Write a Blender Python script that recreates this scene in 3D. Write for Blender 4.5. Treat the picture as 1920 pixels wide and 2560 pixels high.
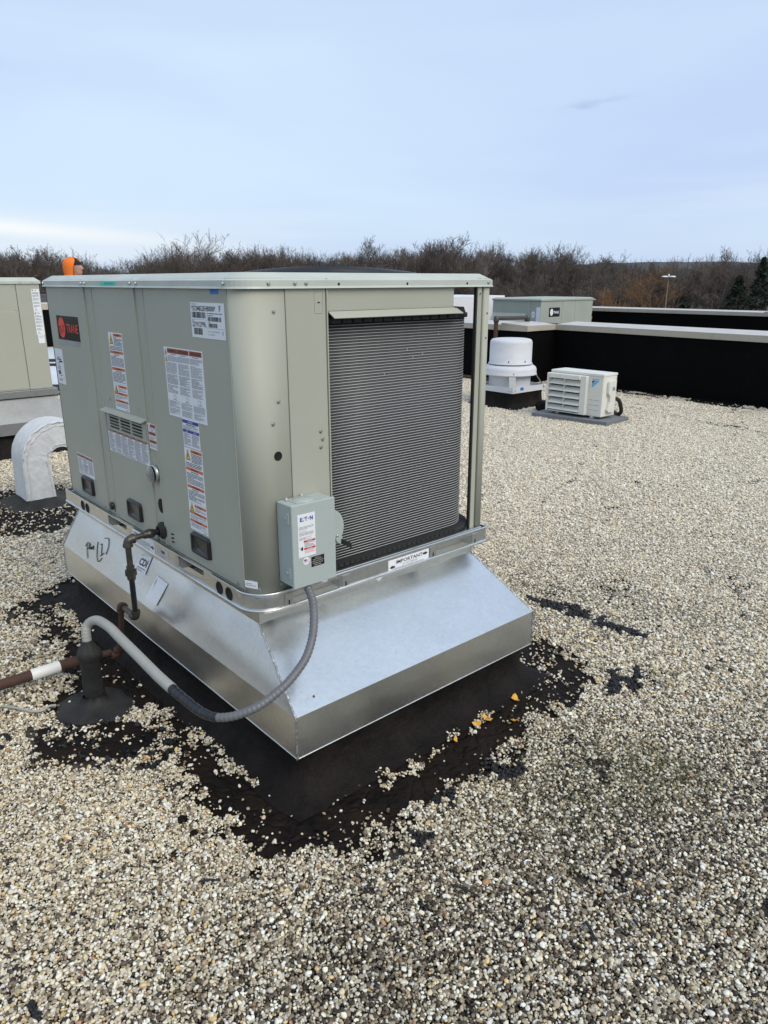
import bpy, bmesh, math, random
import numpy as np
from mathutils import Vector, Matrix

for o in list(bpy.data.objects):
    bpy.data.objects.remove(o)
SC = bpy.context.scene
COL = SC.collection
R = math.radians
random.seed(7)
RNG = np.random.default_rng(11)

# ------------------------------------------------------------------ camera
cam_d = bpy.data.cameras.new('camera')
cam = bpy.data.objects.new('camera', cam_d)
COL.objects.link(cam)
_y, _p, _r = R(48.9307), R(-17.5043), R(-0.1067)
_fw = Vector((math.cos(_p) * math.cos(_y), math.cos(_p) * math.sin(_y), math.sin(_p)))
_rt = Vector((math.sin(_y), -math.cos(_y), 0))
_up = _rt.cross(_fw)
_R = _rt * math.cos(_r) + _up * math.sin(_r)
_U = -_rt * math.sin(_r) + _up * math.cos(_r)
_m = Matrix((_R, _U, -_fw)).transposed().to_4x4()
_m.translation = (-1.1711, -1.9955, 1.6471)
cam.matrix_world = _m
cam_d.sensor_fit = 'VERTICAL'
cam_d.sensor_height = 32.0
cam_d.lens = 1831.0 / 2560.0 * 32.0
cam_d.clip_start = 0.05
cam_d.clip_end = 6000
SC.camera = cam

# ------------------------------------------------------------------ world, sun, exposure
W = bpy.data.worlds.new('World')
SC.world = W
W.use_nodes = True
nt = W.node_tree
nt.nodes.clear()


def nd(t, typ, **kw):
    n = t.nodes.new(typ)
    for k, v in kw.items():
        setattr(n, k, v)
    return n


SUN_AZ, SUN_EL = R(-86), R(44)     # direction towards the sun, azimuth from +x
tc = nd(nt, 'ShaderNodeTexCoord')
sky = nd(nt, 'ShaderNodeTexSky', sky_type='NISHITA')
sky.sun_disc = False
sky.sun_elevation = SUN_EL
sky.sun_rotation = math.pi / 2 - SUN_AZ
sky.dust_density = 2.0
bg1 = nd(nt, 'ShaderNodeBackground')
bg1.inputs['Strength'].default_value = 0.11
nt.links.new(sky.outputs[0], bg1.inputs['Color'])
# thin high overcast: long flat bands
mp = nd(nt, 'ShaderNodeMapping')
mp.inputs['Scale'].default_value = (1.0, 1.0, 4.0)
mp.inputs['Rotation'].default_value = (R(2.5), R(-3.0), 0)
nt.links.new(tc.outputs['Generated'], mp.inputs['Vector'])
n1 = nd(nt, 'ShaderNodeTexNoise')
n1.inputs['Scale'].default_value = 1.6
n1.inputs['Detail'].default_value = 3
n1.inputs['Roughness'].default_value = 0.5
n1.inputs['Distortion'].default_value = 0.4
nt.links.new(mp.outputs[0], n1.inputs['Vector'])
cr = nd(nt, 'ShaderNodeValToRGB')
cr.color_ramp.elements[0].position = 0.30
cr.color_ramp.elements[0].color = (0.400, 0.490, 0.685, 1)
cr.color_ramp.elements[1].position = 0.70
cr.color_ramp.elements[1].color = (0.478, 0.598, 0.722, 1)
nt.links.new(n1.outputs['Fac'], cr.inputs['Fac'])
# paler streaks low down
sx = nd(nt, 'ShaderNodeSeparateXYZ')
nt.links.new(tc.outputs['Generated'], sx.inputs[0])
mp2 = nd(nt, 'ShaderNodeMapping')
mp2.inputs['Scale'].default_value = (1.0, 1.0, 16.0)
mp2.inputs['Location'].default_value = (0.35, 0.1, 0.15)
nt.links.new(tc.outputs['Generated'], mp2.inputs['Vector'])
n2 = nd(nt, 'ShaderNodeTexNoise')
n2.inputs['Scale'].default_value = 1.3
n2.inputs['Detail'].default_value = 4
nt.links.new(mp2.outputs[0], n2.inputs['Vector'])
mr = nd(nt, 'ShaderNodeMapRange')
mr.inputs['From Min'].default_value = 0.46
mr.inputs['From Max'].default_value = 0.66
nt.links.new(n2.outputs['Fac'], mr.inputs['Value'])
mrz = nd(nt, 'ShaderNodeMapRange')
mrz.inputs['From Min'].default_value = 0.17
mrz.inputs['From Max'].default_value = 0.0
nt.links.new(sx.outputs['Z'], mrz.inputs['Value'])
mul = nd(nt, 'ShaderNodeMath', operation='MULTIPLY')
nt.links.new(mr.outputs[0], mul.inputs[0])
nt.links.new(mrz.outputs[0], mul.inputs[1])
mixc = nd(nt, 'ShaderNodeMixRGB')
mixc.inputs['Color2'].default_value = (0.56, 0.63, 0.72, 1)
nt.links.new(mul.outputs[0], mixc.inputs['Fac'])
nt.links.new(cr.outputs['Color'], mixc.inputs['Color1'])
# one bright bank of cloud low in the sky, sloping gently down to the right
dr = nd(nt, 'ShaderNodeVectorMath', operation='DOT_PRODUCT')
dr.inputs[1].default_value = tuple(_rt)
nt.links.new(tc.outputs['Generated'], dr.inputs[0])


def mth(op, a, b=None):
    n = nd(nt, 'ShaderNodeMath', operation=op)
    for i, q in enumerate((a, b)):
        if q is None:
            continue
        if isinstance(q, (int, float)):
            n.inputs[i].default_value = q
        else:
            nt.links.new(q, n.inputs[i])
    return n.outputs[0]


cen = mth('ADD', mth('MULTIPLY', dr.outputs['Value'], -.084), .026)
off_ = mth('ADD', mth('SUBTRACT', sx.outputs['Z'], cen), mth('MULTIPLY', mth('SUBTRACT', n2.outputs['Fac'], .5), .03))
g_ = mth('POWER', 2.718, mth('MULTIPLY', mth('POWER', mth('ABSOLUTE', mth('DIVIDE', off_, .011)), 2.0), -1.0))
fd = nd(nt, 'ShaderNodeMapRange')
fd.inputs['From Min'].default_value = -.12
fd.inputs['From Max'].default_value = -.42
nt.links.new(dr.outputs['Value'], fd.inputs['Value'])
mixd = nd(nt, 'ShaderNodeMixRGB')
mixd.inputs['Color2'].default_value = (.68, .70, .72, 1)
nt.links.new(mth('MULTIPLY', g_, fd.outputs[0]), mixd.inputs['Fac'])
nt.links.new(mixc.outputs[0], mixd.inputs['Color1'])
# a small darker wisp higher up
rr0 = mth('SUBTRACT', dr.outputs['Value'], .241)
zz0 = mth('SUBTRACT', mth('SUBTRACT', sx.outputs['Z'], .1946), mth('MULTIPLY', rr0, .12))
q_ = mth('ADD', mth('POWER', mth('ABSOLUTE', mth('DIVIDE', rr0, .034)), 2.0), mth('POWER', mth('ABSOLUTE', mth('DIVIDE', zz0, .0048)), 2.0))
n3 = nd(nt, 'ShaderNodeTexNoise')
n3.inputs['Scale'].default_value = 26
n3.inputs['Detail'].default_value = 4
mp3 = nd(nt, 'ShaderNodeMapping')
mp3.inputs['Scale'].default_value = (1, 1, 4)
nt.links.new(tc.outputs['Generated'], mp3.inputs['Vector'])
nt.links.new(mp3.outputs[0], n3.inputs['Vector'])
ns = nd(nt, 'ShaderNodeMapRange')
ns.inputs['From Min'].default_value = .40
ns.inputs['From Max'].default_value = .62
nt.links.new(n3.outputs['Fac'], ns.inputs['Value'])
mixe = nd(nt, 'ShaderNodeMixRGB')
mixe.inputs['Color2'].default_value = (.33, .43, .60, 1)
nt.links.new(mth('MULTIPLY', mth('POWER', 2.718, mth('MULTIPLY', q_, -1.0)), mth('MULTIPLY', ns.outputs[0], 1.0)), mixe.inputs['Fac'])
nt.links.new(mixd.outputs[0], mixe.inputs['Color1'])
bg2 = nd(nt, 'ShaderNodeBackground')
bg2.inputs['Strength'].default_value = 1.0
nt.links.new(mixe.outputs[0], bg2.inputs['Color'])
mixs = nd(nt, 'ShaderNodeMixShader')
mixs.inputs['Fac'].default_value = 0.86
nt.links.new(bg1.outputs[0], mixs.inputs[1])
nt.links.new(bg2.outputs[0], mixs.inputs[2])
wo = nd(nt, 'ShaderNodeOutputWorld')
nt.links.new(mixs.outputs[0], wo.inputs['Surface'])

sun_d = bpy.data.lights.new('sun', 'SUN')
sun_d.energy = 1.5
sun_d.angle = R(40)
sun_d.color = (1.0, 0.91, 0.76)
sun = bpy.data.objects.new('sun', sun_d)
COL.objects.link(sun)
_d = Vector((math.cos(SUN_EL) * math.cos(SUN_AZ), math.cos(SUN_EL) * math.sin(SUN_AZ), math.sin(SUN_EL)))
sun.rotation_euler = _d.to_track_quat('Z', 'Y').to_euler()
sun.location = (0, 0, 30)

vs = SC.view_settings
vs.view_transform = 'Standard'
vs.look = 'None'
vs.exposure = 0.52
vs.gamma = 1.0
vs.use_curve_mapping = False
SC.render.film_transparent = False
SC.cycles.max_bounces = 6
SC.cycles.use_denoising = True


# ------------------------------------------------------------------ materials
def mat(name, base, rough=0.6, metal=0.0, var=None, var_scale=8.0, var_amt=0.5, bump=0.0, bump_scale=40.0,
        rough_var=0.0, spec=0.5, stretch=(1, 1, 1), detail=5.0, bump_dist=0.01):
    m = bpy.data.materials.new(name)
    m.use_nodes = True
    t = m.node_tree
    b = t.nodes['Principled BSDF']
    b.inputs['Base Color'].default_value = (*base, 1)
    b.inputs['Roughness'].default_value = rough
    b.inputs['Metallic'].default_value = metal
    b.inputs['Specular IOR Level'].default_value = spec
    c = nd(t, 'ShaderNodeTexCoord')
    mpn = nd(t, 'ShaderNodeMapping')
    mpn.inputs['Scale'].default_value = stretch
    t.links.new(c.outputs['Object'], mpn.inputs['Vector'])
    if var is not None or rough_var:
        n = nd(t, 'ShaderNodeTexNoise')
        n.inputs['Scale'].default_value = var_scale
        n.inputs['Detail'].default_value = detail
        n.inputs['Roughness'].default_value = 0.6
        t.links.new(mpn.outputs[0], n.inputs['Vector'])
        r = nd(t, 'ShaderNodeMapRange')
        r.inputs['From Min'].default_value = 0.35
        r.inputs['From Max'].default_value = 0.68
        r.inputs['To Max'].default_value = var_amt
        t.links.new(n.outputs['Fac'], r.inputs['Value'])
        if var is not None:
            x = nd(t, 'ShaderNodeMixRGB')
            x.inputs['Color1'].default_value = (*base, 1)
            x.inputs['Color2'].default_value = (*var, 1)
            t.links.new(r.outputs[0], x.inputs['Fac'])
            t.links.new(x.outputs[0], b.inputs['Base Color'])
        if rough_var:
            r2 = nd(t, 'ShaderNodeMapRange')
            r2.inputs['To Min'].default_value = max(0.02, rough - rough_var)
            r2.inputs['To Max'].default_value = min(1, rough + rough_var)
            r2.inputs['From Min'].default_value = 0.3
            r2.inputs['From Max'].default_value = 0.7
            t.links.new(n.outputs['Fac'], r2.inputs['Value'])
            t.links.new(r2.outputs[0], b.inputs['Roughness'])
    if bump:
        n = nd(t, 'ShaderNodeTexNoise')
        n.inputs['Scale'].default_value = bump_scale
        n.inputs['Detail'].default_value = 6
        t.links.new(mpn.outputs[0], n.inputs['Vector'])
        bp = nd(t, 'ShaderNodeBump')
        bp.inputs['Strength'].default_value = bump
        bp.inputs['Distance'].default_value = bump_dist
        t.links.new(n.outputs['Fac'], bp.inputs['Height'])
        t.links.new(bp.outputs[0], b.inputs['Normal'])
    return m


def crackle(m, scale, strength, dist):
    """alligator cracking of old roof coating"""
    t = m.node_tree
    b = t.nodes['Principled BSDF']
    c = nd(t, 'ShaderNodeTexCoord')
    nz = nd(t, 'ShaderNodeTexNoise')
    nz.inputs['Scale'].default_value = scale * 0.7
    t.links.new(c.outputs['Object'], nz.inputs['Vector'])
    mx = nd(t, 'ShaderNodeMixRGB')
    mx.inputs['Fac'].default_value = 0.12
    t.links.new(c.outputs['Object'], mx.inputs['Color1'])
    t.links.new(nz.outputs['Color'], mx.inputs['Color2'])
    v = nd(t, 'ShaderNodeTexVoronoi', feature='DISTANCE_TO_EDGE')
    v.inputs['Scale'].default_value = scale
    t.links.new(mx.outputs[0], v.inputs['Vector'])
    r = nd(t, 'ShaderNodeMapRange')
    r.inputs['From Max'].default_value = 0.14
    t.links.new(v.outputs['Distance'], r.inputs['Value'])
    bp = nd(t, 'ShaderNodeBump')
    bp.inputs['Strength'].default_value = strength
    bp.inputs['Distance'].default_value = dist
    t.links.new(r.outputs[0], bp.inputs['Height'])
    old = b.inputs['Normal'].links
    if old:
        t.links.new(old[0].from_socket, bp.inputs['Normal'])
    t.links.new(bp.outputs[0], b.inputs['Normal'])
    return m


def galv(name, base, rough, spangle=70.0, smear=3.0, dark=0.45):
    m = bpy.data.materials.new(name)
    m.use_nodes = True
    t = m.node_tree
    b = t.nodes['Principled BSDF']
    b.inputs['Metallic'].default_value = 1.0
    c = nd(t, 'ShaderNodeTexCoord')
    v = nd(t, 'ShaderNodeTexVoronoi')
    v.inputs['Scale'].default_value = spangle
    t.links.new(c.outputs['Object'], v.inputs['Vector'])
    n = nd(t, 'ShaderNodeTexNoise')
    n.inputs['Scale'].default_value = smear
    n.inputs['Detail'].default_value = 7
    n.inputs['Roughness'].default_value = 0.62
    n.inputs['Distortion'].default_value = 0.6
    t.links.new(c.outputs['Object'], n.inputs['Vector'])
    sp = nd(t, 'ShaderNodeSeparateColor')
    t.links.new(v.outputs['Color'], sp.inputs[0])
    x = nd(t, 'ShaderNodeMixRGB')
    x.inputs['Color1'].default_value = (base * .965, base * .985, base * .97, 1)
    x.inputs['Color2'].default_value = (base * .90, base * .915, base * .90, 1)
    t.links.new(sp.outputs[0], x.inputs['Fac'])
    x2 = nd(t, 'ShaderNodeMixRGB')
    x2.inputs['Color2'].default_value = (base * dark, base * dark, base * dark * .96, 1)
    r = nd(t, 'ShaderNodeMapRange')
    r.inputs['From Min'].default_value = 0.50
    r.inputs['From Max'].default_value = 0.80
    r.inputs['To Max'].default_value = 0.6
    t.links.new(n.outputs['Fac'], r.inputs['Value'])
    t.links.new(r.outputs[0], x2.inputs['Fac'])
    t.links.new(x.outputs[0], x2.inputs['Color1'])
    t.links.new(x2.outputs[0], b.inputs['Base Color'])
    a = nd(t, 'ShaderNodeMath', operation='MULTIPLY_ADD')
    a.inputs[1].default_value = 0.05
    a.inputs[2].default_value = rough - 0.05
    t.links.new(sp.outputs[1], a.inputs[0])
    a2 = nd(t, 'ShaderNodeMath', operation='MULTIPLY_ADD')
    a2.inputs[1].default_value = 0.16
    t.links.new(n.outputs['Fac'], a2.inputs[0])
    t.links.new(a.outputs[0], a2.inputs[2])
    t.links.new(a2.outputs[0], b.inputs['Roughness'])
    n2 = nd(t, 'ShaderNodeTexNoise')
    n2.inputs['Scale'].default_value = 2.2
    n2.inputs['Detail'].default_value = 2
    t.links.new(c.outputs['Object'], n2.inputs['Vector'])
    bp = nd(t, 'ShaderNodeBump')
    bp.inputs['Strength'].default_value = 0.25
    bp.inputs['Distance'].default_value = 0.02
    t.links.new(n2.outputs['Fac'], bp.inputs['Height'])
    t.links.new(bp.outputs[0], b.inputs['Normal'])
    return m


M = {}
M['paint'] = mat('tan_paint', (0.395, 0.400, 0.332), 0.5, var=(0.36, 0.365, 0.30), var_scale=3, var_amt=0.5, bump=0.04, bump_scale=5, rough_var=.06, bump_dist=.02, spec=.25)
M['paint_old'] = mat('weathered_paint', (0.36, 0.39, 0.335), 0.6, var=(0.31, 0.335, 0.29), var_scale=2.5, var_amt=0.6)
M['paint_cap_lit'] = mat('cap_paint_lit', (0.50, 0.535, 0.475), 0.40, var=(0.36, 0.38, 0.33), var_scale=5, var_amt=0.45, stretch=(1, 1, 3), rough_var=.08)  # same paint as the panels, lightened: sky light on the cap is painted in
M['gap'] = mat('dark_gap', (0.02, 0.02, 0.018), 0.9)
M['galv'] = galv('galvanized_sheet', 0.84, 0.27, 90, 2.3, 0.66)
M['galv_rail'] = galv('galvanized_rail', 0.70, 0.30, 110, 6, 0.45)
M['galv_old'] = galv('weathered_galvanized', 0.33, 0.45, 60, 2, 0.6)
M['weld'] = mat('weld_bead', (0.55, 0.56, 0.55), 0.38, 0.9, var=(.25, .24, .22), var_scale=60, bump=.6, bump_scale=90)
M['screw'] = mat('zinc_screw', (0.52, 0.53, 0.50), 0.35, 0.85)
M['fin'] = mat('coil_fin', (0.045, 0.046, 0.048), 0.6, 0.2, var=(0.075, 0.075, 0.075), var_scale=30, var_amt=.5, bump=.5, bump_scale=500, stretch=(1, 1, .05), bump_dist=.002)
M['tube'] = mat('coil_tube', (0.52, 0.53, 0.52), 0.45, 0.15)
M['plastic'] = mat('black_plastic', (0.012, 0.012, 0.013), 0.42, bump=.15, bump_scale=200, bump_dist=.001)
M['plastic_in'] = mat('handle_recess', (0.03, 0.031, 0.035), 0.3)
M['rubber'] = mat('black_foam', (0.016, 0.016, 0.016), 0.8, var=(.03, .03, .028), var_scale=60, bump=.5, bump_scale=120)
M['hole'] = mat('hole_black', (0.006, 0.006, 0.006), 0.9)  # flat black, paints the shade inside holes and slots onto solid faces
M['iron'] = mat('black_iron', (0.075, 0.07, 0.062), 0.42, 0.75, var=(0.13, 0.115, 0.095), var_scale=22, var_amt=.8, bump=.25, bump_scale=120, rough_var=.12, bump_dist=.002)
M['ironblk'] = mat('coated_iron', (0.014, 0.016, 0.016), 0.28, 0.3, rough_var=.1, var_scale=30)
M['rust'] = mat('rusted_pipe', (0.055, 0.027, 0.020), 0.8, var=(0.10, 0.042, 0.024), var_scale=18, var_amt=.7, bump=.5, bump_scale=150, bump_dist=.003)
M['brass'] = mat('dirty_brass', (0.14, 0.10, 0.045), 0.5, 0.6, var=(.05, .04, .03), var_scale=30)
M['tape_w'] = mat('white_wrap', (0.78, 0.77, 0.73), 0.5, var=(.62, .60, .55), var_scale=12)
M['conduit'] = mat('gray_conduit', (0.135, 0.14, 0.15), 0.42, var=(.10, .10, .105), var_scale=20)
M['conduit_l'] = mat('pale_conduit', (0.36, 0.36, 0.33), 0.55, var=(.29, .29, .27), var_scale=14, rough_var=.1)
M['tape'] = mat('black_tape', (0.012, 0.014, 0.018), 0.33, bump=.4, bump_scale=60, bump_dist=.003)
M['box'] = mat('switch_gray', (0.40, 0.455, 0.43), 0.42, var=(.37, .42, .40), var_scale=6, bump=.03, bump_scale=60)
M['tar'] = crackle(mat('roof_tar', (0.0055, 0.0046, 0.0042), 0.62, spec=.10, var=(0.024, 0.015, 0.010), var_scale=4, var_amt=.75, bump=.9, bump_scale=18, rough_var=.15, bump_dist=.03), 14, .5, .012)
M['tar_gray'] = mat('flashing_cement', (0.018, 0.018, 0.018), 0.6, spec=.25, var=(0.045, 0.042, 0.038), var_scale=9, var_amt=.8, bump=.5, bump_scale=24, bump_dist=.01)
M['tar_curb'] = crackle(mat('curb_tar', (0.0060, 0.0048, 0.0042), 0.6, spec=.12, var=(0.024, 0.019, 0.016), var_scale=8, bump=.5, bump_scale=26, bump_dist=.02), 42, .30, .008)
M['tar_wall'] = mat('wall_tar', (0.0035, 0.0035, 0.0040), 0.7, spec=.04, var=(0.006, 0.0055, 0.005), var_scale=2.0, bump=.5, bump_scale=7, bump_dist=.02)
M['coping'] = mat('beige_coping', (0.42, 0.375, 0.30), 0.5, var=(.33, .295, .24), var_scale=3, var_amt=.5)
M['coping_top_lit'] = mat('coping_top_lit', (0.56, 0.52, 0.47), 0.42, var=(.42, .385, .34), var_scale=5, var_amt=.6)  # same metal as the fascia, its lit top put into a paler colour
M['white_mastic'] = mat('white_mastic', (0.64, 0.65, 0.65), 0.55, var=(.50, .50, .50), var_scale=8, bump=.8, bump_scale=20, bump_dist=.014, stretch=(1, 1, .6))
M['alu'] = mat('spun_aluminium', (0.62, 0.63, 0.65), 0.6, 0.0, var=(.50, .51, .53), var_scale=4, stretch=(1, 1, 3))
M['white_plastic'] = mat('cream_cabinet', (0.70, 0.69, 0.62), 0.45, var=(.62, .61, .55), var_scale=5, var_amt=.5)
M['louver'] = mat('cream_louver', (0.70, 0.69, 0.63), 0.45)
M['slab'] = mat('gray_foam_pad', (0.155, 0.165, 0.175), 0.85, var=(.20, .21, .22), var_scale=20, bump=.3, bump_scale=120)
M['orange_hood'] = mat('orange_fabric', (0.85, 0.19, 0.02), 0.8, bump=.5, bump_scale=60, bump_dist=.004)
M['skin'] = mat('skin', (0.47, 0.27, 0.19), 0.55, var=(.40, .20, .14), var_scale=25)
M['beanie'] = mat('black_knit', (0.012, 0.012, 0.014), 0.9)
M['jeans'] = mat('dark_denim', (0.03, 0.04, 0.07), 0.85)
M['boot'] = mat('brown_boot', (0.09, 0.05, 0.025), 0.7)
M['paper'] = mat('label_paper', (0.77, 0.79, 0.81), 0.42)
M['orange'] = mat('label_orange', (0.60, 0.155, 0.045), 0.5)
M['brick'] = mat('label_rust', (0.27, 0.055, 0.022), 0.5)
M['ink'] = mat('label_ink', (0.018, 0.018, 0.02), 0.5)
M['ink_l'] = mat('label_fine_ink', (0.24, 0.25, 0.27), 0.5)
M['blue'] = mat('label_blue', (0.015, 0.045, 0.32), 0.45)
M['cyanblue'] = mat('tag_blue', (0.01, 0.16, 0.55), 0.45)
M['teal'] = mat('tag_teal', (0.05, 0.60, 0.47), 0.45)
M['yellow'] = mat('label_yellow', (0.75, 0.48, 0.03), 0.45)
M['red'] = mat('label_red', (0.52, 0.02, 0.025), 0.45)
M['logo_red'] = mat('logo_red', (0.83, 0.05, 0.025), 0.42)
M['logo_black'] = mat('logo_black', (0.010, 0.010, 0.011), 0.25)
M['silver'] = mat('label_silver', (0.42, 0.44, 0.46), 0.4, 0.5)
M['pink'] = mat('label_pink', (0.7, 0.35, 0.36), 0.5)
M['violet'] = mat('flag_violet', (0.10, 0.05, 0.30), 0.5)
M['lightblue'] = mat('logo_light_blue', (0.09, 0.42, 0.80), 0.45)
M['sticker_old'] = mat('faded_paper', (0.55, 0.52, 0.48), 0.6, var=(.45, .4, .36), var_scale=30)
M['leaf'] = mat('yellow_leaf', (0.70, 0.38, 0.03), 0.55, var=(.60, .25, .03), var_scale=40)
M['rustspot'] = mat('rust_spot', (0.16, 0.045, 0.012), 0.8, var=(.06, .02, .01), var_scale=60)


# ------------------------------------------------------------------ mesh builder
class MB:
    def __init__(s):
        s.v, s.f, s.m, s.sm = [], [], [], []

    def add(s, vs_, fs, m=0, smooth=False):
        o = len(s.v)
        s.v.extend([tuple(p) for p in vs_])
        for f in fs:
            s.f.append(tuple(i + o for i in f))
            s.m.append(m)
            s.sm.append(smooth)
        return s

    def box(s, x0, x1, y0, y1, z0, z1, m=0):
        v = [(x, y, z) for z in (z0, z1) for y in (y0, y1) for x in (x0, x1)]
        return s.add(v, [(0, 2, 3, 1), (4, 5, 7, 6), (0, 1, 5, 4), (2, 6, 7, 3), (0, 4, 6, 2), (1, 3, 7, 5)], m)

    def hexa(s, b, t, m=0):
        """bottom quad and top quad, both counter-clockwise from above"""
        return s.add(list(b) + list(t), [(3, 2, 1, 0), (4, 5, 6, 7), (0, 1, 5, 4), (1, 2, 6, 5), (2, 3, 7, 6), (3, 0, 4, 7)], m)

    def fbox(s, fr, u0, u1, v0, v1, n0, n1, m=0):
        O, U, V, N = fr
        P = lambda u, v, n: O + U * u + V * v + N * n
        b = [P(u0, v0, n0), P(u1, v0, n0), P(u1, v1, n0), P(u0, v1, n0)]
        t = [P(u0, v0, n1), P(u1, v0, n1), P(u1, v1, n1), P(u0, v1, n1)]
        return s.hexa(b, t, m)

    def fquad(s, fr, pts, n, m=0):
        O, U, V, N = fr
        return s.add([O + U * u + V * v + N * n for u, v in pts], [tuple(range(len(pts)))], m)

    def prism(s, fr, pts, n0, n1, m=0, smooth=False):
        O, U, V, N = fr
        k = len(pts)
        v = [O + U * a + V * b + N * n0 for a, b in pts] + [O + U * a + V * b + N * n1 for a, b in pts]
        s.add(v, [tuple(range(k - 1, -1, -1)), tuple(range(k, 2 * k))], m)
        o = len(s.v) - 2 * k
        for i in range(k):
            j = (i + 1) % k
            s.f.append((o + i, o + j, o + k + j, o + k + i))
            s.m.append(m)
            s.sm.append(smooth)
        return s

    def tube(s, pts, r, n=10, m=0, caps=True, smooth=True):
        pts = [Vector(p) for p in pts]
        rs = r if isinstance(r, (list, tuple)) else [r] * len(pts)
        k = len(pts)
        prev = None
        rings = []
        for i in range(k):
            d = (pts[min(i + 1, k - 1)] - pts[max(i - 1, 0)])
            d = d.normalized() if d.length > 1e-9 else Vector((0, 0, 1))
            if prev is None:
                a = Vector((0, 0, 1)) if abs(d.z) < .9 else Vector((1, 0, 0))
                u = d.cross(a).normalized()
            else:
                u = prev - d * prev.dot(d)
                u = u.normalized() if u.length > 1e-6 else d.orthogonal().normalized()
            prev = u
            w = d.cross(u)
            rings.append([pts[i] + (u * math.cos(2 * math.pi * j / n) + w * math.sin(2 * math.pi * j / n)) * rs[i] for j in range(n)])
        v = [p for rg in rings for p in rg]
        f = []
        for i in range(k - 1):
            for j in range(n):
                j2 = (j + 1) % n
                f.append((i * n + j, i * n + j2, (i + 1) * n + j2, (i + 1) * n + j))
        s.add(v, f, m, smooth)
        if caps:
            s.add(rings[0], [tuple(range(n - 1, -1, -1))], m)
            s.add(rings[-1], [tuple(range(n))], m)
        return s

    def lathe(s, O, A, prof, n=32, m=0, smooth=True):
        """profile of (radius, height) round axis A from O"""
        O, A = Vector(O), Vector(A).normalized()
        u = A.orthogonal().normalized()
        w = A.cross(u)
        v, f = [], []
        for r_, h in prof:
            for j in range(n):
                a = 2 * math.pi * j / n
                v.append(O + A * h + (u * math.cos(a) + w * math.sin(a)) * r_)
        for i in range(len(prof) - 1):
            for j in range(n):
                j2 = (j + 1) % n
                f.append((i * n + j, i * n + j2, (i + 1) * n + j2, (i + 1) * n + j))
        return s.add(v, f, m, smooth)

    def wall(s, pts, z0, z1, th, m=0, smooth=True):
        """upright sheet along a plan path, outer side to the right of travel reversed: thickness th to the left"""
        P = [Vector((p[0], p[1], 0)) for p in pts]
        k = len(P)
        inn = []
        for i in range(k):
            d = (P[min(i + 1, k - 1)] - P[max(i - 1, 0)]).normalized()
            nrm = Vector((-d.y, d.x, 0))
            inn.append(P[i] + nrm * th)
        v = []
        for a, b in zip(P, inn):
            v += [(a.x, a.y, z0), (a.x, a.y, z1), (b.x, b.y, z1), (b.x, b.y, z0)]
        f1, f2 = [], []
        for i in range(k - 1):
            a, b = i * 4, i * 4 + 4
            f1.append((a, b, b + 1, a + 1))
            f2 += [(a + 1, b + 1, b + 2, a + 2), (a + 2, b + 2, b + 3, a + 3), (a + 3, b + 3, b, a)]
        f2 += [(0, 1, 2, 3), tuple(4 * (k - 1) + j for j in (3, 2, 1, 0))]
        o = len(s.v)
        s.add(v, f1, m, smooth)
        for f in f2:
            s.f.append(tuple(i + o for i in f))
            s.m.append(m)
            s.sm.append(False)
        return s

    def text(s, fr, body, u, v, h, m=0, n=0.0, width=None, bold=0.0, align='LEFT', shear=0.0):
        cu = bpy.data.curves.new('t', 'FONT')
        cu.body = body
        cu.size = 1.0
        cu.offset = bold
        cu.shear = shear
        cu.resolution_u = 2
        o = bpy.data.objects.new('t', cu)
        me = o.to_mesh()
        P = np.array([tuple(q.co) for q in me.vertices]) if len(me.vertices) else np.zeros((0, 3))
        fs = [tuple(p.vertices) for p in me.polygons]
        o.to_mesh_clear()
        bpy.data.objects.remove(o)
        bpy.data.curves.remove(cu)
        if not len(P):
            return s
        lo, hi = P.min(0), P.max(0)
        sy = h / max(hi[1] - lo[1], 1e-6)
        sx_ = width / (hi[0] - lo[0]) if width else sy
        w = (hi[0] - lo[0]) * sx_
        off = {'LEFT': 0, 'CENTER': -w / 2, 'RIGHT': -w}[align]
        O, U, V, N = fr
        vs_ = [O + U * (u + off + (p[0] - lo[0]) * sx_) + V * (v + (p[1] - lo[1]) * sy) + N * n for p in P]
        return s.add(vs_, fs, m)

    def build(s, name, mats, parent=None, bevel=0.0, org=None, seg=2):
        me = bpy.data.meshes.new(name)
        if org is None:
            org = ORG.get(parent.name, Vector((0, 0, 0))) if parent else Vector((0, 0, 0))
        ox, oy, oz = org
        me.from_pydata([(p[0] - ox, p[1] - oy, p[2] - oz) for p in s.v], [], s.f)
        if not isinstance(mats, (list, tuple)):
            mats = [mats]
        for k in mats:
            me.materials.append(M[k] if isinstance(k, str) else k)
        me.polygons.foreach_set('material_index', s.m)
        me.polygons.foreach_set('use_smooth', s.sm)
        me.update()
        o = bpy.data.objects.new(name, me)
        COL.objects.link(o)
        if parent:
            o.parent = parent
            ORG[o.name] = Vector(org)
        if bevel:
            b = o.modifiers.new('bevel', 'BEVEL')
            b.width = bevel
            b.segments = seg
            b.limit_method = 'ANGLE'
            b.angle_limit = R(40)
        return o


ORG = {}


def thing(name, loc, label, cat, group=None):
    o = bpy.data.objects.new(name, None)
    o.empty_display_size = .1
    COL.objects.link(o)
    o.location = loc
    ORG[o.name] = Vector(loc)
    o['label'] = label
    o['category'] = cat
    if group:
        o['group'] = group
    return o


def tag(o, label, cat, group=None):
    o['label'] = label
    o['category'] = cat
    if group:
        o['group'] = group
    return o


def struct(o):
    o['kind'] = 'structure'
    return o


def stuff(o):
    o['kind'] = 'stuff'
    return o


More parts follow.
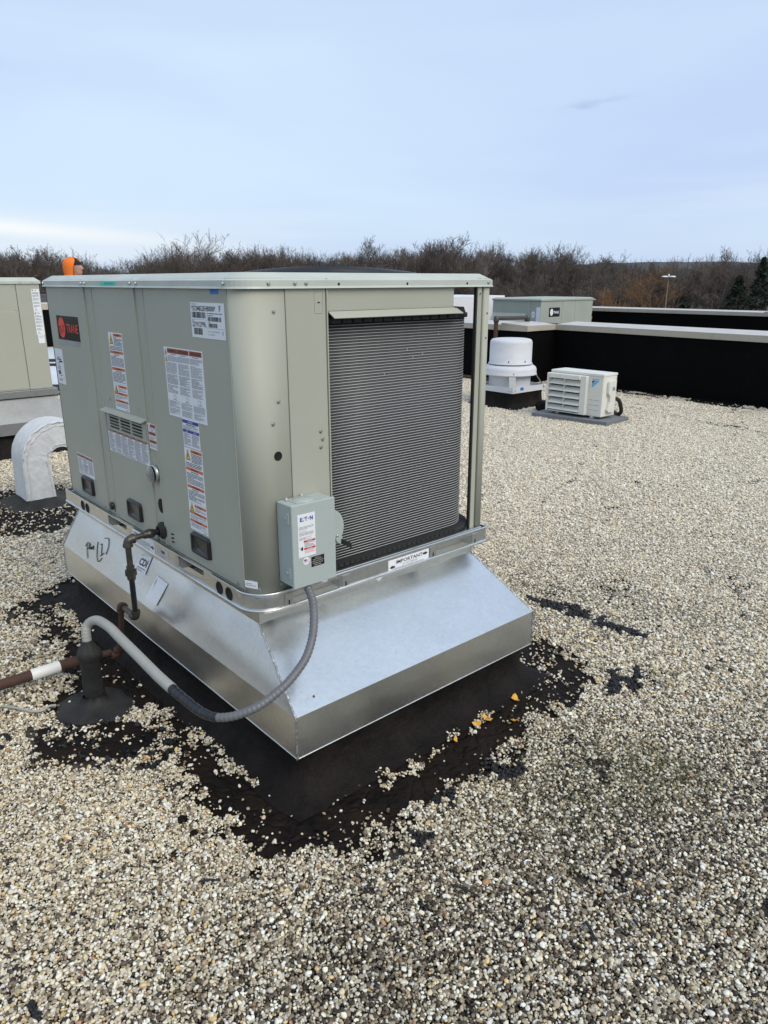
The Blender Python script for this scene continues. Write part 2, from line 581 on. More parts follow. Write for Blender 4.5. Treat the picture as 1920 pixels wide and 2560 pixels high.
def inst(me, name, parent, loc, rot=None):
    """another piece with the same mesh; loc is in world space"""
    o = bpy.data.objects.new(name, me)
    COL.objects.link(o)
    o.parent = parent
    o.location = Vector(loc) - ORG[parent.name]
    if rot is not None:
        o.rotation_euler = rot
    return o


V3 = Vector
LF = (V3((0, 0, 0)), V3((0, -1, 0)), V3((0, 0, 1)), V3((-1, 0, 0)))     # long side of the near unit: u = -y, v = z
RF = (V3((0, 0, 0)), V3((1, 0, 0)), V3((0, 0, 1)), V3((0, -1, 0)))      # coil end: u = x, v = z


def shift(fr, n):
    return (fr[0] + fr[3] * n, fr[1], fr[2], fr[3])


# ------------------------------------------------------------------ labels
LMATS = ['paper', 'ink', 'ink_l', 'orange', 'brick', 'blue', 'yellow', 'red', 'logo_red', 'logo_black', 'silver', 'cyanblue', 'teal', 'pink', 'violet', 'lightblue', 'sticker_old']
LI = {k: i for i, k in enumerate(LMATS)}


class Sticker:
    """flat printed label; origin top left, x right, y down, metres"""

    def __init__(s, fr, u, v, w, h, base='paper', th=.0006):
        s.fr, s.u, s.v, s.w, s.h = fr, u, v, w, h
        s.b = MB()
        s.t = th
        s.b.fbox(fr, u, u + w, v - h, v, 0.0, th, LI[base])

    def rect(s, x, y, w, h, m):
        a, b = s.u + x, s.v - y
        s.b.fquad(s.fr, [(a, b - h), (a + w, b - h), (a + w, b), (a, b)], s.t + .0005, LI[m])

    def poly(s, pts, m, lift=.0005):
        s.b.fquad(s.fr, [(s.u + x, s.v - y) for x, y in pts], s.t + lift, LI[m])

    def para(s, x, y, w, h, n, m='ink_l', fill=.5, seed=0, indent=.0):
        rg = random.Random(seed + int(x * 1e4) + int(y * 1e4))
        p = h / n
        for i in range(n):
            end = w * (1 if rg.random() < .7 else rg.uniform(.4, .95))
            q = 0.0
            while q < end:
                l = min(rg.uniform(.08, .35) * w, end - q)
                s.rect(x + q, y + i * p + p * (1 - fill) / 2, l, p * fill, m)
                q += l + w * .025

    def text(s, t, x, y, h, m='ink', width=None, bold=.0, align='LEFT', shear=0.0):
        s.b.text(s.fr, t, s.u + x, s.v - y - h, h, LI[m], s.t + .0009, width, bold, align, shear)

    def head(s, x, y, w, h, m, t):
        s.rect(x, y, w, h, m)
        s.text(t, x + w / 2, y + h * .22, h * .56, 'ink' if m == 'orange' else 'sticker_old', align='CENTER', bold=.01)

    def warn_tri(s, x, y, w, h):
        s.poly([(x, y + h), (x + w, y + h), (x + w / 2, y)], 'ink')
        s.poly([(x + w * .1, y + h * .94), (x + w * .9, y + h * .94), (x + w / 2, y + h * .1)], 'yellow', .0009)
        s.poly([(x + w * .42, y + h * .9), (x + w * .5, y + h * .62), (x + w * .36, y + h * .62), (x + w * .55, y + h * .35), (x + w * .52, y + h * .56), (x + w * .66, y + h * .56)][::-1], 'ink', .0013)

    def bars(s, x, y, w, h, seed=1, n=34):
        rg = random.Random(seed)
        q = 0.0
        while q < w:
            l = rg.choice([.5, .5, 1, 1, 1.6]) * w / n * .8
            s.rect(x + q, y, min(l, w - q), h, 'ink')
            q += l + rg.choice([.5, .7, 1.3]) * w / n * .8

    def frame(s, x, y, w, h, t, m='ink'):
        s.rect(x, y, w, t, m)
        s.rect(x, y + h - t, w, t, m)
        s.rect(x, y + t, t, h - 2 * t, m)
        s.rect(x + w - t, y + t, t, h - 2 * t, m)

    def build(s, name, parent, label=None):
        o = s.b.build(name, LMATS, parent)
        if label:
            o['label'] = label
        return o

# ================================================================== SETTING
def mat_ground():
    m = mat('winter_ground', (0.075, 0.062, 0.045), 0.9, var=(0.11, 0.10, 0.06), var_scale=.02, var_amt=.8)
    return m


M['ground'] = mat_ground()
M['wood_floor'] = mat('wooded_slope', (0.042, 0.033, 0.027), 0.95, var=(0.075, 0.06, 0.05), var_scale=.25, var_amt=.9, bump=.8, bump_scale=.6, bump_dist=1.5, stretch=(1, 1, .4))
M['far_hill'] = mat('far_hill', (0.075, 0.078, 0.082), 0.95, var=(0.055, 0.055, 0.058), var_scale=.03, var_amt=.8)  # blue-gray tone paints the distance haze into the hill colour


def bed_material():
    m = bpy.data.materials.new('gravel_bed')
    m.use_nodes = True
    t = m.node_tree
    b = t.nodes['Principled BSDF']
    b.inputs['Roughness'].default_value = .85
    c = nd(t, 'ShaderNodeTexCoord')
    v = nd(t, 'ShaderNodeTexVoronoi')
    v.inputs['Scale'].default_value = 85
    t.links.new(c.outputs['Object'], v.inputs['Vector'])
    r = nd(t, 'ShaderNodeValToRGB')
    e = r.color_ramp.elements
    e[0].position, e[0].color = 0.0, (.010, .008, .006, 1)
    e[1].position, e[1].color = 1.0, (.07, .058, .044, 1)
    s = nd(t, 'ShaderNodeSeparateColor')
    t.links.new(v.outputs['Color'], s.inputs[0])
    t.links.new(s.outputs[0], r.inputs['Fac'])
    t.links.new(r.outputs[0], b.inputs['Base Color'])
    bp = nd(t, 'ShaderNodeBump')
    bp.inputs['Strength'].default_value = .6
    bp.inputs['Distance'].default_value = .004
    bp.invert = True
    t.links.new(v.outputs['Distance'], bp.inputs['Height'])
    t.links.new(bp.outputs[0], b.inputs['Normal'])
    return m


M['bed'] = bed_material()

# far ground
b = MB()
b.add([(-2500, -2500, -6), (2500, -2500, -6), (2500, 2500, -6), (-2500, 2500, -6)], [(0, 1, 2, 3)])
struct(b.build('ground', 'ground'))

# the building under the roof
bld = thing('building', (2, 5, -6), 'low building with black parapets under the gravel roof', 'building')
b = MB().box(-8, 24, -9, 18.9, -6, -.32)
b.build('wall', 'coping', bld)

# roof decks
b = MB().add([(-8, -8, 0), (9.5, -8, 0), (9.5, 18.5, 0), (-8, 18.5, 0)], [(0, 1, 2, 3)])
struct(b.build('roof', 'bed'))
b = MB().add([(9.5, -8, -.22), (20.8, -8, -.22), (20.8, 18.5, -.22), (9.5, 18.5, -.22)], [(0, 1, 2, 3)])
struct(b.build('lower_roof', 'bed'))


# ---- value noise / polygons in numpy
def vnoise(x, y, cell, seed):
    g = np.random.default_rng(seed).random((256, 256))
    fx, fy = x / cell + 1000, y / cell + 1000
    ix, iy = np.floor(fx).astype(int), np.floor(fy).astype(int)
    tx, ty = fx - ix, fy - iy
    tx, ty = tx * tx * (3 - 2 * tx), ty * ty * (3 - 2 * ty)
    a, b_ = g[ix % 256, iy % 256], g[(ix + 1) % 256, iy % 256]
    c, d = g[ix % 256, (iy + 1) % 256], g[(ix + 1) % 256, (iy + 1) % 256]
    return (a * (1 - tx) + b_ * tx) * (1 - ty) + (c * (1 - tx) + d * tx) * ty


def inpoly(x, y, poly):
    r = np.zeros(len(x), bool)
    n = len(poly)
    for i in range(n):
        x0, y0 = poly[i]
        x1, y1 = poly[(i + 1) % n]
        c = ((y0 > y) != (y1 > y)) & (x < (x1 - x0) * (y - y0) / ((y1 - y0) or 1e-9) + x0)
        r ^= c
    return r


TAR_A = [(0.07, 2.13), (-0.11, 2.05), (-0.24, 1.95), (-0.25, 1.61), (-0.26, 1.34), (-0.25, 1.14), (-0.35, 0.93), (-0.47, 0.83), (-0.43, 0.72), (-0.27, 0.64), (-0.13, 0.52), (-0.14, 0.35), (-0.24, 0.11), (-0.29, -0.08), (-0.26, -0.23), (-0.23, -0.33), (-0.17, -0.43), (-0.08, -0.52), (0.02, -0.55), (0.15, -0.55), (0.28, -0.54), (0.43, -0.53), (0.54, -0.52), (0.72, -0.50), (0.94, -0.48), (1.14, -0.48), (1.35, -0.46), (1.37, -0.30), (1.39, -0.12), (1.48, 0.13), (1.45, 2.1)]
MIX_L = [(-0.57, 0.72), (-0.31, 0.60), (-0.24, 0.46), (-0.19, 0.32), (-0.25, 0.13), (-0.32, 0.19), (-0.42, 0.32), (-0.59, 0.43), (-0.64, 0.55)]
MIX_L2 = [(-0.40, 1.92), (-0.26, 2.00), (-0.12, 1.87), (-0.10, 1.54), (-0.21, 1.25), (-0.26, 1.34), (-0.32, 1.61), (-0.41, 1.69)]
STRIPS = [[(-0.12, 0.35), (-0.07, 0.32), (-0.09, 0.17), (-0.09, -0.02), (-0.09, -0.12), (-0.12, -0.13), (-0.14, -0.03), (-0.15, 0.11), (-0.15, 0.27)],
          [(-0.29, 0.72), (-0.23, 0.60), (-0.28, 0.58), (-0.32, 0.65)],
          [(0.16, -0.39), (0.31, -0.38), (0.44, -0.36), (0.63, -0.36), (0.77, -0.35), (0.85, -0.35), (0.83, -0.38), (0.66, -0.38), (0.47, -0.39), (0.34, -0.41), (0.20, -0.42)],
          [(-0.16, 1.75), (-0.11, 1.76), (-0.13, 1.5), (-0.15, 1.35), (-0.19, 1.40), (-0.20, 1.55)]]
BLK = [[(0.49, -0.53), (0.60, -0.56), (0.65, -0.67), (0.57, -0.70), (0.50, -0.62)],
       [(0.28, -0.55), (0.37, -0.56), (0.29, -0.65), (0.23, -0.61)],
       [(1.83, 0.31), (1.87, 0.10), (1.90, -0.05), (1.88, -0.19), (1.91, -0.35), (1.88, -0.49), (1.81, -0.38), (1.80, -0.16), (1.77, -0.00), (1.77, 0.16)],
       [(1.40, -0.51), (1.59, -0.56), (1.45, -0.66), (1.25, -0.60)],
       [(0.10, -0.60), (0.16, -0.62), (0.14, -0.70), (0.09, -0.68)]]
GOOSE_TAR = [(0.25, 4.44), (0.46, 4.51), (0.69, 4.30), (0.9, 3.88), (0.60, 3.19), (0.28, 3.08), (0.06, 3.11), (-0.07, 3.17), (-.2, 3.7), (-.05, 4.3)]
UNIT2_TAR = [(-1.0, 6.9), (1.75, 6.9), (1.75, 5.75), (0.79, 5.60), (-1.0, 5.60)]
FAN_TAR = [(6.45, 4.12), (7.35, 4.15), (7.40, 5.0), (6.45, 5.0)]


def tar_sheet(name, poly, amp, z=.004, seed=1):
    """irregular patch of bare coating lying on the deck"""
    P = []
    n = len(poly)
    rg = random.Random(seed)
    for i in range(n):
        a, c = poly[i], poly[(i + 1) % n]
        d = math.dist(a, c)
        k = max(1, int(d / .05))
        for j in range(k):
            t = j / k
            P.append((a[0] + (c[0] - a[0]) * t + rg.uniform(-amp, amp), a[1] + (c[1] - a[1]) * t + rg.uniform(-amp, amp), z))
    bm = bmesh.new()
    vs_ = [bm.verts.new(p) for p in P]
    f = bm.faces.new(vs_)
    bmesh.ops.triangulate(bm, faces=[f])
    me = bpy.data.meshes.new(name)
    bm.to_mesh(me)
    bm.free()
    me.materials.append(M['tar'])
    o = bpy.data.objects.new(name, me)
    COL.objects.link(o)
    return struct(o)


def grow(poly, k):
    cx = sum(p[0] for p in poly) / len(poly)
    cy = sum(p[1] for p in poly) / len(poly)
    return [(p[0] + (k if p[0] > cx else -k), p[1] + (k if p[1] > cy else -k)) for p in poly]


tar_sheet('tar_flashing', grow(TAR_A, .10), .02, .004, 1)
tar_sheet('tar_flashing', MIX_L, .02, .007, 2)
tar_sheet('tar_flashing', grow(GOOSE_TAR, .12), .03, .004, 3)
tar_sheet('tar_flashing', grow(UNIT2_TAR, .1), .03, .007, 4)
tar_sheet('tar_flashing', grow(FAN_TAR, .05), .03, .004, 5)
tar_sheet('tar_flashing', BLK[2], .02, .004, 6)
tar_sheet('tar_flashing', BLK[3], .02, .007, 7)
# cant strip of coating at the foot of the parapet
tar_sheet('tar_flashing', [(8.78, -4.9), (9.32, -4.9), (9.36, 5.6), (8.5, 5.6), (8.3, 8), (8.2, 5.4), (8.95, 5.2), (8.9, 2)], .05, .004, 8)


# ---- the gravel
def gravel_points():
    out = []
    camx, camy = -1.17, -1.995
    az0 = R(48.93)
    for r0, r1, sp in ((.75, 2.9, .0077), (2.9, 5.0, .0096), (5.0, 13.5, .0120)):
        nx = int(17 / sp)
        gx, gy = np.meshgrid(np.arange(int(12.8 / sp)) * sp - 3.2, np.arange(int(14.8 / sp)) * sp * .95 - 4.6)
        gx[1::2] += sp * .5
        x, y = gx.ravel(), gy.ravel()
        dx, dy = x - camx, y - camy
        d = np.hypot(dx, dy)
        # a little wider than the view, pivot half a metre behind it
        bx, by = dx + .6 * math.cos(az0), dy + .6 * math.sin(az0)
        a = np.arctan2(by, bx) - az0
        k = (d >= r0) & (d < r1) & ((np.abs(a) < R(31.5)) | ((np.abs(a) < R(46)) & (RNG.random(len(a)) < .55)))
        side = np.abs(a) >= R(31.5)
        k &= ~((x > .0) & (x < 1.1) & (y > -.22) & (y < 1.82))
        xw = np.where(y > 5.66, 8.52, 9.27 - (5.66 - y) * .055)
        k &= x < xw
        k &= y < 9.5
        x, y, d, side = x[k], y[k], d[k], side[k]
        x = x + RNG.uniform(-.33, .33, len(x)) * sp
        y = y + RNG.uniform(-.33, .33, len(x)) * sp
        out.append((x, y, np.where(side, sp * 1.35, sp), d))
        # loose upper layer
        k = RNG.random(len(x)) < (.42 if r0 < 5 else .40)
        out.append((x[k] + RNG.uniform(-.5, .5, k.sum()) * sp, y[k] + RNG.uniform(-.5, .5, k.sum()) * sp, np.full(k.sum(), -sp), d[k]))
    x, y, sp, d = (np.concatenate([o[i] for o in out]) for i in range(4))
    top = sp < 0
    sp = np.abs(sp)
    # coverage
    wx = x + (vnoise(x, y, .055, 1) - .5) * .10 + (vnoise(x, y, .018, 2) - .5) * .05
    wy = y + (vnoise(x, y, .055, 3) - .5) * .10 + (vnoise(x, y, .018, 4) - .5) * .05
    dens = np.ones(len(x))
    clump = vnoise(x, y, .03, 5) * .6 + vnoise(x, y, .10, 6) * .4
    tar = inpoly(wx, wy, grow(TAR_A, .025))
    dens[tar] = np.where(clump[tar] > .66, .07, .008)
    rim = tar & ~inpoly(wx, wy, grow(TAR_A, -.035))
    dens[rim] = np.where(clump[rim] > .60, .20, .03)
    rim = tar & (x > 1.02) & (y < .1)
    dens[rim] = np.where(clump[rim] > .56, .30, .05) * np.clip((x[rim] - .95) / .22, .1, 1)
    for P in (GOOSE_TAR,):
        k = inpoly(wx, wy, P)
        dens[k] = np.where(clump[k] > .55, .22, .03)
    k = inpoly(wx, wy, UNIT2_TAR) | inpoly(wx, wy, FAN_TAR)
    dens[k] = .0
    for P in (MIX_L, MIX_L2):
        k = inpoly(wx, wy, P)
        dens[k] = np.where(clump[k] > .56, .55, .06)
    for P in STRIPS:
        k = inpoly(wx, wy, P)
        dens[k] = np.where(clump[k] > .42, .85, .2)
    # ragged margins: thin out just outside the bare patch
    wx2, wy2 = x + (vnoise(x, y, .12, 7) - .5) * .34, y + (vnoise(x, y, .12, 8) - .5) * .34
    edge = inpoly(wx2, wy2, grow(TAR_A, .05)) & ~tar & (dens > .99)
    dens[edge] = np.where(clump[edge] > .46, .9, .3)
    # thin spots
    thin = vnoise(x, y, .22, 9) * .55 + vnoise(x, y, .06, 10) * .45
    k = (thin > .80) & (dens > .9)
    dens[k] = .45
    # foot of the parapet: bare scraps
    foot = np.where(y > 5.66, 8.52, 9.27 - (5.66 - y) * .055) - x
    fn = vnoise(x * .6, y * .25, .09, 12) * .6 + vnoise(x, y, .05, 13) * .4
    k = (foot < .16 + .25 * (vnoise(x, y, .3, 14))) & (y < 5.6)
    dens[k] = np.where(fn[k] > .62, .8, .03)
    k = (foot > .3) & (foot < 1.7) & (y < 4.2) & (fn > .70)
    dens[k] = .15
    dens = np.where(np.hypot(x + .35, y - .735) < .15, np.minimum(dens, .02), dens)
    keep = RNG.random(len(x)) < dens
    keep &= ~(top & (dens < .5))
    x, y, sp, d, top, clump, tar = (q[keep] for q in (x, y, sp, d, top, clump, tar))
    n = len(x)
    # size
    s = np.exp(RNG.normal(0, .27, n)) * sp * .53
    s = np.clip(s, sp * .34, sp * 1.05)
    z = .004 + s * RNG.uniform(.30, .62, n) + np.where(top, sp * RNG.uniform(.45, .8, n), 0) + vnoise(x, y, .35, 21) * .006
    # colour: palette picks, shifted by broad dirt zones
    pal = np.array([(.85, .775, .605), (.87, .83, .735), (.70, .59, .40), (.46, .385, .27), (.25, .20, .14), (.115, .088, .062), (.034, .027, .021), (.74, .53, .24), (.50, .27, .13)])
    clean = np.array([.27, .15, .21, .17, .10, .05, .02, .034, .008])
    dirty = np.array([.15, .13, .10, .13, .16, .17, .13, .012, .004])
    dz = .45 * vnoise(x, y, .9, 31) + .35 * vnoise(x, y, .28, 32) + .20 * vnoise(x, y, .07, 33)
    # older, dirtier gravel in front and to the right of the curb
    near = np.clip((-.50 - (y + .25 * (x - .0))) / .55, 0, 1)
    right = np.exp(-(((x - .95) / .75) ** 2 + ((y + .95) / .45) ** 2))
    dirt = np.clip((dz - .42) * 2.6, 0, 1) * .55 + .55 * near + .55 * right
    left = np.clip((.9 - x) / .8, 0, 1) * np.clip((y - .6) / .6, 0, 1) * .25
    dirt = np.clip(dirt + left, 0, 1)
    far = np.clip((d - 4.0) / 3.0, 0, 1)
    dirt = dirt * (1 - .85 * far)
    u = RNG.random(n)
    pc, pd = np.cumsum(clean), np.cumsum(dirty)
    ic = np.searchsorted(pc / pc[-1], u)
    idd = np.searchsorted(pd / pd[-1], u)
    idx = np.where(RNG.random(n) < dirt, idd, ic)
    col = pal[idx] * RNG.uniform(.82, 1.12, (n, 1))
    # stone colour blended paler with distance from the camera and towards the right
    bl = (.42 * np.clip((d - 2.5) / 3.0, 0, 1) * np.clip((x - .2) / 1.2, .35, 1))[:, None]
    col = col * (1 - bl) + np.array((.84, .765, .635)) * bl
    # film of moss and dirt
    moss = np.clip((vnoise(x, y, .33, 41) - .55) * 3, 0, 1) * right
    col = col * (1 - .35 * moss[:, None]) + np.array((.20, .19, .08)) * (.35 * moss[:, None])
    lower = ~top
    col[lower] *= (1 - .10 - .30 * dirt[lower])[:, None]  # lower layer darkened: shade of the gaps painted into the stones
    # stones glued over with tar
    wxb, wyb = x + (vnoise(x, y, .05, 51) - .5) * .08, y + (vnoise(x, y, .05, 52) - .5) * .08
    blk = np.zeros(n, bool)
    for P in BLK:
        blk |= inpoly(wxb, wyb, P)
    blk &= vnoise(x, y, .035, 53) * .6 + vnoise(x, y, .09, 54) * .4 > .40
    blk |= (vnoise(x, y, .045, 55) > .93) & (vnoise(x, y, .4, 56) > .60) & (d < 4)
    blk |= inpoly(wxb, wyb, MIX_L) & (vnoise(x, y, .03, 57) > .66)
    col[blk] = np.array((.012, .012, .013)) * RNG.uniform(.7, 1.6, (blk.sum(), 1))
    s[blk] *= 1.25
    return x, y, z, s, np.clip(col, 0, .86)


gx_, gy_, gz_, gs_, gc_ = gravel_points()
NP = len(gx_)
me = bpy.data.meshes.new('gravel')
me.vertices.add(NP)
me.vertices.foreach_set('co', np.stack([gx_, gy_, gz_], 1).astype(np.float32).ravel())
a = me.attributes.new('col', 'FLOAT_COLOR', 'POINT')
a.data.foreach_set('color', np.concatenate([gc_, np.ones((NP, 1))], 1).astype(np.float32).ravel())
a = me.attributes.new('siz', 'FLOAT_VECTOR', 'POINT')
a.data.foreach_set('vector', (gs_[:, None] * np.stack([RNG.uniform(.95, 1.35, NP), RNG.uniform(.75, 1.05, NP), RNG.uniform(.5, .85, NP)], 1)).astype(np.float32).ravel())
a = me.attributes.new('rot', 'FLOAT_VECTOR', 'POINT')
a.data.foreach_set('vector', np.stack([RNG.normal(0, .42, NP), RNG.normal(0, .42, NP), RNG.uniform(0, 6.28, NP)], 1).astype(np.float32).ravel())
a = me.attributes.new('pick', 'INT', 'POINT')
a.data.foreach_set('value', RNG.integers(0, 5, NP).astype(np.int32))
me.update()


def pebble_material():
    m = bpy.data.materials.new('pebble')
    m.use_nodes = True
    t = m.node_tree
    b = t.nodes['Principled BSDF']
    b.inputs['Roughness'].default_value = .55
    b.inputs['Specular IOR Level'].default_value = .35
    at = nd(t, 'ShaderNodeAttribute', attribute_type='INSTANCER', attribute_name='col')
    c = nd(t, 'ShaderNodeTexCoord')
    n = nd(t, 'ShaderNodeTexNoise')
    n.inputs['Scale'].default_value = 1.4
    n.inputs['Detail'].default_value = 3
    t.links.new(c.outputs['Object'], n.inputs['Vector'])
    r = nd(t, 'ShaderNodeMapRange')
    r.inputs['From Min'].default_value = .3
    r.inputs['From Max'].default_value = .7
    r.inputs['To Min'].default_value = .78
    r.inputs['To Max'].default_value = 1.08
    t.links.new(n.outputs['Fac'], r.inputs['Value'])
    x = nd(t, 'ShaderNodeVectorMath', operation='SCALE')
    t.links.new(at.outputs['Color'], x.inputs[0])
    t.links.new(r.outputs[0], x.inputs['Scale'])
    t.links.new(x.outputs[0], b.inputs['Base Color'])
    return m


M['pebble'] = pebble_material()
gravel = bpy.data.objects.new('gravel', me)
COL.objects.link(gravel)
stuff(gravel)
tag(gravel, 'pale river gravel spread over the flat roof', 'gravel')
ng = bpy.data.node_groups.new('scatter_pebbles', 'GeometryNodeTree')
ng.interface.new_socket('Geometry', in_out='INPUT', socket_type='NodeSocketGeometry')
ng.interface.new_socket('Geometry', in_out='OUTPUT', socket_type='NodeSocketGeometry')
gi, go = nd(ng, 'NodeGroupInput'), nd(ng, 'NodeGroupOutput')
jn = nd(ng, 'GeometryNodeJoinGeometry')
for i in range(5):
    ico = nd(ng, 'GeometryNodeMeshIcoSphere')
    ico.inputs['Radius'].default_value = 1.0
    ico.inputs['Subdivisions'].default_value = 2
    ps = nd(ng, 'GeometryNodeInputPosition')
    ad = nd(ng, 'ShaderNodeVectorMath', operation='ADD')
    ad.inputs[1].default_value = (i * 7.3, i * 3.1, i * 1.7)
    ng.links.new(ps.outputs[0], ad.inputs[0])
    nz = nd(ng, 'ShaderNodeTexNoise')
    nz.inputs['Scale'].default_value = .75
    nz.inputs['Detail'].default_value = 1
    ng.links.new(ad.outputs[0], nz.inputs['Vector'])
    sb = nd(ng, 'ShaderNodeVectorMath', operation='SUBTRACT')
    sb.inputs[1].default_value = (.5, .5, .5)
    ng.links.new(nz.outputs['Color'], sb.inputs[0])
    sc = nd(ng, 'ShaderNodeVectorMath', operation='SCALE')
    sc.inputs['Scale'].default_value = 1.05
    ng.links.new(sb.outputs[0], sc.inputs[0])
    spn = nd(ng, 'GeometryNodeSetPosition')
    ng.links.new(ico.outputs[0], spn.inputs['Geometry'])
    ng.links.new(sc.outputs[0], spn.inputs['Offset'])
    sm_ = nd(ng, 'GeometryNodeSetShadeSmooth')
    ng.links.new(spn.outputs[0], sm_.inputs['Geometry'])
    mt = nd(ng, 'GeometryNodeSetMaterial')
    mt.inputs['Material'].default_value = M['pebble']
    ng.links.new(sm_.outputs[0], mt.inputs['Geometry'])
    g2i = nd(ng, 'GeometryNodeGeometryToInstance')
    ng.links.new(mt.outputs[0], g2i.inputs[0])
    ng.links.new(g2i.outputs[0], jn.inputs[0])


def named(ng_, nm, ty):
    n = nd(ng_, 'GeometryNodeInputNamedAttribute', data_type=ty)
    n.inputs['Name'].default_value = nm
    return n.outputs[0]


iop = nd(ng, 'GeometryNodeInstanceOnPoints')
iop.inputs['Pick Instance'].default_value = True
ng.links.new(gi.outputs[0], iop.inputs['Points'])
ng.links.new(jn.outputs[0], iop.inputs['Instance'])
ng.links.new(named(ng, 'pick', 'INT'), iop.inputs['Instance Index'])
e2r = nd(ng, 'FunctionNodeEulerToRotation')
ng.links.new(named(ng, 'rot', 'FLOAT_VECTOR'), e2r.inputs[0])
ng.links.new(e2r.outputs[0], iop.inputs['Rotation'])
ng.links.new(named(ng, 'siz', 'FLOAT_VECTOR'), iop.inputs['Scale'])
ng.links.new(iop.outputs[0], go.inputs[0])
md = gravel.modifiers.new('scatter', 'NODES')
md.node_group = ng


# ---- parapets
def wall_block(parent, name, x0, x1, y0, y1, z0, z1, mt='tar_wall'):
    """coated wall with a slightly uneven surface"""
    bm = bmesh.new()
    bmesh.ops.create_cube(bm, size=1)
    for v in bm.verts:
        v.co = ((x0 + x1) / 2 + v.co.x * (x1 - x0), (y0 + y1) / 2 + v.co.y * (y1 - y0), (z0 + z1) / 2 + v.co.z * (z1 - z0))
    me_ = bpy.data.meshes.new(name)
    bm.to_mesh(me_)
    bm.free()
    me_.materials.append(M[mt])
    me_.transform(Matrix.Translation(-ORG[parent.name]))
    o = bpy.data.objects.new(name, me_)
    COL.objects.link(o)
    o.parent = parent
    return o


def coping(parent, p0, p1, w, zf0, zf1, out):
    """one length of bent-metal coping from p0 to p1 (inner top edge), fascia towards -out"""
    a, c = V3((*p0, 0)), V3((*p1, 0))
    o = V3((*out, 0))
    prof = [(-.03, zf0), (-.034, zf0 + .004), (-.03, zf1), (w, zf1 + .03), (w + .03, zf1 + .02), (w + .03, zf0)]
    va = [a + o * n + V3((0, 0, z)) for n, z in prof]
    vb = [c + o * n + V3((0, 0, z)) for n, z in prof]
    k = len(prof)
    b_ = MB()
    d = (c - a)
    flip = d.cross(o).z < 0
    for i in range(k):
        j = (i + 1) % k
        q = [va[i], va[j], vb[j], vb[i]]
        if flip:
            q = q[::-1]
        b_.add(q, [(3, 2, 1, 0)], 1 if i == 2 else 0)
    b_.add(va, [tuple(range(k))])
    b_.add(vb, [tuple(range(k - 1, -1, -1))])
    return b_.build('coping', ['coping', 'coping_top_lit'], parent)


pw = thing('parapet_wall', (9.0, 3, 0), 'long black coated parapet with beige metal coping behind the cream heat pump', 'parapet')
wall_block(pw, 'wall', 8.60, 9.12, 6.20, 18.4, -.2, .93)
wall_block(pw, 'wall', 8.60, 9.90, 5.68, 6.197, -.2, .93)
bm_ = MB()
bm_.hexa([(8.76, -5, -.2), (9.25, -5, -.2), (9.88, 5.677, -.2), (9.36, 5.677, -.2)], [(8.76, -5, .93), (9.25, -5, .93), (9.88, 5.677, .93), (9.36, 5.677, .93)])
bm_.build('wall', 'tar_wall', pw)
# sloped flashing at the foot
MB().hexa([(8.68, -5, 0), (8.80, -5, 0), (9.40, 5.67, 0), (9.27, 5.67, 0)], [(8.76, -5, .02), (8.80, -5, .10), (9.40, 5.67, .10), (9.355, 5.67, .02)]).build('cant_strip', 'tar_wall', pw)
dC = V3((9.36 - 8.76, 10.677, 0)).normalized()
nC = (dC.y, -dC.x)
ys = [5.65, 2.9, 1.2, -1.6, -5]
for i in range(4):
    f = lambda y: (8.76 + (y + 5) * (.60 / 10.677), y)
    coping(pw, f(ys[i] - (.004 if i else 0)), f(ys[i + 1]), .50, .86, .95, nC)
coping(pw, (8.57, 5.68), (9.33, 5.68), .49, .861, .951, (0, 1))
for y0, y1 in ((6.205, 9.2), (9.205, 12.2), (12.205, 15.2), (15.205, 18.3)):
    coping(pw, (8.60, y0), (8.60, y1), .50, .86, .95, (1, 0))
# rusted pipe lying at the wall foot
MB().tube([(8.45, 6.3, .04), (8.44, 9.5, .04)], .035, 8).build('drain_pipe', 'rust', pw)

pb = thing('parapet_wall', (4, 18.5, 0), 'black parapet with pale coping in the gap between the two tan units', 'parapet')
wall_block(pb, 'wall', -7, 8.59, 18.4, 18.8, 0, 1.0)
for x0 in (-7, -3.8, -.6, 2.6, 5.8):
    coping(pb, (x0 + .004, 18.4), (min(x0 + 3.2, 8.56), 18.4), .4, .96, 1.10, (0, 1))

p2 = thing('parapet_wall', (20.7, 9, -.2), 'farther black parapet with a jog in its beige coping at far right', 'parapet')
wall_block(p2, 'wall', 20.7, 21.1, 6.95, 18.3, -.22, .70)
wall_block(p2, 'wall', 20.7, 22.1, 6.45, 6.947, -.22, .70)
wall_block(p2, 'wall', 21.7, 22.1, -8, 6.447, -.22, .70)
for y0, y1 in ((6.95, 9.8), (9.804, 12.8), (12.804, 15.8), (15.804, 18.3)):
    coping(p2, (20.7, y0), (20.7, y1), .4, .685, .79, (1, 0))
coping(p2, (20.67, 6.45), (21.67, 6.45), .47, .685, .79, (0, 1))
for y0, y1 in ((6.4, 3), (2.996, -.5), (-.504, -4), (-4.004, -8)):
    coping(p2, (21.7, y0), (21.7, y1), .4, .685, .79, (1, 0))

# white coated strip of roof beyond the second unit
struct(MB().box(1.9, 6.2, 9.9, 18.35, .002, .03).build('white_roof_strip', mat('white_roof_coating', (.66, .68, .72), .5, var=(.56, .58, .62), var_scale=2)))
for i, (pts, lab) in enumerate([([(3.6, 14.6, .06), (4.1, 14.4, .06), (4.6, 14.35, .06), (5.2, 14.3, .06)], 'straight black cable lying on the white roof strip'),
                                ([(3.4, 13.9, .05), (3.9, 13.35, .05), (4.4, 13.2, .05), (5.0, 13.3, .05)], 'curved black cable lying on the white roof strip')]):
    tag(MB().tube(pts, .035, 6).build('cable', 'plastic'), lab, 'cable')


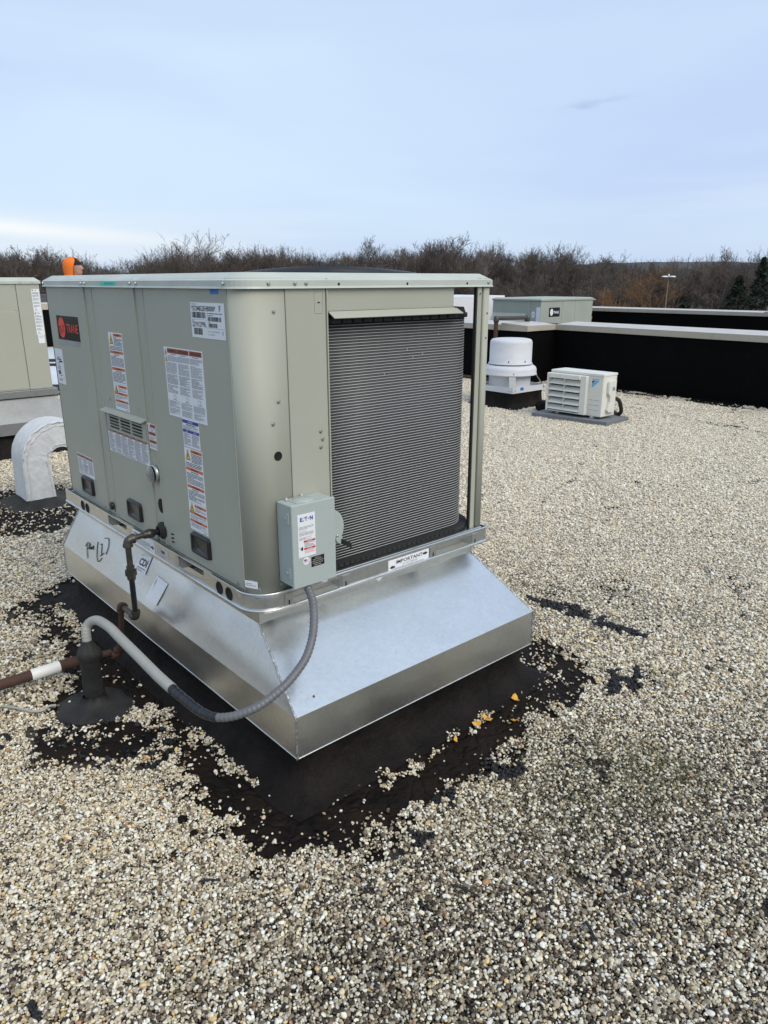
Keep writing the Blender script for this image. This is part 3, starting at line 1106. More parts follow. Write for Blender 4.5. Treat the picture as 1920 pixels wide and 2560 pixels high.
# ---- woods
def bare_tree(seed, H, spread=.34, twig=.022):
    rg = random.Random(seed)
    TV, TF, CV, CF = [], [], [], []

    def seg(p, q, r0, r1, V_, F_, n=3):
        d = (q - p)
        if d.length < 1e-5:
            return
        d.normalize()
        u = d.orthogonal().normalized()
        w = d.cross(u)
        o = len(V_)
        for (c, r_) in ((p, r0), (q, r1)):
            for j in range(n):
                a_ = 2 * math.pi * j / n
                V_.append(tuple(c + (u * math.cos(a_) + w * math.sin(a_)) * r_))
        for j in range(n):
            j2 = (j + 1) % n
            F_.append((o + j, o + j2, o + n + j2, o + n + j))

    def cone(p, q, r0):
        d = (q - p).normalized()
        u = d.orthogonal().normalized()
        w = d.cross(u)
        o = len(CV)
        for j in range(3):
            a_ = 2.094 * j
            CV.append(tuple(p + (u * math.cos(a_) + w * math.sin(a_)) * r0))
        CV.append(tuple(q))
        CF.extend([(o, o + 1, o + 3), (o + 1, o + 2, o + 3), (o + 2, o, o + 3)])

    def grow_(p, d, L, r, lv):
        if lv == 4:
            q = p + d * L
            q += V3((rg.uniform(-.1, .1), rg.uniform(-.1, .1), .12)) * L
            cone(p, q, max(r, twig))
            return
        ns = (7, 4, 3, 2)[lv]
        pos = p.copy()
        nodes = []
        for i in range(ns):
            t0, t1 = i / ns, (i + 1) / ns
            d = (d + V3((rg.gauss(0, 1), rg.gauss(0, 1), rg.gauss(0, .6) + (.35 if lv else .2))) * (.05, .13, .16, .18)[lv]).normalized()
            q = pos + d * (L / ns)
            ra, rb = r * (1 - .75 * t0), r * (1 - .75 * t1)
            seg(pos, q, max(ra, twig), max(rb, twig * .9), *((TV, TF) if lv == 0 else (CV, CF)), n=5 if lv == 0 else 3)
            nodes.append((pos.copy(), q.copy(), d.copy(), rb))
            pos = q
        nc = (rg.randint(11, 14), rg.randint(5, 7), rg.randint(5, 6), rg.randint(4, 6))[lv]
        for c in range(nc):
            t = (rg.uniform(.32, 1) if lv == 0 else rg.uniform(.25, 1))
            i = min(int(t * ns), ns - 1)
            a_, b_, dd, rb = nodes[i]
            pp = a_.lerp(b_, t * ns - i)
            az = rg.uniform(0, 6.283)
            side = (dd.orthogonal().normalized())
            side.rotate(Matrix.Rotation(az, 3, dd))
            ang = rg.uniform(.45, .95)
            nd_ = (dd * math.cos(ang) + side * math.sin(ang) + V3((0, 0, .22))).normalized()
            Ln = L * rg.uniform(.7, 1.05) * ((.50 * (1.18 - .38 * t)) * (spread / .34) if lv == 0 else (.56, .56, .5, .45)[lv])
            grow_(pp, nd_, Ln, max(rb * .62, twig), lv + 1)

    grow_(V3((0, 0, 0)), V3((rg.uniform(-.04, .04), rg.uniform(-.04, .04), 1)).normalized(), H * .76, H * .016, 0)
    return (TV, TF), (CV, CF)


def raw_mesh(name, vf, mt):
    me_ = bpy.data.meshes.new(name)
    me_.from_pydata(vf[0], [], vf[1])
    me_.materials.append(mt)
    me_.update()
    return me_


def bark(name, a_, b_):
    m = bpy.data.materials.new(name)
    m.use_nodes = True
    t = m.node_tree
    b = t.nodes['Principled BSDF']
    b.inputs['Roughness'].default_value = .95
    b.inputs['Specular IOR Level'].default_value = .1
    oi = nd(t, 'ShaderNodeObjectInfo')
    x = nd(t, 'ShaderNodeMixRGB')
    x.inputs['Color1'].default_value = (*a_, 1)
    x.inputs['Color2'].default_value = (*b_, 1)
    t.links.new(oi.outputs['Random'], x.inputs['Fac'])
    t.links.new(x.outputs[0], b.inputs['Base Color'])
    return m


M['bark'] = bark('gray_bark', (.09, .075, .063), (.30, .26, .22))
M['twigs'] = bark('brown_twigs', (.074, .060, .052), (.165, .14, .122))
M['twigs_tan'] = bark('orange_brown_twigs', (.20, .115, .06), (.24, .14, .075))
M['bark_pale'] = bark('pale_bark', (.19, .165, .135), (.22, .19, .155))
M['needles'] = mat('dark_needles', (.012, .022, .013), .9, var=(.022, .034, .018), var_scale=3)

VAR = []
for i in range(7):
    tv, cv = bare_tree(100 + i, 17.0, (.30, .36, .42, .34, .28, .40, .5)[i])
    VAR.append((raw_mesh('trunk', tv, M['bark']), raw_mesh('crown', cv, M['twigs'])))
CAMXY = (-1.17, -2.0)
ELEV = [(75.2, 0.0336), (73.77, 0.0322), (72.3, 0.0325), (70.3, 0.0293), (68.79, 0.0226), (67.77, 0.0167), (66.66, 0.0252), (64.43, 0.0362), (62.76, 0.0388), (61.1, 0.0361), (59.41, 0.0334), (57.66, 0.0412), (55.94, 0.0356), (53.61, 0.0308), (51.84, 0.0366), (50.07, 0.0429), (47.42, 0.0365), (45.95, 0.0394), (44.2, 0.0469), (43.03, 0.0439), (41.85, 0.0361), (40.71, 0.0412), (39.24, 0.03), (37.83, 0.037), (35.57, 0.0343), (34.41, 0.0246), (32.78, 0.0291), (31.92, 0.0186), (28.98, 0.0182), (27.43, 0.0189), (25.72, 0.0276), (24.19, 0.0205), (23.48, 0.0226), (22.61, 0.0333)]
_ea = np.array([e[0] for e in ELEV])[::-1]
_ee = np.array([e[1] for e in ELEV])[::-1]


def skyline(az):
    return float(np.interp(az, _ea, _ee))


def polar(az, d, z=-6.0):
    return V3((CAMXY[0] + d * math.cos(R(az)), CAMXY[1] + d * math.sin(R(az)), z))


def tree(name, az, dist, el, var, label, mats=None, cat='tree', wide=1.0):
    H = (7.65 + dist * el) * .99
    t = thing(name, polar(az, dist), label, cat)
    for nm, me_ in zip(('trunk', 'crown'), VAR[var]):
        if mats:
            me_ = me_.copy()
            me_.materials[0] = M[mats[0 if nm == 'trunk' else 1]]
        o = bpy.data.objects.new(nm, me_)
        COL.objects.link(o)
        o.parent = t
    k = H / 17.0
    t.scale = (k * wide, k * wide, k)
    t.rotation_euler = (0, 0, random.uniform(0, 6.28))
    return t


TR = [
    tree('bare_tree', 74.47, 165, .0351, 0, 'bare tree at the far left edge, above the second unit'),
    tree('bare_tree', 72.54, 175, .0325, 1, 'bare tree just left of the orange hood'),
    tree('bare_tree', 63.04, 165, .0387, 6, 'broad bushy bare tree rising over the left half of the near unit', wide=1.15),
    tree('bare_tree', 58.24, 170, .0402, 3, 'bare tree with a raised crown left of the fan guard'),
    tree('bare_tree', 49.78, 172, .0429, 5, 'bare tree just right of the black fan guard'),
    tree('bare_tree', 43.91, 165, .0469, 2, 'tallest bare tree, above the right corner post of the near unit'),
    tree('bare_tree', 41.57, 170, .0423, 4, 'second tallest bare tree, right of the corner post'),
    tree('bare_tree', 32.78, 150, .0291, 3, 'lone bare tree where the tall wood ends, above the beige far structure', ('bark_pale', 'twigs')),
    tree('bare_tree', 25.47, 175, .0275, 5, 'spreading bare oak standing out of the low wood at right', wide=1.2),
]
tree('orange_brown_tree', 29.42, 118, .0029, 6, 'orange brown twiggy tree with pale limbs behind the far parapet', ('bark_pale', 'twigs_tan'), wide=1.35)
tree('orange_brown_shrub', 31.75, 105, -.0136, 2, 'small orange brown shrub above the beige far structure', ('twigs_tan', 'twigs_tan'), 'shrub', wide=1.5)


def evergreen(az, dist, el, label, wide, seed, lift=0.0):
    H = 7.65 + dist * el - lift
    rg = random.Random(seed)
    t = thing('evergreen_tree', polar(az, dist, -6 + lift), label, 'tree')
    MB().tube([t.location, t.location + V3((0, 0, H * .9))], [H * .02, H * .004], 6).build('trunk', 'bark', t)
    v, f = [], []
    for i in range(2600):
        h = rg.random() ** .8
        rad = wide * (1.02 - h) ** .8 * (.55 + .45 * rg.random()) * (1 + .3 * math.sin(h * 31 + seed))
        a_ = rg.uniform(0, 6.283)
        c = V3((math.cos(a_) * rad, math.sin(a_) * rad, H * (.06 + .94 * h) - rad * .25))
        s = rg.uniform(.18, .5)
        q = [c + V3((rg.uniform(-s, s), rg.uniform(-s, s), rg.uniform(-s, s) * .7)) for _ in range(3)]
        o = len(v)
        v += [tuple(p) for p in q]
        f.append((o, o + 1, o + 2))
    o = bpy.data.objects.new('crown', raw_mesh('crown', (v, f), M['needles']))
    COL.objects.link(o)
    o.parent = t


evergreen(24.07, 150, .0049, 'dark evergreen standing in the wood at right, below the skyline', 3.2, 3)
evergreen(22.75, 140, .025, 'tall dark evergreen cut by the right edge of the picture', 2.4, 8)
evergreen(27.3, 130, -.024, 'low dark evergreen just above the far parapet', 3.0, 5)

# the wood itself: one mass of bare trees
wp, wr, ws, wi = [], [], [], []
rg = random.Random(5)
for k in range(1500):
    az = rg.uniform(17, 80)
    low = az < 31.8
    d = rg.uniform(178, 262) if not low else rg.uniform(150, 300)
    sub = rg.random()
    el = skyline(az)
    if sub < .45:
        H = (7.65 + d * el) * rg.uniform(.66, .93)
    elif sub < .72:
        H = (7.65 + d * el) * rg.uniform(.55, .85)
    else:
        H = rg.uniform(3.5, 7.5)
        d = rg.uniform(150, 200)
    if low and sub < .45:
        H *= 1.02
    p = polar(az, d)
    wp.append(tuple(p))
    wr.append((0, 0, rg.uniform(0, 6.28)))
    sc_ = H / 17.0
    wd = sc_ * rg.uniform(.8, 1.15) if sub < .72 else sc_ * rg.uniform(1.2, 2.0)
    ws.append((wd, wd, sc_))
    wi.append(rg.randrange(7))
me = bpy.data.meshes.new('winter_wood')
me.from_pydata(wp, [], [])
for nm, ty, key, arr in (('rot', 'FLOAT_VECTOR', 'vector', wr), ('siz', 'FLOAT_VECTOR', 'vector', ws)):
    a = me.attributes.new(nm, ty, 'POINT')
    a.data.foreach_set(key, np.array(arr, np.float32).ravel())
a = me.attributes.new('pick', 'INT', 'POINT')
a.data.foreach_set('value', np.array(wi, np.int32))
wood = bpy.data.objects.new('winter_wood', me)
COL.objects.link(wood)
stuff(wood)
tag(wood, 'dense bare winter wood along the horizon', 'woodland')
ng = bpy.data.node_groups.new('scatter_trees', 'GeometryNodeTree')
ng.interface.new_socket('Geometry', in_out='INPUT', socket_type='NodeSocketGeometry')
ng.interface.new_socket('Geometry', in_out='OUTPUT', socket_type='NodeSocketGeometry')
gi, go = nd(ng, 'NodeGroupInput'), nd(ng, 'NodeGroupOutput')
jn = nd(ng, 'GeometryNodeJoinGeometry')
src = {0: TR[0], 1: TR[1], 6: TR[2], 3: TR[3], 5: TR[4], 2: TR[5], 4: TR[6]}
for i in range(7):
    j2 = nd(ng, 'GeometryNodeJoinGeometry')
    for ch in src[i].children:
        oi = nd(ng, 'GeometryNodeObjectInfo', transform_space='ORIGINAL')
        oi.inputs['Object'].default_value = ch
        ng.links.new(oi.outputs['Geometry'], j2.inputs[0])
    g2i = nd(ng, 'GeometryNodeGeometryToInstance')
    ng.links.new(j2.outputs[0], g2i.inputs[0])
    ng.links.new(g2i.outputs[0], jn.inputs[0])
iop = nd(ng, 'GeometryNodeInstanceOnPoints')
iop.inputs['Pick Instance'].default_value = True
ng.links.new(gi.outputs[0], iop.inputs['Points'])
ng.links.new(jn.outputs[0], iop.inputs['Instance'])
ng.links.new(named(ng, 'pick', 'INT'), iop.inputs['Instance Index'])
e2r = nd(ng, 'FunctionNodeEulerToRotation')
ng.links.new(named(ng, 'rot', 'FLOAT_VECTOR'), e2r.inputs[0])
ng.links.new(e2r.outputs[0], iop.inputs['Rotation'])
ng.links.new(named(ng, 'siz', 'FLOAT_VECTOR'), iop.inputs['Scale'])
ng.links.new(iop.outputs[0], go.inputs[0])
md = wood.modifiers.new('scatter', 'NODES')
md.node_group = ng

# rising ground under and behind the wood
v, f = [], []
azs = np.arange(5, 95, .35)
rows = [(205, -1.0), (225, .15), (250, .38), (285, .50), (330, .50), (420, .2)]
for az in azs:
    for d, k in rows:
        el = skyline(float(az))
        top = 1.65 + d * el
        nz_ = float(vnoise(np.array([az * 3.0]), np.array([d * .3]), 1.7, 71)[0]) - .5
        z = -6.05 if k < 0 else -6 + (top + 6) * k * 1.15 + nz_ * 3.0
        v.append(tuple(polar(float(az), d + nz_ * 8, z)))
nr = len(rows)
for i in range(len(azs) - 1):
    for j in range(nr - 1):
        f.append((i * nr + j, (i + 1) * nr + j, (i + 1) * nr + j + 1, i * nr + j + 1))
o = bpy.data.objects.new('wooded_rise', raw_mesh('wooded_rise', (v, f), M['wood_floor']))
COL.objects.link(o)
struct(o)
v, f = [], []
azs = np.arange(8, 60, .4)
for az in azs:
    e_ = .0118 * math.exp(-((az - 28.5) / 9) ** 4) + .0090
    nz_ = float(vnoise(np.array([az]), np.array([0.]), .6, 81)[0]) * .0012
    v += [tuple(polar(float(az), 900, -6)), tuple(polar(float(az), 1150, 1.65 + 1150 * (e_ + nz_))), tuple(polar(float(az), 1500, -6))]
for i in range(len(azs) - 1):
    for j in range(2):
        f.append((i * 3 + j, (i + 1) * 3 + j, (i + 1) * 3 + j + 1, i * 3 + j + 1))
o = bpy.data.objects.new('hill', raw_mesh('hill', (v, f), M['far_hill']))
COL.objects.link(o)
struct(o)

# ================================================================== THE NEAR ROOFTOP UNIT
UL, UW = 1.779, 1.124
ZB, ZP, ZT = .570, .6275, 1.627          # rail foot, panel foot, panel head
unit = thing('rooftop_unit', (.56, .89, ZB), 'nearest tan packaged rooftop unit with exposed coil and many warning labels', 'rooftop unit')


def arc(cx, cy, r, a0, a1, n):
    return [(cx + r * math.cos(R(a0 + (a1 - a0) * i / n)), cy + r * math.sin(R(a0 + (a1 - a0) * i / n))) for i in range(n + 1)]


# added dark core so that no light passes behind the sheet metal
MB().box(.012, 1.112, 1.02, 1.765, ZP - .01, 1.66).build('light_block_core', 'gap', unit)
MB().hexa([(.08, .012, ZP - .01), (.305, .012, ZP - .01), (.305, 1.015, ZP - .01), (.012, 1.015, ZP - .01)],
          [(.08, .012, 1.655), (.305, .012, 1.655), (.305, 1.015, 1.655), (.012, 1.015, 1.655)]).build('light_block_core', 'gap', unit)

# long side panels and the recessed strips between them
for (y0, y1, n, nm) in ((1.290, 1.7785, 0, 'side_panel'), (1.197, 1.287, -.004, 'side_strip'), (.772, 1.194, 0, 'side_panel'), (.690, .769, -.004, 'side_strip'), (.0805, .687, 0, 'side_panel')):
    MB().fbox(LF, -y1, -y0, ZP, ZT + .03, -.012, n, 0).build(nm, 'paint', unit, bevel=.0025)
# raised hems along the strip edges
for y in (1.2885, 1.1955, .7705, .6885):
    MB().fbox(LF, -y - .0022, -y + .0022, ZP + .002, ZT + .03, -.010, .0025, 0).build('panel_hem', 'paint', unit, bevel=.0012)
# rounded corner panel and narrow end panel
path = [(0, .0775)] + arc(.075, .075, .075, 180, 270, 14) + [(.157, 0)]
MB().wall(path, ZP, ZT + .03, .006).build('corner_panel', 'paint', unit)
MB().fbox(LF, -.0805, -.0775, ZP, ZT + .03, -.010, .003, 0).build('panel_hem', 'paint', unit, bevel=.001)
ep = MB()
ep.fbox(RF, .1605, .317, ZP, ZT + .03, -.012, 0)
ep.build('end_panel', 'paint', unit, bevel=.0025)
MB().fbox(RF, .3185, .3235, ZP, ZT + .03, -.012, .004).build('panel_hem', 'paint', unit, bevel=.001)
# embossed service patch on the end panel
eb = MB()
for a in ((.272, .306, 1.6155, 1.617), (.272, .306, 1.548, 1.5495), (.272, .2735, 1.5495, 1.6155), (.3045, .306, 1.5495, 1.6155)):
    eb.fbox(RF, a[0], a[1], a[2], a[3], -.001, .0012)
eb.build('emboss', 'paint', unit)
MB().fbox(RF, .284, .294, 1.5795, 1.583, -.001, .0008).build('slot', 'hole', unit)
# far sides
MB().box(0, UW, UL - .012, UL, ZP, ZT + .03).build('back_panel', 'paint', unit, bevel=.0025)
MB().box(UW - .012, UW, 1.0, UL - .015, ZP, ZT + .03).build('rear_panel', 'paint', unit, bevel=.0025)

# header sheet over the coil with its drip flap
MB().fbox(RF, .326, .924, 1.552, ZT + .03, -.014, -.004).build('header_panel', 'paint', unit, bevel=.002)
fl = MB()
fl.add([(.326, -.001, 1.552), (.930, -.001, 1.552), (.948, -.026, 1.531), (.334, -.026, 1.531),
        (.326, .002, 1.550), (.930, .002, 1.550), (.948, -.024, 1.529), (.334, -.024, 1.529)],
       [(3, 2, 1, 0), (4, 5, 6, 7), (0, 1, 5, 4), (1, 2, 6, 5), (2, 3, 7, 6), (3, 0, 4, 7)])
fl.build('drip_flap', 'paint', unit)

# corner post at the far end of the coil face
ps = MB()
ps.box(1.046, 1.052, .002, .014, ZP - .005, ZT + .03, 1)
ps.box(1.052, 1.074, -.001, .006, ZP, ZT + .03)
ps.add([(1.074, -.001, ZP), (1.0865, .008, ZP), (1.0865, .008, ZT + .03), (1.074, -.001, ZT + .03)], [(0, 1, 2, 3)])
ps.build('corner_post', ['paint', 'gap'], unit)
pth = [(1.0865, .008), (1.088, -.002)] + [(1.104, -.003)] + arc(1.112, .010, .013, 270, 360, 6) + [(1.125, .06)]
MB().wall(pth, ZP, ZT + .03, .003).build('corner_post_flange', 'paint', unit)
for x, z in ((1.064, 1.60), (1.107, 1.525), (1.105, 1.43)):
    MB().lathe((x, -.0045, z), (0, -1, 0), [(.0035, 0), (.0001, .0003)], 8).build('bolt_hole', 'hole', unit)

# condenser coil: bent slab of fins and each flat tube across it
CP = [(.326, .030)] + [(.55, .028), (.8, .027), (.958, .027)] + arc(.958, .157, .130, 270, 360, 10)[1:] + [(1.088, .4), (1.088, 1.0)]
MB().wall(CP, .652, 1.512, .022, smooth=True).build('coil_fins', 'fin', unit)
NT = 83
tb = MB().wall([(x, y) for x, y in CP], -.0016, .0016, .010)
# push outwards 1.6 mm
P_ = [V3((x, y, 0)) for x, y in CP]
out = []
for i in range(len(P_)):
    d = (P_[min(i + 1, len(P_) - 1)] - P_[max(i - 1, 0)]).normalized()
    out.append(P_[i] + V3((d.y, -d.x, 0)) * .0022)
tb = MB().wall([(p.x, p.y) for p in out], -.0009, .0009, .012)
t0 = tb.build('coil_tube', 'tube', unit, org=V3((0, 0, 0)))
for i in range(NT):
    z = 1.504 - i * (1.502 - .664) / (NT - 1)
    if i == 0:
        t0.location = V3((0, 0, z)) - ORG[unit.name]
    else:
        inst(t0.data, 'coil_tube', unit, (0, 0, z))
# little bent-fin nicks
nk = MB()
rg = random.Random(3)
for i in range(16):
    x, z = rg.uniform(.36, .95), rg.uniform(.68, 1.48)
    nk.fbox(RF, x, x + rg.uniform(.0006, .0016), z, z + rg.uniform(.003, .009), -.028, -.0245)
stuff(nk.build('bent_fin', 'tube', unit))
# foam gasket over the coil, tray under it
gp = [(.330, .004), (.945, .004)] + arc(.958, .14, .130, 270, 320, 4)
MB().wall(gp, 1.512, 1.5285, .05).build('coil_gasket', 'rubber', unit)
gb = MB()
for i in range(13):
    x = .338 + i * .046
    gb.box(x, x + .037, -.0035, .004, 1.5135, 1.5265)
gb.build('gasket_cell', 'rubber', unit)
MB().hexa([(.925, .0, 1.528), (1.000, .006, 1.520), (1.02, .12, 1.520), (.925, .12, 1.528)], [(.925, -.006, 1.553), (.972, -.004, 1.553), (1.0, .12, 1.553), (.925, .12, 1.553)]).build('gasket_end', 'rubber', unit)
tp = [(.330, -.004), (.958, -.004)] + arc(.966, .152, .156, 270, 360, 10)[1:] + [(1.122, .9)]
MB().wall(tp, .633, .662, .06).build('coil_tray', 'rubber', unit)
tg = MB()
for i in range(24):
    x = .345 + i * .026
    tg.box(x, x + .018, -.008, -.003, .648, .6605)
tg.build('tray_rib', 'rubber', unit)

# base pan and fork-pocket rail
MB().box(-.006, UW + .004, -.010, UL + .004, ZP - .010, ZP - .001).build('base_pan', 'galv_rail', unit)
RO = .027
rz0, rz1 = ZB, .636
bp = MB()
bp.fbox(RF, .30, 1.105, .6265, .6415, .004, .0215)
bp.build('pan_lip', 'galv_rail', unit, bevel=.003)
rail = MB()
lfr, rfr = shift(LF, RO), shift(RF, RO)
# long side: plates between pockets; v range split by pocket height
slots = [(1.032, 1.240), (.330, .536)]
ya = [UL + .027, 1.240, 1.032, .536, .330, .085]
for i in range(5):
    u0, u1 = -ya[i], -ya[i + 1]
    if i % 2 == 0:
        rail.fbox(lfr, u0, u1, rz0, rz1, -.004, 0)
    else:
        rail.fbox(lfr, u0, u1, rz0, .5865, -.004, 0)
        rail.fbox(lfr, u0, u1, .6300, rz1, -.004, 0)
# rounded near corner
rr = .103
cpath = [(-RO, .085)] + arc(-RO + rr, -RO + rr, rr, 180, 270, 12)[1:]
rail.wall(cpath, rz0, rz1, .004)
xa = [-RO + rr, .128, .332, .828, 1.034, UW - .004]
for i in range(5):
    if i % 2 == 0:
        rail.fbox(rfr, xa[i], xa[i + 1], rz0, .634, -.004, 0)
    else:
        rail.fbox(rfr, xa[i], xa[i + 1], rz0, .577, -.004, 0)
        rail.fbox(rfr, xa[i], xa[i + 1], .617, .634, -.004, 0)
# far corner
rail.wall([(UW - .004, -RO)] + arc(UW - .004, -RO + .022, .022, 270, 360, 6) + [(UW + .018, UL)], rz0, .634, .004)
rail.fbox((V3((0, UL + .027, 0)), V3((-1, 0, 0)), V3((0, 0, 1)), V3((0, 1, 0))), -UW, .027, rz0, rz1, -.004, 0)
rl = rail.build('base_rail', 'galv_rail', unit, bevel=.0015)
# rolled lower and upper edges
full = [(-RO - .002, UL + .02), (-RO - .002, .085)] + arc(-RO + rr, -RO + rr, rr + .002, 180, 270, 12)[1:] + [(UW - .004, -RO - .002)] + arc(UW - .004, -RO + .022, .024, 270, 350, 5)
MB().tube([(x, y, rz0 + .004) for x, y in full], .006, 8).build('rail_edge', 'galv_rail', unit)
MB().tube([(x, y, .6345) for x, y in full[1:]], .0045, 8).build('rail_edge', 'galv_rail', unit)
# pocket linings
for y1, y0 in ((1.25, 1.022), (.546, .320)):
    pk = MB()
    pk.box(.045, .049, y0, y1, ZB + .002, ZP - .012)
    pk.box(-.020, .045, y0, y0 + .003, ZB + .002, ZP - .012)
    pk.box(-.020, .045, y1 - .003, y1, ZB + .002, ZP - .012)
    pk.tube([(.02, y0, .600), (.02, y1, .600)], .004, 6)
    pk.build('fork_pocket', 'galv_rail', unit)
for x0, x1 in ((.118, .342), (.818, 1.044)):
    pk = MB()
    pk.box(x0, x1, .030, .034, ZB + .002, ZP - .012)
    pk.box(x0, x0 + .003, -.020, .03, ZB + .002, ZP - .012)
    pk.box(x1 - .003, x1, -.020, .03, ZB + .002, ZP - .012)
    pk.build('fork_pocket', 'galv_rail', unit)
# alignment brackets on the coil end
for x in (.107, .356, .806, 1.056):
    bb = MB()
    bb.fbox(rfr, x - .017, x + .017, ZB + .006, .622, .0005, .003, 0)
    bb.fbox(rfr, x - .003, x + .003, .581, .597, .003, .0036, 1)
    bb.build('alignment_bracket', ['galv_rail', 'hole'], unit, bevel=.001)
# paired lifting holes in the long rail
for y in (1.564, 1.503, .214, .146):
    MB().lathe((-RO - .0006, y, .601), (-1, 0, 0), [(.0001, .0), (.021, 0), (.0215, .0008), (.0235, .0010), (.0245, 0)], 20).build('lifting_hole', ['hole'], unit)


# cap: overhanging roof sheet, chamfered edge, flat top
def cap_ring(o, z, r, cut=.022):
    """outline with a rounded near corner and clipped far corners"""
    return arc(-o + r, -o + r, r, 180, 270, 8) + [(UW + o - cut, -o), (UW + o, -o + cut), (UW + o, UL + o - cut), (UW + o - cut, UL + o), (-o + cut * .4, UL + o), (-o, UL + o - cut * .4)]


def ring3(o, z, r, cut):
    return [V3((x, y, z)) for x, y in cap_ring(o, z, r, cut)]


cb = MB()
rings = [ring3(.0085, 1.6250, .085, .006), ring3(.0115, 1.6255, .088, .006), ring3(.0085, 1.632, .085, .006), ring3(.0085, 1.650, .085, .006), ring3(-.028, 1.6735, .05, .006)]
k = len(rings[0])
v = [p for r_ in rings for p in r_]
f = []
for i in range(len(rings) - 1):
    for j in range(k):
        j2 = (j + 1) % k
        f.append((i * k + j, i * k + j2, (i + 1) * k + j2, (i + 1) * k + j))
cb.add(v, f)
cb.add(rings[-1], [tuple(range(k))])
cb.add(ring3(.008, 1.6258, .085, .006), [tuple(range(k - 1, -1, -1))])
cb.build('roof_cap', 'paint_cap_lit', unit)


# fasteners
sb_ = MB()
sb_.lathe((0, 0, 0), (0, 0, 1), [(.0072, 0), (.0072, .0012), (.0048, .0014)], 14, smooth=False)
sb_.lathe((0, 0, 0), (0, 0, 1), [(.0048, .0012), (.0046, .0045), (.0001, .0047)], 6, smooth=False)
scr = sb_.build('screw', 'screw', unit, org=V3((0, 0, 0)))
first = [True]


def screw(p, n, parent=unit):
    rot = V3(n).to_track_quat('Z', 'Y').to_euler()
    if first[0] and parent is unit:
        scr.location = V3(p) - ORG[unit.name]
        scr.rotation_euler = rot
        first[0] = False
        return scr
    return inst(scr.data, 'screw', parent, p, rot)


for y in (1.772, 1.28, 1.235, .775, .72, .08):
    screw((-.009, y, 1.641), (-1, 0, 0))
for x in (.096, .193, .236, 1.103):
    screw((x, -.009, 1.641), (0, -1, 0))
for x in (.366, .672, .981):
    MB().lathe((x, -.009, 1.638), (0, -1, 0), [(.0048, 0), (.0001, .0004)], 10).build('cap_hole', 'hole', unit)
for x, z in ((.116, 1.558), (.119, 1.278), (.095, 1.208), (.283, 1.160), (.290, 1.132), (.282, 1.105), (.10, .648)):
    screw((x, 0, z), (0, -1, 0))
for y, z in ((1.73, .640), (1.70, .641), (1.33, .645), (1.27, .650), (1.22, .650), (1.165, .643), (.735, .655), (.705, .655), (.655, .640), (.12, .642), (1.12, 1.175), (.83, 1.165), (1.125, 1.075)):
    screw((0, y, z), (-1, 0, 0))
screw((.022, .02, .645), (-.7, -.7, 0))
MB().lathe((.108, -.0002, 1.100), (0, -1, 0), [(.0001, .0003), (.0135, .0003), (.0150, .0012), (.0158, 0)], 20).build('knockout_hole', 'hole', unit)

# black pull handles
for yc, zc in ((1.518, .706), (.970, .710), (.376, .711)):
    hb = MB()
    w2, h2 = .071, .042
    fr = (V3((0, yc, zc)), *LF[1:])

    def rrect(w, h, r, n=4):
        pts = []
        for cx, cy, a0 in ((w - r, h - r, 0), (-w + r, h - r, 90), (-w + r, -h + r, 180), (w - r, -h + r, 270)):
            pts += arc(cx, cy, r, a0, a0 + 90, n)
        return pts

    o1, o2, o3, o4 = rrect(w2, h2, .013), rrect(w2 - .004, h2 - .004, .011), rrect(w2 - .014, h2 - .012, .008), rrect(w2 - .018, h2 - .016, .006)
    k = len(o1)
    P = lambda pts, n: [fr[0] + fr[1] * a + fr[2] * c + fr[3] * n for a, c in pts]
    v = P(o1, 0) + P(o2, .013) + P(o3, .013) + P(o4, .006)
    f = [(i * k + j, i * k + (j + 1) % k, (i + 1) * k + (j + 1) % k, (i + 1) * k + j) for i in range(3) for j in range(k)]
    hb.add(v, f, 0, True)
    hl = hb.build('pull_handle', 'plastic', unit)
    rc = MB()
    a_, c_ = w2 - .017, h2 - .015
    apex = (-.030, -.018, .0015)
    cs = [(-a_, -c_), (a_, -c_), (a_, c_), (-a_, c_)]
    pts = [fr[0] + fr[1] * p[0] + fr[2] * p[1] + fr[3] * .0070 for p in cs] + [fr[0] + fr[1] * apex[0] + fr[2] * apex[1] + fr[3] * apex[2]]
    rc.add(pts, [(0, 1, 4), (1, 2, 4), (2, 3, 4), (3, 0, 4)])
    rc.build('recess', 'plastic_in', hl)

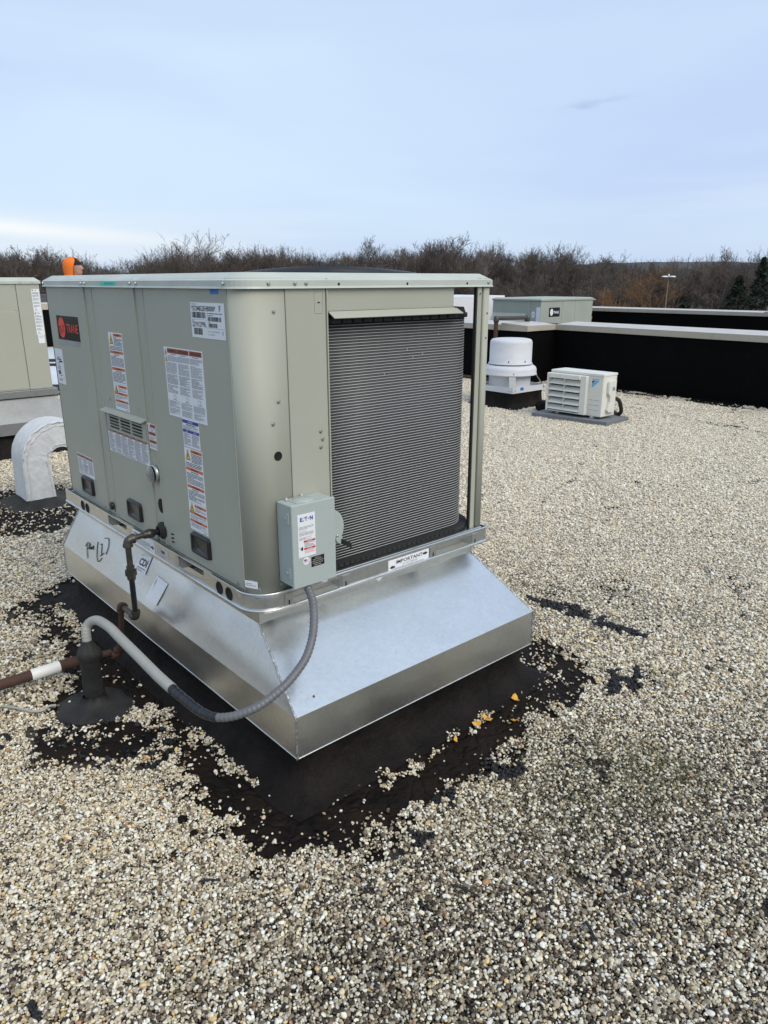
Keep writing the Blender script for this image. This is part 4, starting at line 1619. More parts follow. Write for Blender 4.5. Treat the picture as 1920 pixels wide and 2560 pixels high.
# louvred combustion vent in the middle panel
lv = MB()
y0, y1 = 1.178, .778
lv.fbox(LF, -y0, -y1, 1.036, 1.122, .0, .004)
lv.build('vent_plate', 'paint', unit, bevel=.001)
cp_ = MB()
cp_.add([(-.0, 1.188, 1.130), (-.0, .766, 1.130), (-.028, .766, 1.119), (-.028, 1.188, 1.119), (-.0, 1.188, 1.126), (-.0, .766, 1.126), (-.028, .766, 1.116), (-.028, 1.188, 1.116)],
        [(0, 3, 2, 1), (4, 5, 6, 7), (0, 1, 5, 4), (1, 2, 6, 5), (2, 3, 7, 6), (3, 0, 4, 7)])
cp_.build('vent_hood', 'paint', unit)
lm = MB().fbox(LF, -.047, .047, -.0038, .0038, .0042, .0050, 0)
first_l = None
for r_ in range(5):
    for c in range(3):
        yc = 1.093 - c * .117
        zc = 1.105 - r_ * .0133
        m_ = 'hole' if r_ < 3 else 'paint'
        q = MB()
        q.fbox(LF, -yc - .047, -yc + .047, zc - .0035, zc + .0035, .0042, .0048, 0)
        q.build('vent_slot', 'hole' if r_ < 3 else 'gap', unit)
        if r_ >= 1:
            q = MB()
            s_ = min(.0055, .0018 * r_)
            q.add([(-.0042, yc + .047, zc - .0035), (-.0042, yc - .047, zc - .0035), (-.009, yc - .047, zc - .0035 + s_), (-.009, yc + .047, zc - .0035 + s_)], [(0, 1, 2, 3), (3, 2, 1, 0)])
            q.build('vent_slat', 'paint', unit)

# round vent cap with wire mesh
mv = MB()
mc = V3((0, .732, .918))
for i in range(-5, 6):
    t = i * .0062
    l = math.sqrt(max(.0, .034 ** 2 - t * t))
    if l <= .004:
        continue
    for vert in (0, 1):
        pts = []
        for j in range(7):
            q = -l + 2 * l * j / 6
            uu, vv = (t, q) if vert else (q, t)
            n = .012 + .020 * math.sqrt(max(0, 1 - (uu * uu + vv * vv) / .037 ** 2))
            pts.append(mc + LF[1] * uu + LF[2] * vv + LF[3] * n)
        mv.tube(pts, .0011, 5, caps=False)
mv.lathe(mc, (-1, 0, 0), [(.036, 0), (.036, .012), (.033, .013)], 24)
mv.build('mesh_vent', 'screw', unit)
MB().lathe(mc, (-1, 0, 0), [(.0335, .001), (.0001, .0015)], 20).build('vent_opening', 'hole', unit)
# plugs and knockouts
MB().lathe((-.004, 1.230, .671), (-1, 0, 0), [(.0001, .010), (.015, .010), (.018, .007), (.018, -.001)], 20).build('rubber_plug', 'plastic', unit)
MB().lathe((.0038, .714, .787), (-1, 0, 0), [(.0001, .0006), (.030, .0006), (.0305, 0)], 24).build('knockout_hole', 'hole', unit)
MB().lathe((.004, .712, .685), (-1, 0, 0), [(.034, 0), (.036, .008), (.034, .013), (.026, .017), (.024, .024), (.0175, .025)], 26).build('rubber_grommet', 'rubber', unit)
sl_ = MB()
for z in (.690, .674, .658):
    sl_.prism((V3((0, .626, z)), *LF[1:]), [(-.013, -.0035), (-.009, -.005), (.013, -.001), (.013, .0035), (.009, .005), (-.013, .001)], .0, .0006)
sl_.build('relief_slot', 'hole', unit)

# condenser fan guard on top
fg = MB()
fc = V3((.70, .50, 1.676))
for i in range(20):
    r_ = .06 + .30 * i / 19
    h = .027 * (1 - (r_ / .37) ** 2)
    n = 40
    fg.tube([fc + V3((r_ * math.cos(2 * math.pi * j / n), r_ * math.sin(2 * math.pi * j / n), h)) for j in range(n + 1)], .0022, 4, caps=False)
for j in range(16):
    a_ = 2 * math.pi * j / 16
    fg.tube([fc + V3((r_ * math.cos(a_), r_ * math.sin(a_), .027 * (1 - (r_ / .37) ** 2) - .003)) for r_ in (.05, .12, .2, .28, .36)], .0025, 4)
fg.build('fan_guard', 'plastic', unit)
MB().lathe(fc + V3((0, 0, -.003)), (0, 0, 1), [(.345, .001), (.30, .008), (.2, .018), (.06, .025), (.0001, .0255)], 32).build('fan_shroud', 'plastic', unit)
for dx, dy, h in ((-.055, -.03, .036), (.0, -.055, .040), (.02, .055, .036), (.06, .01, .040)):
    MB().lathe(fc + V3((dx, dy, .010)), (0, 0, 1), [(.0075, 0), (.0075, h - .003), (.006, h), (.0001, h)], 10).build('motor_stud', 'plastic', unit)

# ---------------------------------------------------------------- its labels
L0 = shift(LF, .0004)


def warning_strip(fr, u, v, w, h, name, label):
    s = Sticker(fr, u, v, w, h)
    s.warn_tri(.008, h * .015, w * .26, h * .13)
    s.head(w * .36, h * .012, w * .61, h * .036, 'orange', 'WARNING')
    s.para(w * .38, h * .055, w * .58, h * .11, 7, 'ink', .45, 1)
    s.para(w * .05, h * .17, w * .9, h * .055, 3, 'ink', .45, 2)
    s.head(w * .03, h * .232, w * .94, h * .034, 'orange', 'ADVERTENCIA')
    s.para(w * .28, h * .275, w * .44, h * .014, 1, 'ink', .6, 8)
    s.para(w * .05, h * .295, w * .9, h * .135, 8, 'ink', .42, 3)
    s.head(w * .03, h * .445, w * .94, h * .034, 'orange', 'AVERTISSEMENT')
    s.para(w * .28, h * .488, w * .44, h * .014, 1, 'ink', .6, 9)
    s.para(w * .05, h * .507, w * .9, h * .13, 8, 'ink', .42, 4)
    s.rect(w * .03, h * .655, w * .94, .0008, 'ink_l')
    s.warn_tri(w * .06, h * .665, w * .24, h * .10)
    s.head(w * .34, h * .672, w * .63, h * .030, 'orange', 'WARNING')
    s.para(w * .36, h * .712, w * .58, h * .045, 4, 'ink_l', .45, 5)
    s.head(w * .03, h * .768, w * .94, h * .030, 'orange', 'ADVERTENCIA')
    s.para(w * .06, h * .808, w * .88, h * .05, 4, 'ink_l', .45, 6)
    s.head(w * .03, h * .868, w * .94, h * .030, 'orange', 'AVERTISSEMENT')
    s.para(w * .06, h * .908, w * .88, h * .055, 4, 'ink_l', .45, 7)
    s.para(w * .75, h * .975, w * .2, h * .012, 1, 'ink_l', .6, 8)
    return s.build(name, unit, label)


warning_strip(L0, -1.062, 1.451, .140, .314, 'warning_label', 'narrow orange banded warning label above the vent')
warning_strip(L0, -.456, 1.074, .137, .314, 'warning_label', 'narrow orange banded warning label above the right pull handle')

# maker's plate
s = Sticker(L0, -1.675, 1.498, .282, .107, 'logo_black')
cx, cy = .062, .0535
circ = [(cx + .043 * math.cos(a * math.pi / 24), cy - .046 * math.sin(a * math.pi / 24)) for a in range(48)]
s.poly(circ[::-1], 'logo_red')
for i, (dy, xa_, xb_) in enumerate([(-.012, .004, .030), (-.006, -.040, -.010), (-.004, .006, .036), (.001, -.041, -.004), (.004, .004, .030), (.009, -.040, -.006), (.012, .000, .034), (.017, -.036, -.002), (.024, -.028, .004)]):
    s.poly([(cx + xa_, cy + dy + .003), (cx + xb_, cy + dy + .0035), (cx + xb_, cy + dy + .0005), (cx + xa_, cy + dy)], 'logo_black', .0009)
s.text('TRANE', .125, .034, .038, 'logo_red', width=.145, bold=.012)
s.build('maker_plate', unit, 'black maker plate with red round emblem and TRANE lettering')
s = Sticker(L0, -1.675, 1.390, .275, .020, 'silver')
s.para(.225, .004, .04, .012, 3, 'ink_l', .4)
s.build('silver_strip', unit)

# small white paper label at the far left
s = Sticker(L0, -1.760, 1.343, .104, .166, 'paper')
s.para(.02, .037, .05, .007, 1, 'ink_l', .5)
s.para(.02, .045, .06, .009, 1, 'ink', .6)
s.rect(.045, .055, .045, .008, 'ink')
s.para(.02, .066, .03, .006, 1, 'ink')
s.para(.02, .077, .04, .022, 5, 'ink_l', .5)
s.rect(.022, .103, .028, .018, 'ink')
s.rect(.026, .107, .010, .005, 'paper')
s.rect(.046, .124, .018, .004, 'ink')
s.para(.02, .140, .07, .012, 3, 'ink_l', .5)
s.build('paper_label', unit)

# label under the vent, six columns
s = Sticker(L0, -1.184, 1.042, .410, .103)
s.rect(.004, .003, .402, .0115, 'brick')
for c in range(6):
    x = .006 + c * .0672
    s.text(('DANGER', 'DANGER', 'PELIGRO', 'PELIGRO', 'DANGER', 'DANGER')[c], x + .03, .0058, .0058, 'sticker_old', align='CENTER')
    s.rect(x + .010, .0165, .04, .0025, 'brick')
    s.para(x, .021, .061, .074, 22, 'ink_l', .5, c)
    for q in (.3, .55):
        s.rect(x + .03, .021 + .074 * (q + .06 * ((c * 7) % 3)), .031, .004, 'paper')
s.para(.02, .096, .36, .005, 1, 'ink_l', .6)
s.build('danger_label', unit)
s = Sticker(L0, -.757, 1.120, .072, .102)
for i, (a_, h_) in enumerate(((.003, .013), (.034, .012), (.066, .012))):
    s.rect(.022 if i == 0 else .004, a_, .046 if i == 0 else .064, h_, 'brick')
    s.para(.024 if i == 0 else .006, a_ + .016, .042 if i == 0 else .06, .014, 4, 'ink_l', .45, i)
cc = [(.012 + .008 * math.cos(a * math.pi / 10), .018 - .010 * math.sin(a * math.pi / 10)) for a in range(20)]
s.poly(cc[::-1], 'red')
s.poly([(.012 + .0062 * math.cos(a * math.pi / 10), .018 - .008 * math.sin(a * math.pi / 10)) for a in range(20)][::-1], 'paper', .0008)
s.rect(.010, .014, .004, .009, 'ink')
s.build('warning_label', unit)

# large three-column label
s = Sticker(L0, -.551, 1.425, .289, .247)
s.warn_tri(.004, .005, .018, .022)
s.warn_tri(.004, .029, .018, .022)
for c in range(3):
    x = .026 if c == 0 else .010 + .0925 * c
    w = .076 if c == 0 else .088
    s.rect(x, .004, w, .0165, 'brick')
    s.text(('WARNING', 'AVERTISSEMENT', 'ADVERTENCIA')[c], x + w / 2, .009, .007, 'ink', align='CENTER')
    s.para(x + .02, .0225, .045, .004, 1, 'ink_l', .6, c)
    xs = x if c else .006
    ws = w if c else .092
    s.para(x, .029, w, .020, 6, 'ink_l', .45, c)
    s.para(xs + .002, .053, ws - .008, .040, 11, 'ink_l', .45, 10 + c)
    s.para(xs + .002, .096, ws - .008, .034, 9, 'ink', .36, 20 + c)
    s.para(xs + .002, .133, ws - .012, .030, 7, 'ink_l', .45, 30 + c)
    cx, cy = xs + ws * .5 + .006, .176
    for r_ in (.0085, .0070):
        cc = [(cx + r_ * 1.2 * math.cos(a * math.pi / 8), cy - r_ * math.sin(a * math.pi / 8)) for a in range(16)]
        s.poly(cc[::-1], 'ink_l' if r_ > .008 else 'paper', .0005 if r_ > .008 else .0008)
    s.rect(cx - .016, cy + .009, .034, .0014, 'ink_l')
    s.para(xs + .002, .190, ws - .006, .024, 7, 'ink_l', .45, 40 + c)
    s.para(xs + .002, .217, ws - .010, .022, 6, 'ink_l', .45, 50 + c)
s.build('service_label', unit, 'large white three column label with rust coloured header')

# notice with blue bars
s = Sticker(L0, -.453, 1.178, .126, .101)
s.rect(.002, .002, .122, .012, 'blue')
s.text('NOTICE', .063, .0045, .007, 'paper', align='CENTER', bold=.01)
s.para(.03, .016, .07, .005, 1, 'ink', .6)
s.para(.006, .0225, .112, .013, 4, 'ink_l', .5)
s.rect(.002, .037, .060, .0105, 'blue')
s.rect(.064, .037, .060, .0105, 'blue')
s.text('AVIS', .032, .0393, .006, 'paper', align='CENTER')
s.text('AVISO', .094, .0393, .006, 'paper', align='CENTER')
s.para(.006, .050, .053, .044, 12, 'ink_l', .5, 3)
s.para(.066, .050, .053, .044, 12, 'ink_l', .5, 4)
s.build('notice_label', unit)

# model plate
s = Sticker(L0, -.321, 1.582, .223, .112)
s.para(.006, .004, .035, .003, 1, 'ink_l', .7)
s.text('YSC048G3EHB0000*', .007, .0095, .017, 'ink', width=.162, bold=.004)
s.text('F', .192, .008, .018, 'ink', bold=.01)
s.bars(.008, .030, .092, .019, 2)
s.rect(.006, .0535, .104, .0008, 'ink_l')
s.para(.007, .0555, .025, .003, 1, 'ink_l', .7)
s.text('221912799L', .007, .0605, .0165, 'ink', width=.096, bold=.004)
s.bars(.016, .081, .058, .021, 5, 26)
s.para(.114, .0315, .094, .003, 1, 'ink', .7)
s.para(.114, .0375, .045, .003, 1, 'ink_l', .7)
s.bars(.116, .043, .086, .014, 7)
s.para(.116, .0585, .024, .003, 1, 'ink_l', .7)
s.bars(.118, .0635, .058, .013, 9, 26)
s.rect(.110, .079, .108, .0007, 'ink_l')
s.rect(.110, .0285, .0006, .08, 'ink_l')
s.text('UNIT 1 ITEM CONVERTIBLE', .116, .087, .0045, 'ink_l', width=.072)
s.text('COD: 1225P0627', .118, .097, .0045, 'ink_l', width=.038)
s.frame(.203, .088, .009, .008, .001)
s.build('model_plate', unit, 'white model plate with barcodes and large serial numbers')

s = Sticker(L0, -.182, 1.640, .054, .031, 'cyanblue')
s.para(.008, .006, .030, .018, 4, 'ink', .35)
s.build('blue_tag', unit)
s = Sticker(shift(LF, .0090), -1.068, 1.6465, .156, .0135, 'teal')
s.text('MFG-8117-01', .05, .0035, .0065, 'blue', width=.085)
s.build('teal_tag', unit)

s = Sticker(L0, -1.628, .853, .202, .101)
s.rect(.003, .003, .196, .0125, 'brick')
for c in range(3):
    s.text(('WARNING', 'ADVERTENCIA', 'AVERTISSEMENT')[c], .034 + c * .066, .0065, .0055, 'sticker_old', align='CENTER')
    s.para(.006 + c * .065, .019, .059, .068, 17, 'ink_l', .5, c)
    s.rect(.02 + c * .065, .040 + .011 * c, .045, .004, 'paper')
s.para(.01, .090, .17, .006, 2, 'ink_l', .5)
s.build('warning_label', unit)

# rail labels, corner label
L1 = shift(LF, RO + .0005)
s = Sticker(L1, -.964, .634, .216, .058)
s.text('IMPORTANT', .02, .006, .012, 'ink', width=.11)
s.para(.03, .024, .14, .028, 5, 'ink_l', .5)
s.poly([(.178, .030), (.195, .030), (.195, .024), (.211, .034), (.195, .044), (.195, .038), (.178, .038)][::-1], 'ink')
s.build('rail_label', unit)
s = Sticker(L1, -.727, .626, .108, .051, 'sticker_old')
s.bars(.04, .012, .035, .012, 3, 16)
s.para(.03, .032, .05, .010, 2, 'ink_l', .3)
s.build('rail_label', unit)
s = Sticker(shift(RF, RO + .0005), .565, .6215, .217, .051)
s.text('IMPORTANT', .040, .0075, .0145, 'ink', width=.142, bold=.008)
s.text('DO NOT REMOVE', .074, .0265, .0065, 'ink_l', width=.080)
s.text('ROOF CURB ALIGNMENT BRACKETS', .028, .0365, .0065, 'ink_l', width=.160)
ar = [(.0, .0), (.016, .008), (.016, .004), (.028, .004), (.028, -.004), (.016, -.004), (.016, -.008)]
s.poly([(.006 + x, .031 + y) for x, y in ar], 'ink')
s.poly([(.211 - x, .015 + y) for x, y in ar][::-1], 'ink')
s.build('rail_label', unit, 'white IMPORTANT label with black arrows on the coil end rail')
# paper corner peeling under that rail
MB().add([(.487, -.0285, .575), (.548, -.029, .577), (.512, -.036, .556)], [(0, 1, 2), (2, 1, 0)]).build('peeling_paper', 'paper', unit)
# label wrapped on the rounded corner
cfr = (V3((.075 - .075 * math.cos(R(25)), .075 - .075 * math.sin(R(25)), 0)), V3((math.sin(R(25)), -math.cos(R(25)), 0)), V3((0, 0, 1)), V3((-math.cos(R(25)), -math.sin(R(25)), 0)))
s = Sticker(cfr, -.027, .672, .050, .026, 'paper', .0015)
s.para(.004, .007, .04, .012, 2, 'ink_l', .4)
s.build('paper_label', unit)

# ================================================================== CURB ADAPTER
TX0, TX1, TY0, TY1, TZ = .0215, 1.104, .035, 1.795, .509
BX0, BX1, BY0, BY1, BZ1, BZ2 = -.0545, 1.150, -.285, 1.872, .320, .167
ada = thing('curb_adapter', (.55, .8, BZ2), 'shiny galvanized sloped curb adapter under the near unit', 'curb adapter')
T = [V3(p) for p in ((TX0, TY0, TZ), (TX1, TY0, TZ), (TX1, TY1, TZ), (TX0, TY1, TZ))]
Bq = [V3(p) for p in ((BX0, BY0, BZ1), (BX1, BY0, BZ1), (BX1, BY1, BZ1), (BX0, BY1, BZ1))]
names = ('slope_panel',) * 4
lab = ('broad front slope under the coil', None, None, 'side slope carrying stickers and marker writing')


def warped(quad, n, amp, seed):
    """sheet with very slight oil-canning"""
    a0, a1, b1, b0 = quad      # bottom-left, bottom-right, top-right, top-left
    nrm = (a1 - a0).cross(b0 - a0).normalized()
    rgx = random.Random(seed)
    ph = [rgx.uniform(0, 6.28) for _ in range(4)]
    v, f = [], []
    for i in range(n + 1):
        for j in range(n // 2 + 1):
            s_, t = i / n, j / (n // 2)
            p = a0.lerp(a1, s_).lerp(b0.lerp(b1, s_), t)
            e = math.sin(math.pi * s_) * math.sin(math.pi * t)
            h = amp * e * (math.sin(7 * s_ + ph[0]) + .7 * math.sin(11 * s_ + 3 * t + ph[1]) + .5 * math.sin(5 * t + ph[2]))
            v.append(p + nrm * h)
    m_ = n // 2 + 1
    for i in range(n):
        for j in range(n // 2):
            f.append((i * m_ + j, (i + 1) * m_ + j, (i + 1) * m_ + j + 1, i * m_ + j + 1))
    return v, f


for i in range(4):
    j = (i + 1) % 4
    v, f = warped((Bq[i], Bq[j], T[j], T[i]), 28, .0016, 10 + i)
    o = MB().add(v, f, 0, True).build('slope_panel', 'galv', ada)
    if lab[i]:
        o['label'] = lab[i]
    d = V3((0, 0, BZ2 - BZ1))
    v, f = warped((Bq[i] + d, Bq[j] + d, Bq[j], Bq[i]), 28, .0010, 20 + i)
    MB().add(v, f, 0, True).build('skirt_panel', 'galv', ada)
    d = V3((0, 0, ZB - .002 - TZ))
    MB().add([T[i], T[j], T[j] + d, T[i] + d], [(0, 1, 2, 3)]).build('top_flange', 'galv', ada)
MB().box(TX0 + .002, TX1 - .002, TY0 + .002, TY1 - .002, ZB - .010, ZB - .003).build('top_plate', 'galv', ada)
# hem under the skirt
hm = MB()
lo = [V3((q.x, q.y, BZ2 + .001)) for q in Bq]
for i in range(4):
    hm.tube([lo[i], lo[(i + 1) % 4]], .0022, 6)
hm.build('skirt_hem', 'galv_rail', ada)


def weld(a, b, n, r):
    w = MB()
    rgx = random.Random(int(a.x * 100 + b.y * 10))
    pts = [a.lerp(b, i / n) + V3((rgx.uniform(-1, 1), rgx.uniform(-1, 1), rgx.uniform(-1, 1))) * r * .25 for i in range(n + 1)]
    w.tube(pts, [r * (1.15 if i % 2 else .75) * rgx.uniform(.85, 1.15) for i in range(n + 1)], 7)
    return w.build('weld_seam', 'weld', ada)


for i in range(4):
    weld(Bq[i], T[i], 44, .0042)
    weld(Bq[i] + V3((0, 0, BZ2 - BZ1)), Bq[i], 26, .0042)
    weld(T[i], T[i] + V3((0, 0, .055)), 12, .003)
# drip hole and grime specks on the front slope
fs = (T[0] - Bq[0], )
frontN = (Bq[1] - Bq[0]).cross(T[0] - Bq[0]).normalized()
fO = V3((0, BY0, BZ1))
fV = (V3((0, TY0, TZ)) - fO).normalized()
FFR = (fO, V3((1, 0, 0)), fV, frontN)
MB().lathe(fO + V3((.045, 0, 0)) + fV * .045 + frontN * .0008, frontN, [(.0001, .0004), (.0042, .0004), (.0045, 0)], 12).build('drip_hole', 'rustspot', ada)
rg = random.Random(9)
sp_ = MB()
for i in range(70):
    u, v = rg.uniform(.0, 1.1), rg.uniform(.02, .33)
    l, w = rg.uniform(.001, .006), rg.uniform(.0006, .0016)
    sp_.fquad(FFR, [(u, v), (u + l, v + w * .3), (u + l, v + w * 1.3), (u, v + w)], .0022)
sp_.build('grime', 'ink_l', ada)
# stickers and writing on the long slope
sO = V3((BX0, 0, BZ1))
sT = V3((TX0, 0, TZ))
sV = (sT - sO).normalized()
sU = V3((0, -1, 0))
sN = sU.cross(sV).normalized()
SL = (sT - sO).length
SFR = (sT + sN * .0028, sU, sV, sN)       # origin on the upper edge, v downwards is negative
# the CDI sticker, tilted
def tilted(fr, u, v, ang):
    a_ = R(ang)
    O = fr[0] + fr[1] * u + fr[2] * v
    return (O, fr[1] * math.cos(a_) + fr[2] * math.sin(a_), fr[2] * math.cos(a_) - fr[1] * math.sin(a_), fr[3])


def sheared(fr, u, v, du, dv):
    """frame whose down axis leans by du per unit"""
    O = fr[0] + fr[1] * u + fr[2] * v
    return (O, fr[1], (fr[2] + fr[1] * du).normalized(), fr[3])


t1 = tilted(SFR, -1.000, -.006, 3.0)
t1 = (t1[0], t1[1], (t1[2] + t1[1] * .32).normalized(), t1[3])
s = Sticker(t1, 0, 0, .104, .090)
s.para(.012, .005, .05, .008, 2, 'ink_l', .4)
s.text('CDI', .016, .022, .036, 'ink', width=.076, bold=.03)
s.para(.012, .066, .08, .006, 1, 'ink', .6)
s.para(.010, .074, .085, .012, 3, 'ink_l', .5)
s.build('maker_sticker', ada, 'white CDI sticker on the long slope')
t1 = tilted(SFR, -.811, -.058, -2.0)
t1 = (t1[0], t1[1], (t1[2] + t1[1] * .38).normalized(), t1[3])
s = Sticker(t1, 0, 0, .105, .122)
s.rect(.012, .012, .003, .030, 'ink')
s.rect(.019, .020, .0016, .05, 'ink_l')
s.build('blank_sticker', ada, 'nearly blank white sticker on the long slope')


def stroke(pts, r=.0016):
    return [SFR[0] + SFR[1] * (-y) + SFR[2] * (-t * SL) for y, t in pts], r


mk = MB()
curves = [
    [(1.575, .60), (1.566, .70), (1.550, .80), (1.530, .90)],                                          # P stem
    [(1.588, .68), (1.583, .60), (1.570, .555), (1.556, .56), (1.548, .60), (1.549, .66), (1.560, .70)],  # P bowl
    [(1.545, .55), (1.537, .62), (1.533, .68), (1.527, .62), (1.520, .60), (1.514, .66), (1.506, .60), (1.500, .545), (1.494, .60), (1.488, .63)],  # u / M
    [(1.462, .40), (1.458, .50), (1.446, .62), (1.428, .74), (1.408, .81), (1.392, .78), (1.380, .72), (1.374, .68)],
    [(1.426, .42), (1.414, .385), (1.405, .46), (1.395, .56), (1.386, .625)],
    [(1.400, .67), (1.386, .625), (1.368, .555)],
    [(1.400, .235), (1.380, .195), (1.358, .195), (1.344, .26), (1.338, .36), (1.338, .46), (1.344, .55)],
]
for c in curves:
    q = []
    for i in range(len(c) - 1):
        p0, p1, p2, p3 = c[max(i - 1, 0)], c[i], c[i + 1], c[min(i + 2, len(c) - 1)]
        for k in range(4):
            t = k / 4
            q.append(tuple(.5 * ((2 * p1[a_]) + (-p0[a_] + p2[a_]) * t + (2 * p0[a_] - 5 * p1[a_] + 4 * p2[a_] - p3[a_]) * t * t + (-p0[a_] + 3 * p1[a_] - 3 * p2[a_] + p3[a_]) * t ** 3) for a_ in (0, 1)))
    q.append(c[-1])
    pts, r_ = stroke(q)
    mk.tube(pts, .0017, 5)
mk.build('marker_writing', 'ink', ada, )['label'] = 'handwritten black marker note on the long slope'
MB().box(.12, .98, .3, 1.6, .30, .31).build('inner_deck', 'gap', ada)

# old coated roof curb under the adapter
cu = thing('roof_curb', (.55, .8, 0), 'black tar coated roof curb under the galvanized adapter', 'roof curb')
ringspec = [(.022, .31), (.022, .20), (.020, .12), (.012, .07), (-.018, .035), (-.055, .014), (-.085, .003)]
rgx = random.Random(4)
v, f = [], []


def rect_pts(x0, x1, y0, y1, n=28, cr=.03):
    pts = []
    for i in range(n):
        pts.append((x0 + cr + (x1 - x0 - 2 * cr) * i / n, y0))
    for i in range(n):
        pts.append((x1, y0 + cr + (y1 - y0 - 2 * cr) * i / n))
    for i in range(n):
        pts.append((x1 - cr - (x1 - x0 - 2 * cr) * i / n, y1))
    for i in range(n):
        pts.append((x0, y1 - cr - (y1 - y0 - 2 * cr) * i / n))
    return pts


for o_, z in ringspec:
    for x, y in rect_pts(BX0 + o_, BX1 - o_, BY0 + o_, BY1 - o_):
        v.append((x + rgx.uniform(-.004, .004), y + rgx.uniform(-.004, .004), z + rgx.uniform(-.002, .002) if z > .01 else z + .003))
k = 112
for i in range(len(ringspec) - 1):
    for j in range(k):
        f.append((i * k + (j + 1) % k, i * k + j, (i + 1) * k + j, (i + 1) * k + (j + 1) % k))
o = MB().add(v, f, 0, True).build('curb_wall', 'tar_curb', cu)

# ================================================================== DISCONNECT SWITCH
dx0, dx1, dz0, dz1, dd = .091, .262, .664, .950, .092
sw = thing('disconnect_switch', (.17, 0, dz0), 'gray green safety disconnect switch box mounted below the coil end panel', 'switch box')
MB().box(dx0, dx1, -dd + .012, -.0015, dz0, dz1).build('enclosure', 'box', sw, bevel=.003)
dr = MB()
dr.box(dx0 - .003, dx1 + .003, -dd - .002, -dd + .011, dz0 - .004, dz1 + .002)
dr.build('door', 'box', sw, bevel=.003)
# top hub plate
MB().lathe((.168, -.047, dz1), (0, 0, 1), [(.036, 0), (.036, .003), (.034, .0045), (.0001, .0048)], 26).build('hub_plate', 'box', sw)
hp = MB().box(.122, .226, -.075, -.020, dz1 + .0001, dz1 + .0022)
hp.build('hub_base', 'box', sw, bevel=.001)
for x, y in ((.118, -.022), (.186, -.012)):
    MB().lathe((x, y, dz1 + .002), (0, 0, 1), [(.006, 0), (.006, .004), (.0035, .005), (.0035, .009), (.0001, .0095)], 10).build('hub_screw', 'box', sw)
# hinges on the left side
for z in (.905, .712):
    hg = MB()
    hg.box(dx0 - .006, dx0 + .001, -dd + .012, -dd + .026, z - .018, z + .018)
    hg.lathe((dx0 - .004, -dd + .033, z), (-1, 0, 0), [(.006, -.003), (.006, .003), (.0001, .0035)], 10)
    hg.build('hinge', 'box', sw, bevel=.001)
# knockout rings
kb = MB()
for r_ in (.020, .013, .007):
    kb.lathe((dx0 - .0002, -.045, .700), (-1, 0, 0), [(r_ - .0022, 0), (r_ - .001, .0012), (r_, 0)], 22)
kb.build('knockout', 'box', sw)
# embossed corners on the door
for x, z in ((.246, .925), (.246, .795), (.240, .775), (.118, .680)):
    MB().lathe((x, -dd - .0021, z), (0, -1, 0), [(.0075, 0), (.006, .0009), (.0045, .0002), (.0001, .0002)], 14).build('door_emboss', 'box', sw)
# hasp tab below
tb_ = MB()
tb_.tube([(.212 + .012 * math.cos(a * math.pi / 6), -dd + .006 - .016 * math.sin(a * math.pi / 6), dz0 - .003) for a in range(0, 7)], .003, 6)
tb_.build('hasp', 'box', sw)
# throw handle on the right: disc segment, lever, black grip
PF = lambda y: (V3((0, y, 0)), V3((1, 0, 0)), V3((0, 0, 1)), V3((0, -1, 0)))
hd = MB()
half = [(dx1 + .0035 + .062 * math.sin(R(a)), .828 + .070 * math.cos(R(a))) for a in range(180, -1, -10)]
hd.prism(PF(-.058), half, -.002, .002)
hd.build('handle_disc', 'box', sw)
MB().prism(PF(-.066), [(.268, .826), (.300, .822), (.316, .784), (.306, .764), (.290, .776), (.280, .800), (.268, .806)][::-1], -.002, .003).build('handle_lever', 'box', sw, bevel=.001)
MB().lathe((.290, -.070, .800), (0, -1, 0), [(.005, -.001), (.005, .003), (.0001, .0035)], 10).build('lever_bolt', 'screw', sw)
MB().box(dx1 + .001, .272, -.066, -.050, .80, .85).build('handle_pivot', 'box', sw)
gr = MB()
gr.hexa([(.308, -.080, .766), (.348, -.080, .741), (.348, -.058, .741), (.308, -.058, .766)],
        [(.308, -.080, .786), (.348, -.080, .762), (.348, -.058, .762), (.308, -.058, .786)])
gr.build('handle_grip', 'plastic', sw, bevel=.003)
# door labels
DF = (V3((0, -dd - .0022, 0)), V3((1, 0, 0)), V3((0, 0, 1)), V3((0, -1, 0)))
s = Sticker(DF, .110, .918, .070, .150)
s.text('E', .010, .011, .014, 'blue', width=.0095, bold=.03)
s.poly([(.0235, .016), (.0260, .011), (.0285, .016)][::-1], 'ink_l')
s.poly([(.0210, .025), (.0232, .020), (.0255, .025)][::-1], 'blue')
s.text('T', .0285, .011, .014, 'blue', width=.010, bold=.03)
s.poly([(.0428 + .0022 * math.cos(a * math.pi / 6), .018 - .0022 * math.sin(a * math.pi / 6)) for a in range(12)][::-1], 'blue')
s.text('N', .0485, .011, .014, 'blue', width=.0125, bold=.03)
s.para(.004, .042, .058, .012, 3, 'ink_l', .4)
s.para(.004, .058, .03, .003, 1, 'ink_l', .4)
s.para(.004, .063, .058, .012, 4, 'ink_l', .4, 3)
s.para(.004, .080, .05, .010, 3, 'ink_l', .4, 4)
s.rect(.022, .093, .046, .0065, 'red')
s.text('DANGER', .045, .0943, .004, 'paper', align='CENTER', bold=.01)
s.para(.024, .101, .042, .016, 5, 'ink_l', .5, 5)
s.rect(.022, .119, .046, .0065, 'red')
s.text('PELIGRO', .045, .1203, .004, 'paper', align='CENTER', bold=.01)
s.para(.024, .127, .042, .012, 4, 'pink', .5, 6)
s.poly([(.003, .112), (.010, .119), (.013, .113), (.018, .114), (.018, .123), (.014, .128), (.010, .122)][::-1], 'ink')
s.build('maker_label', sw, 'white door label with blue EATON lettering')
s = Sticker(DF, .160, .760, .054, .017, 'logo_black')
s.text('SERVICE', .026, .003, .0045, 'sticker_old', align='CENTER')
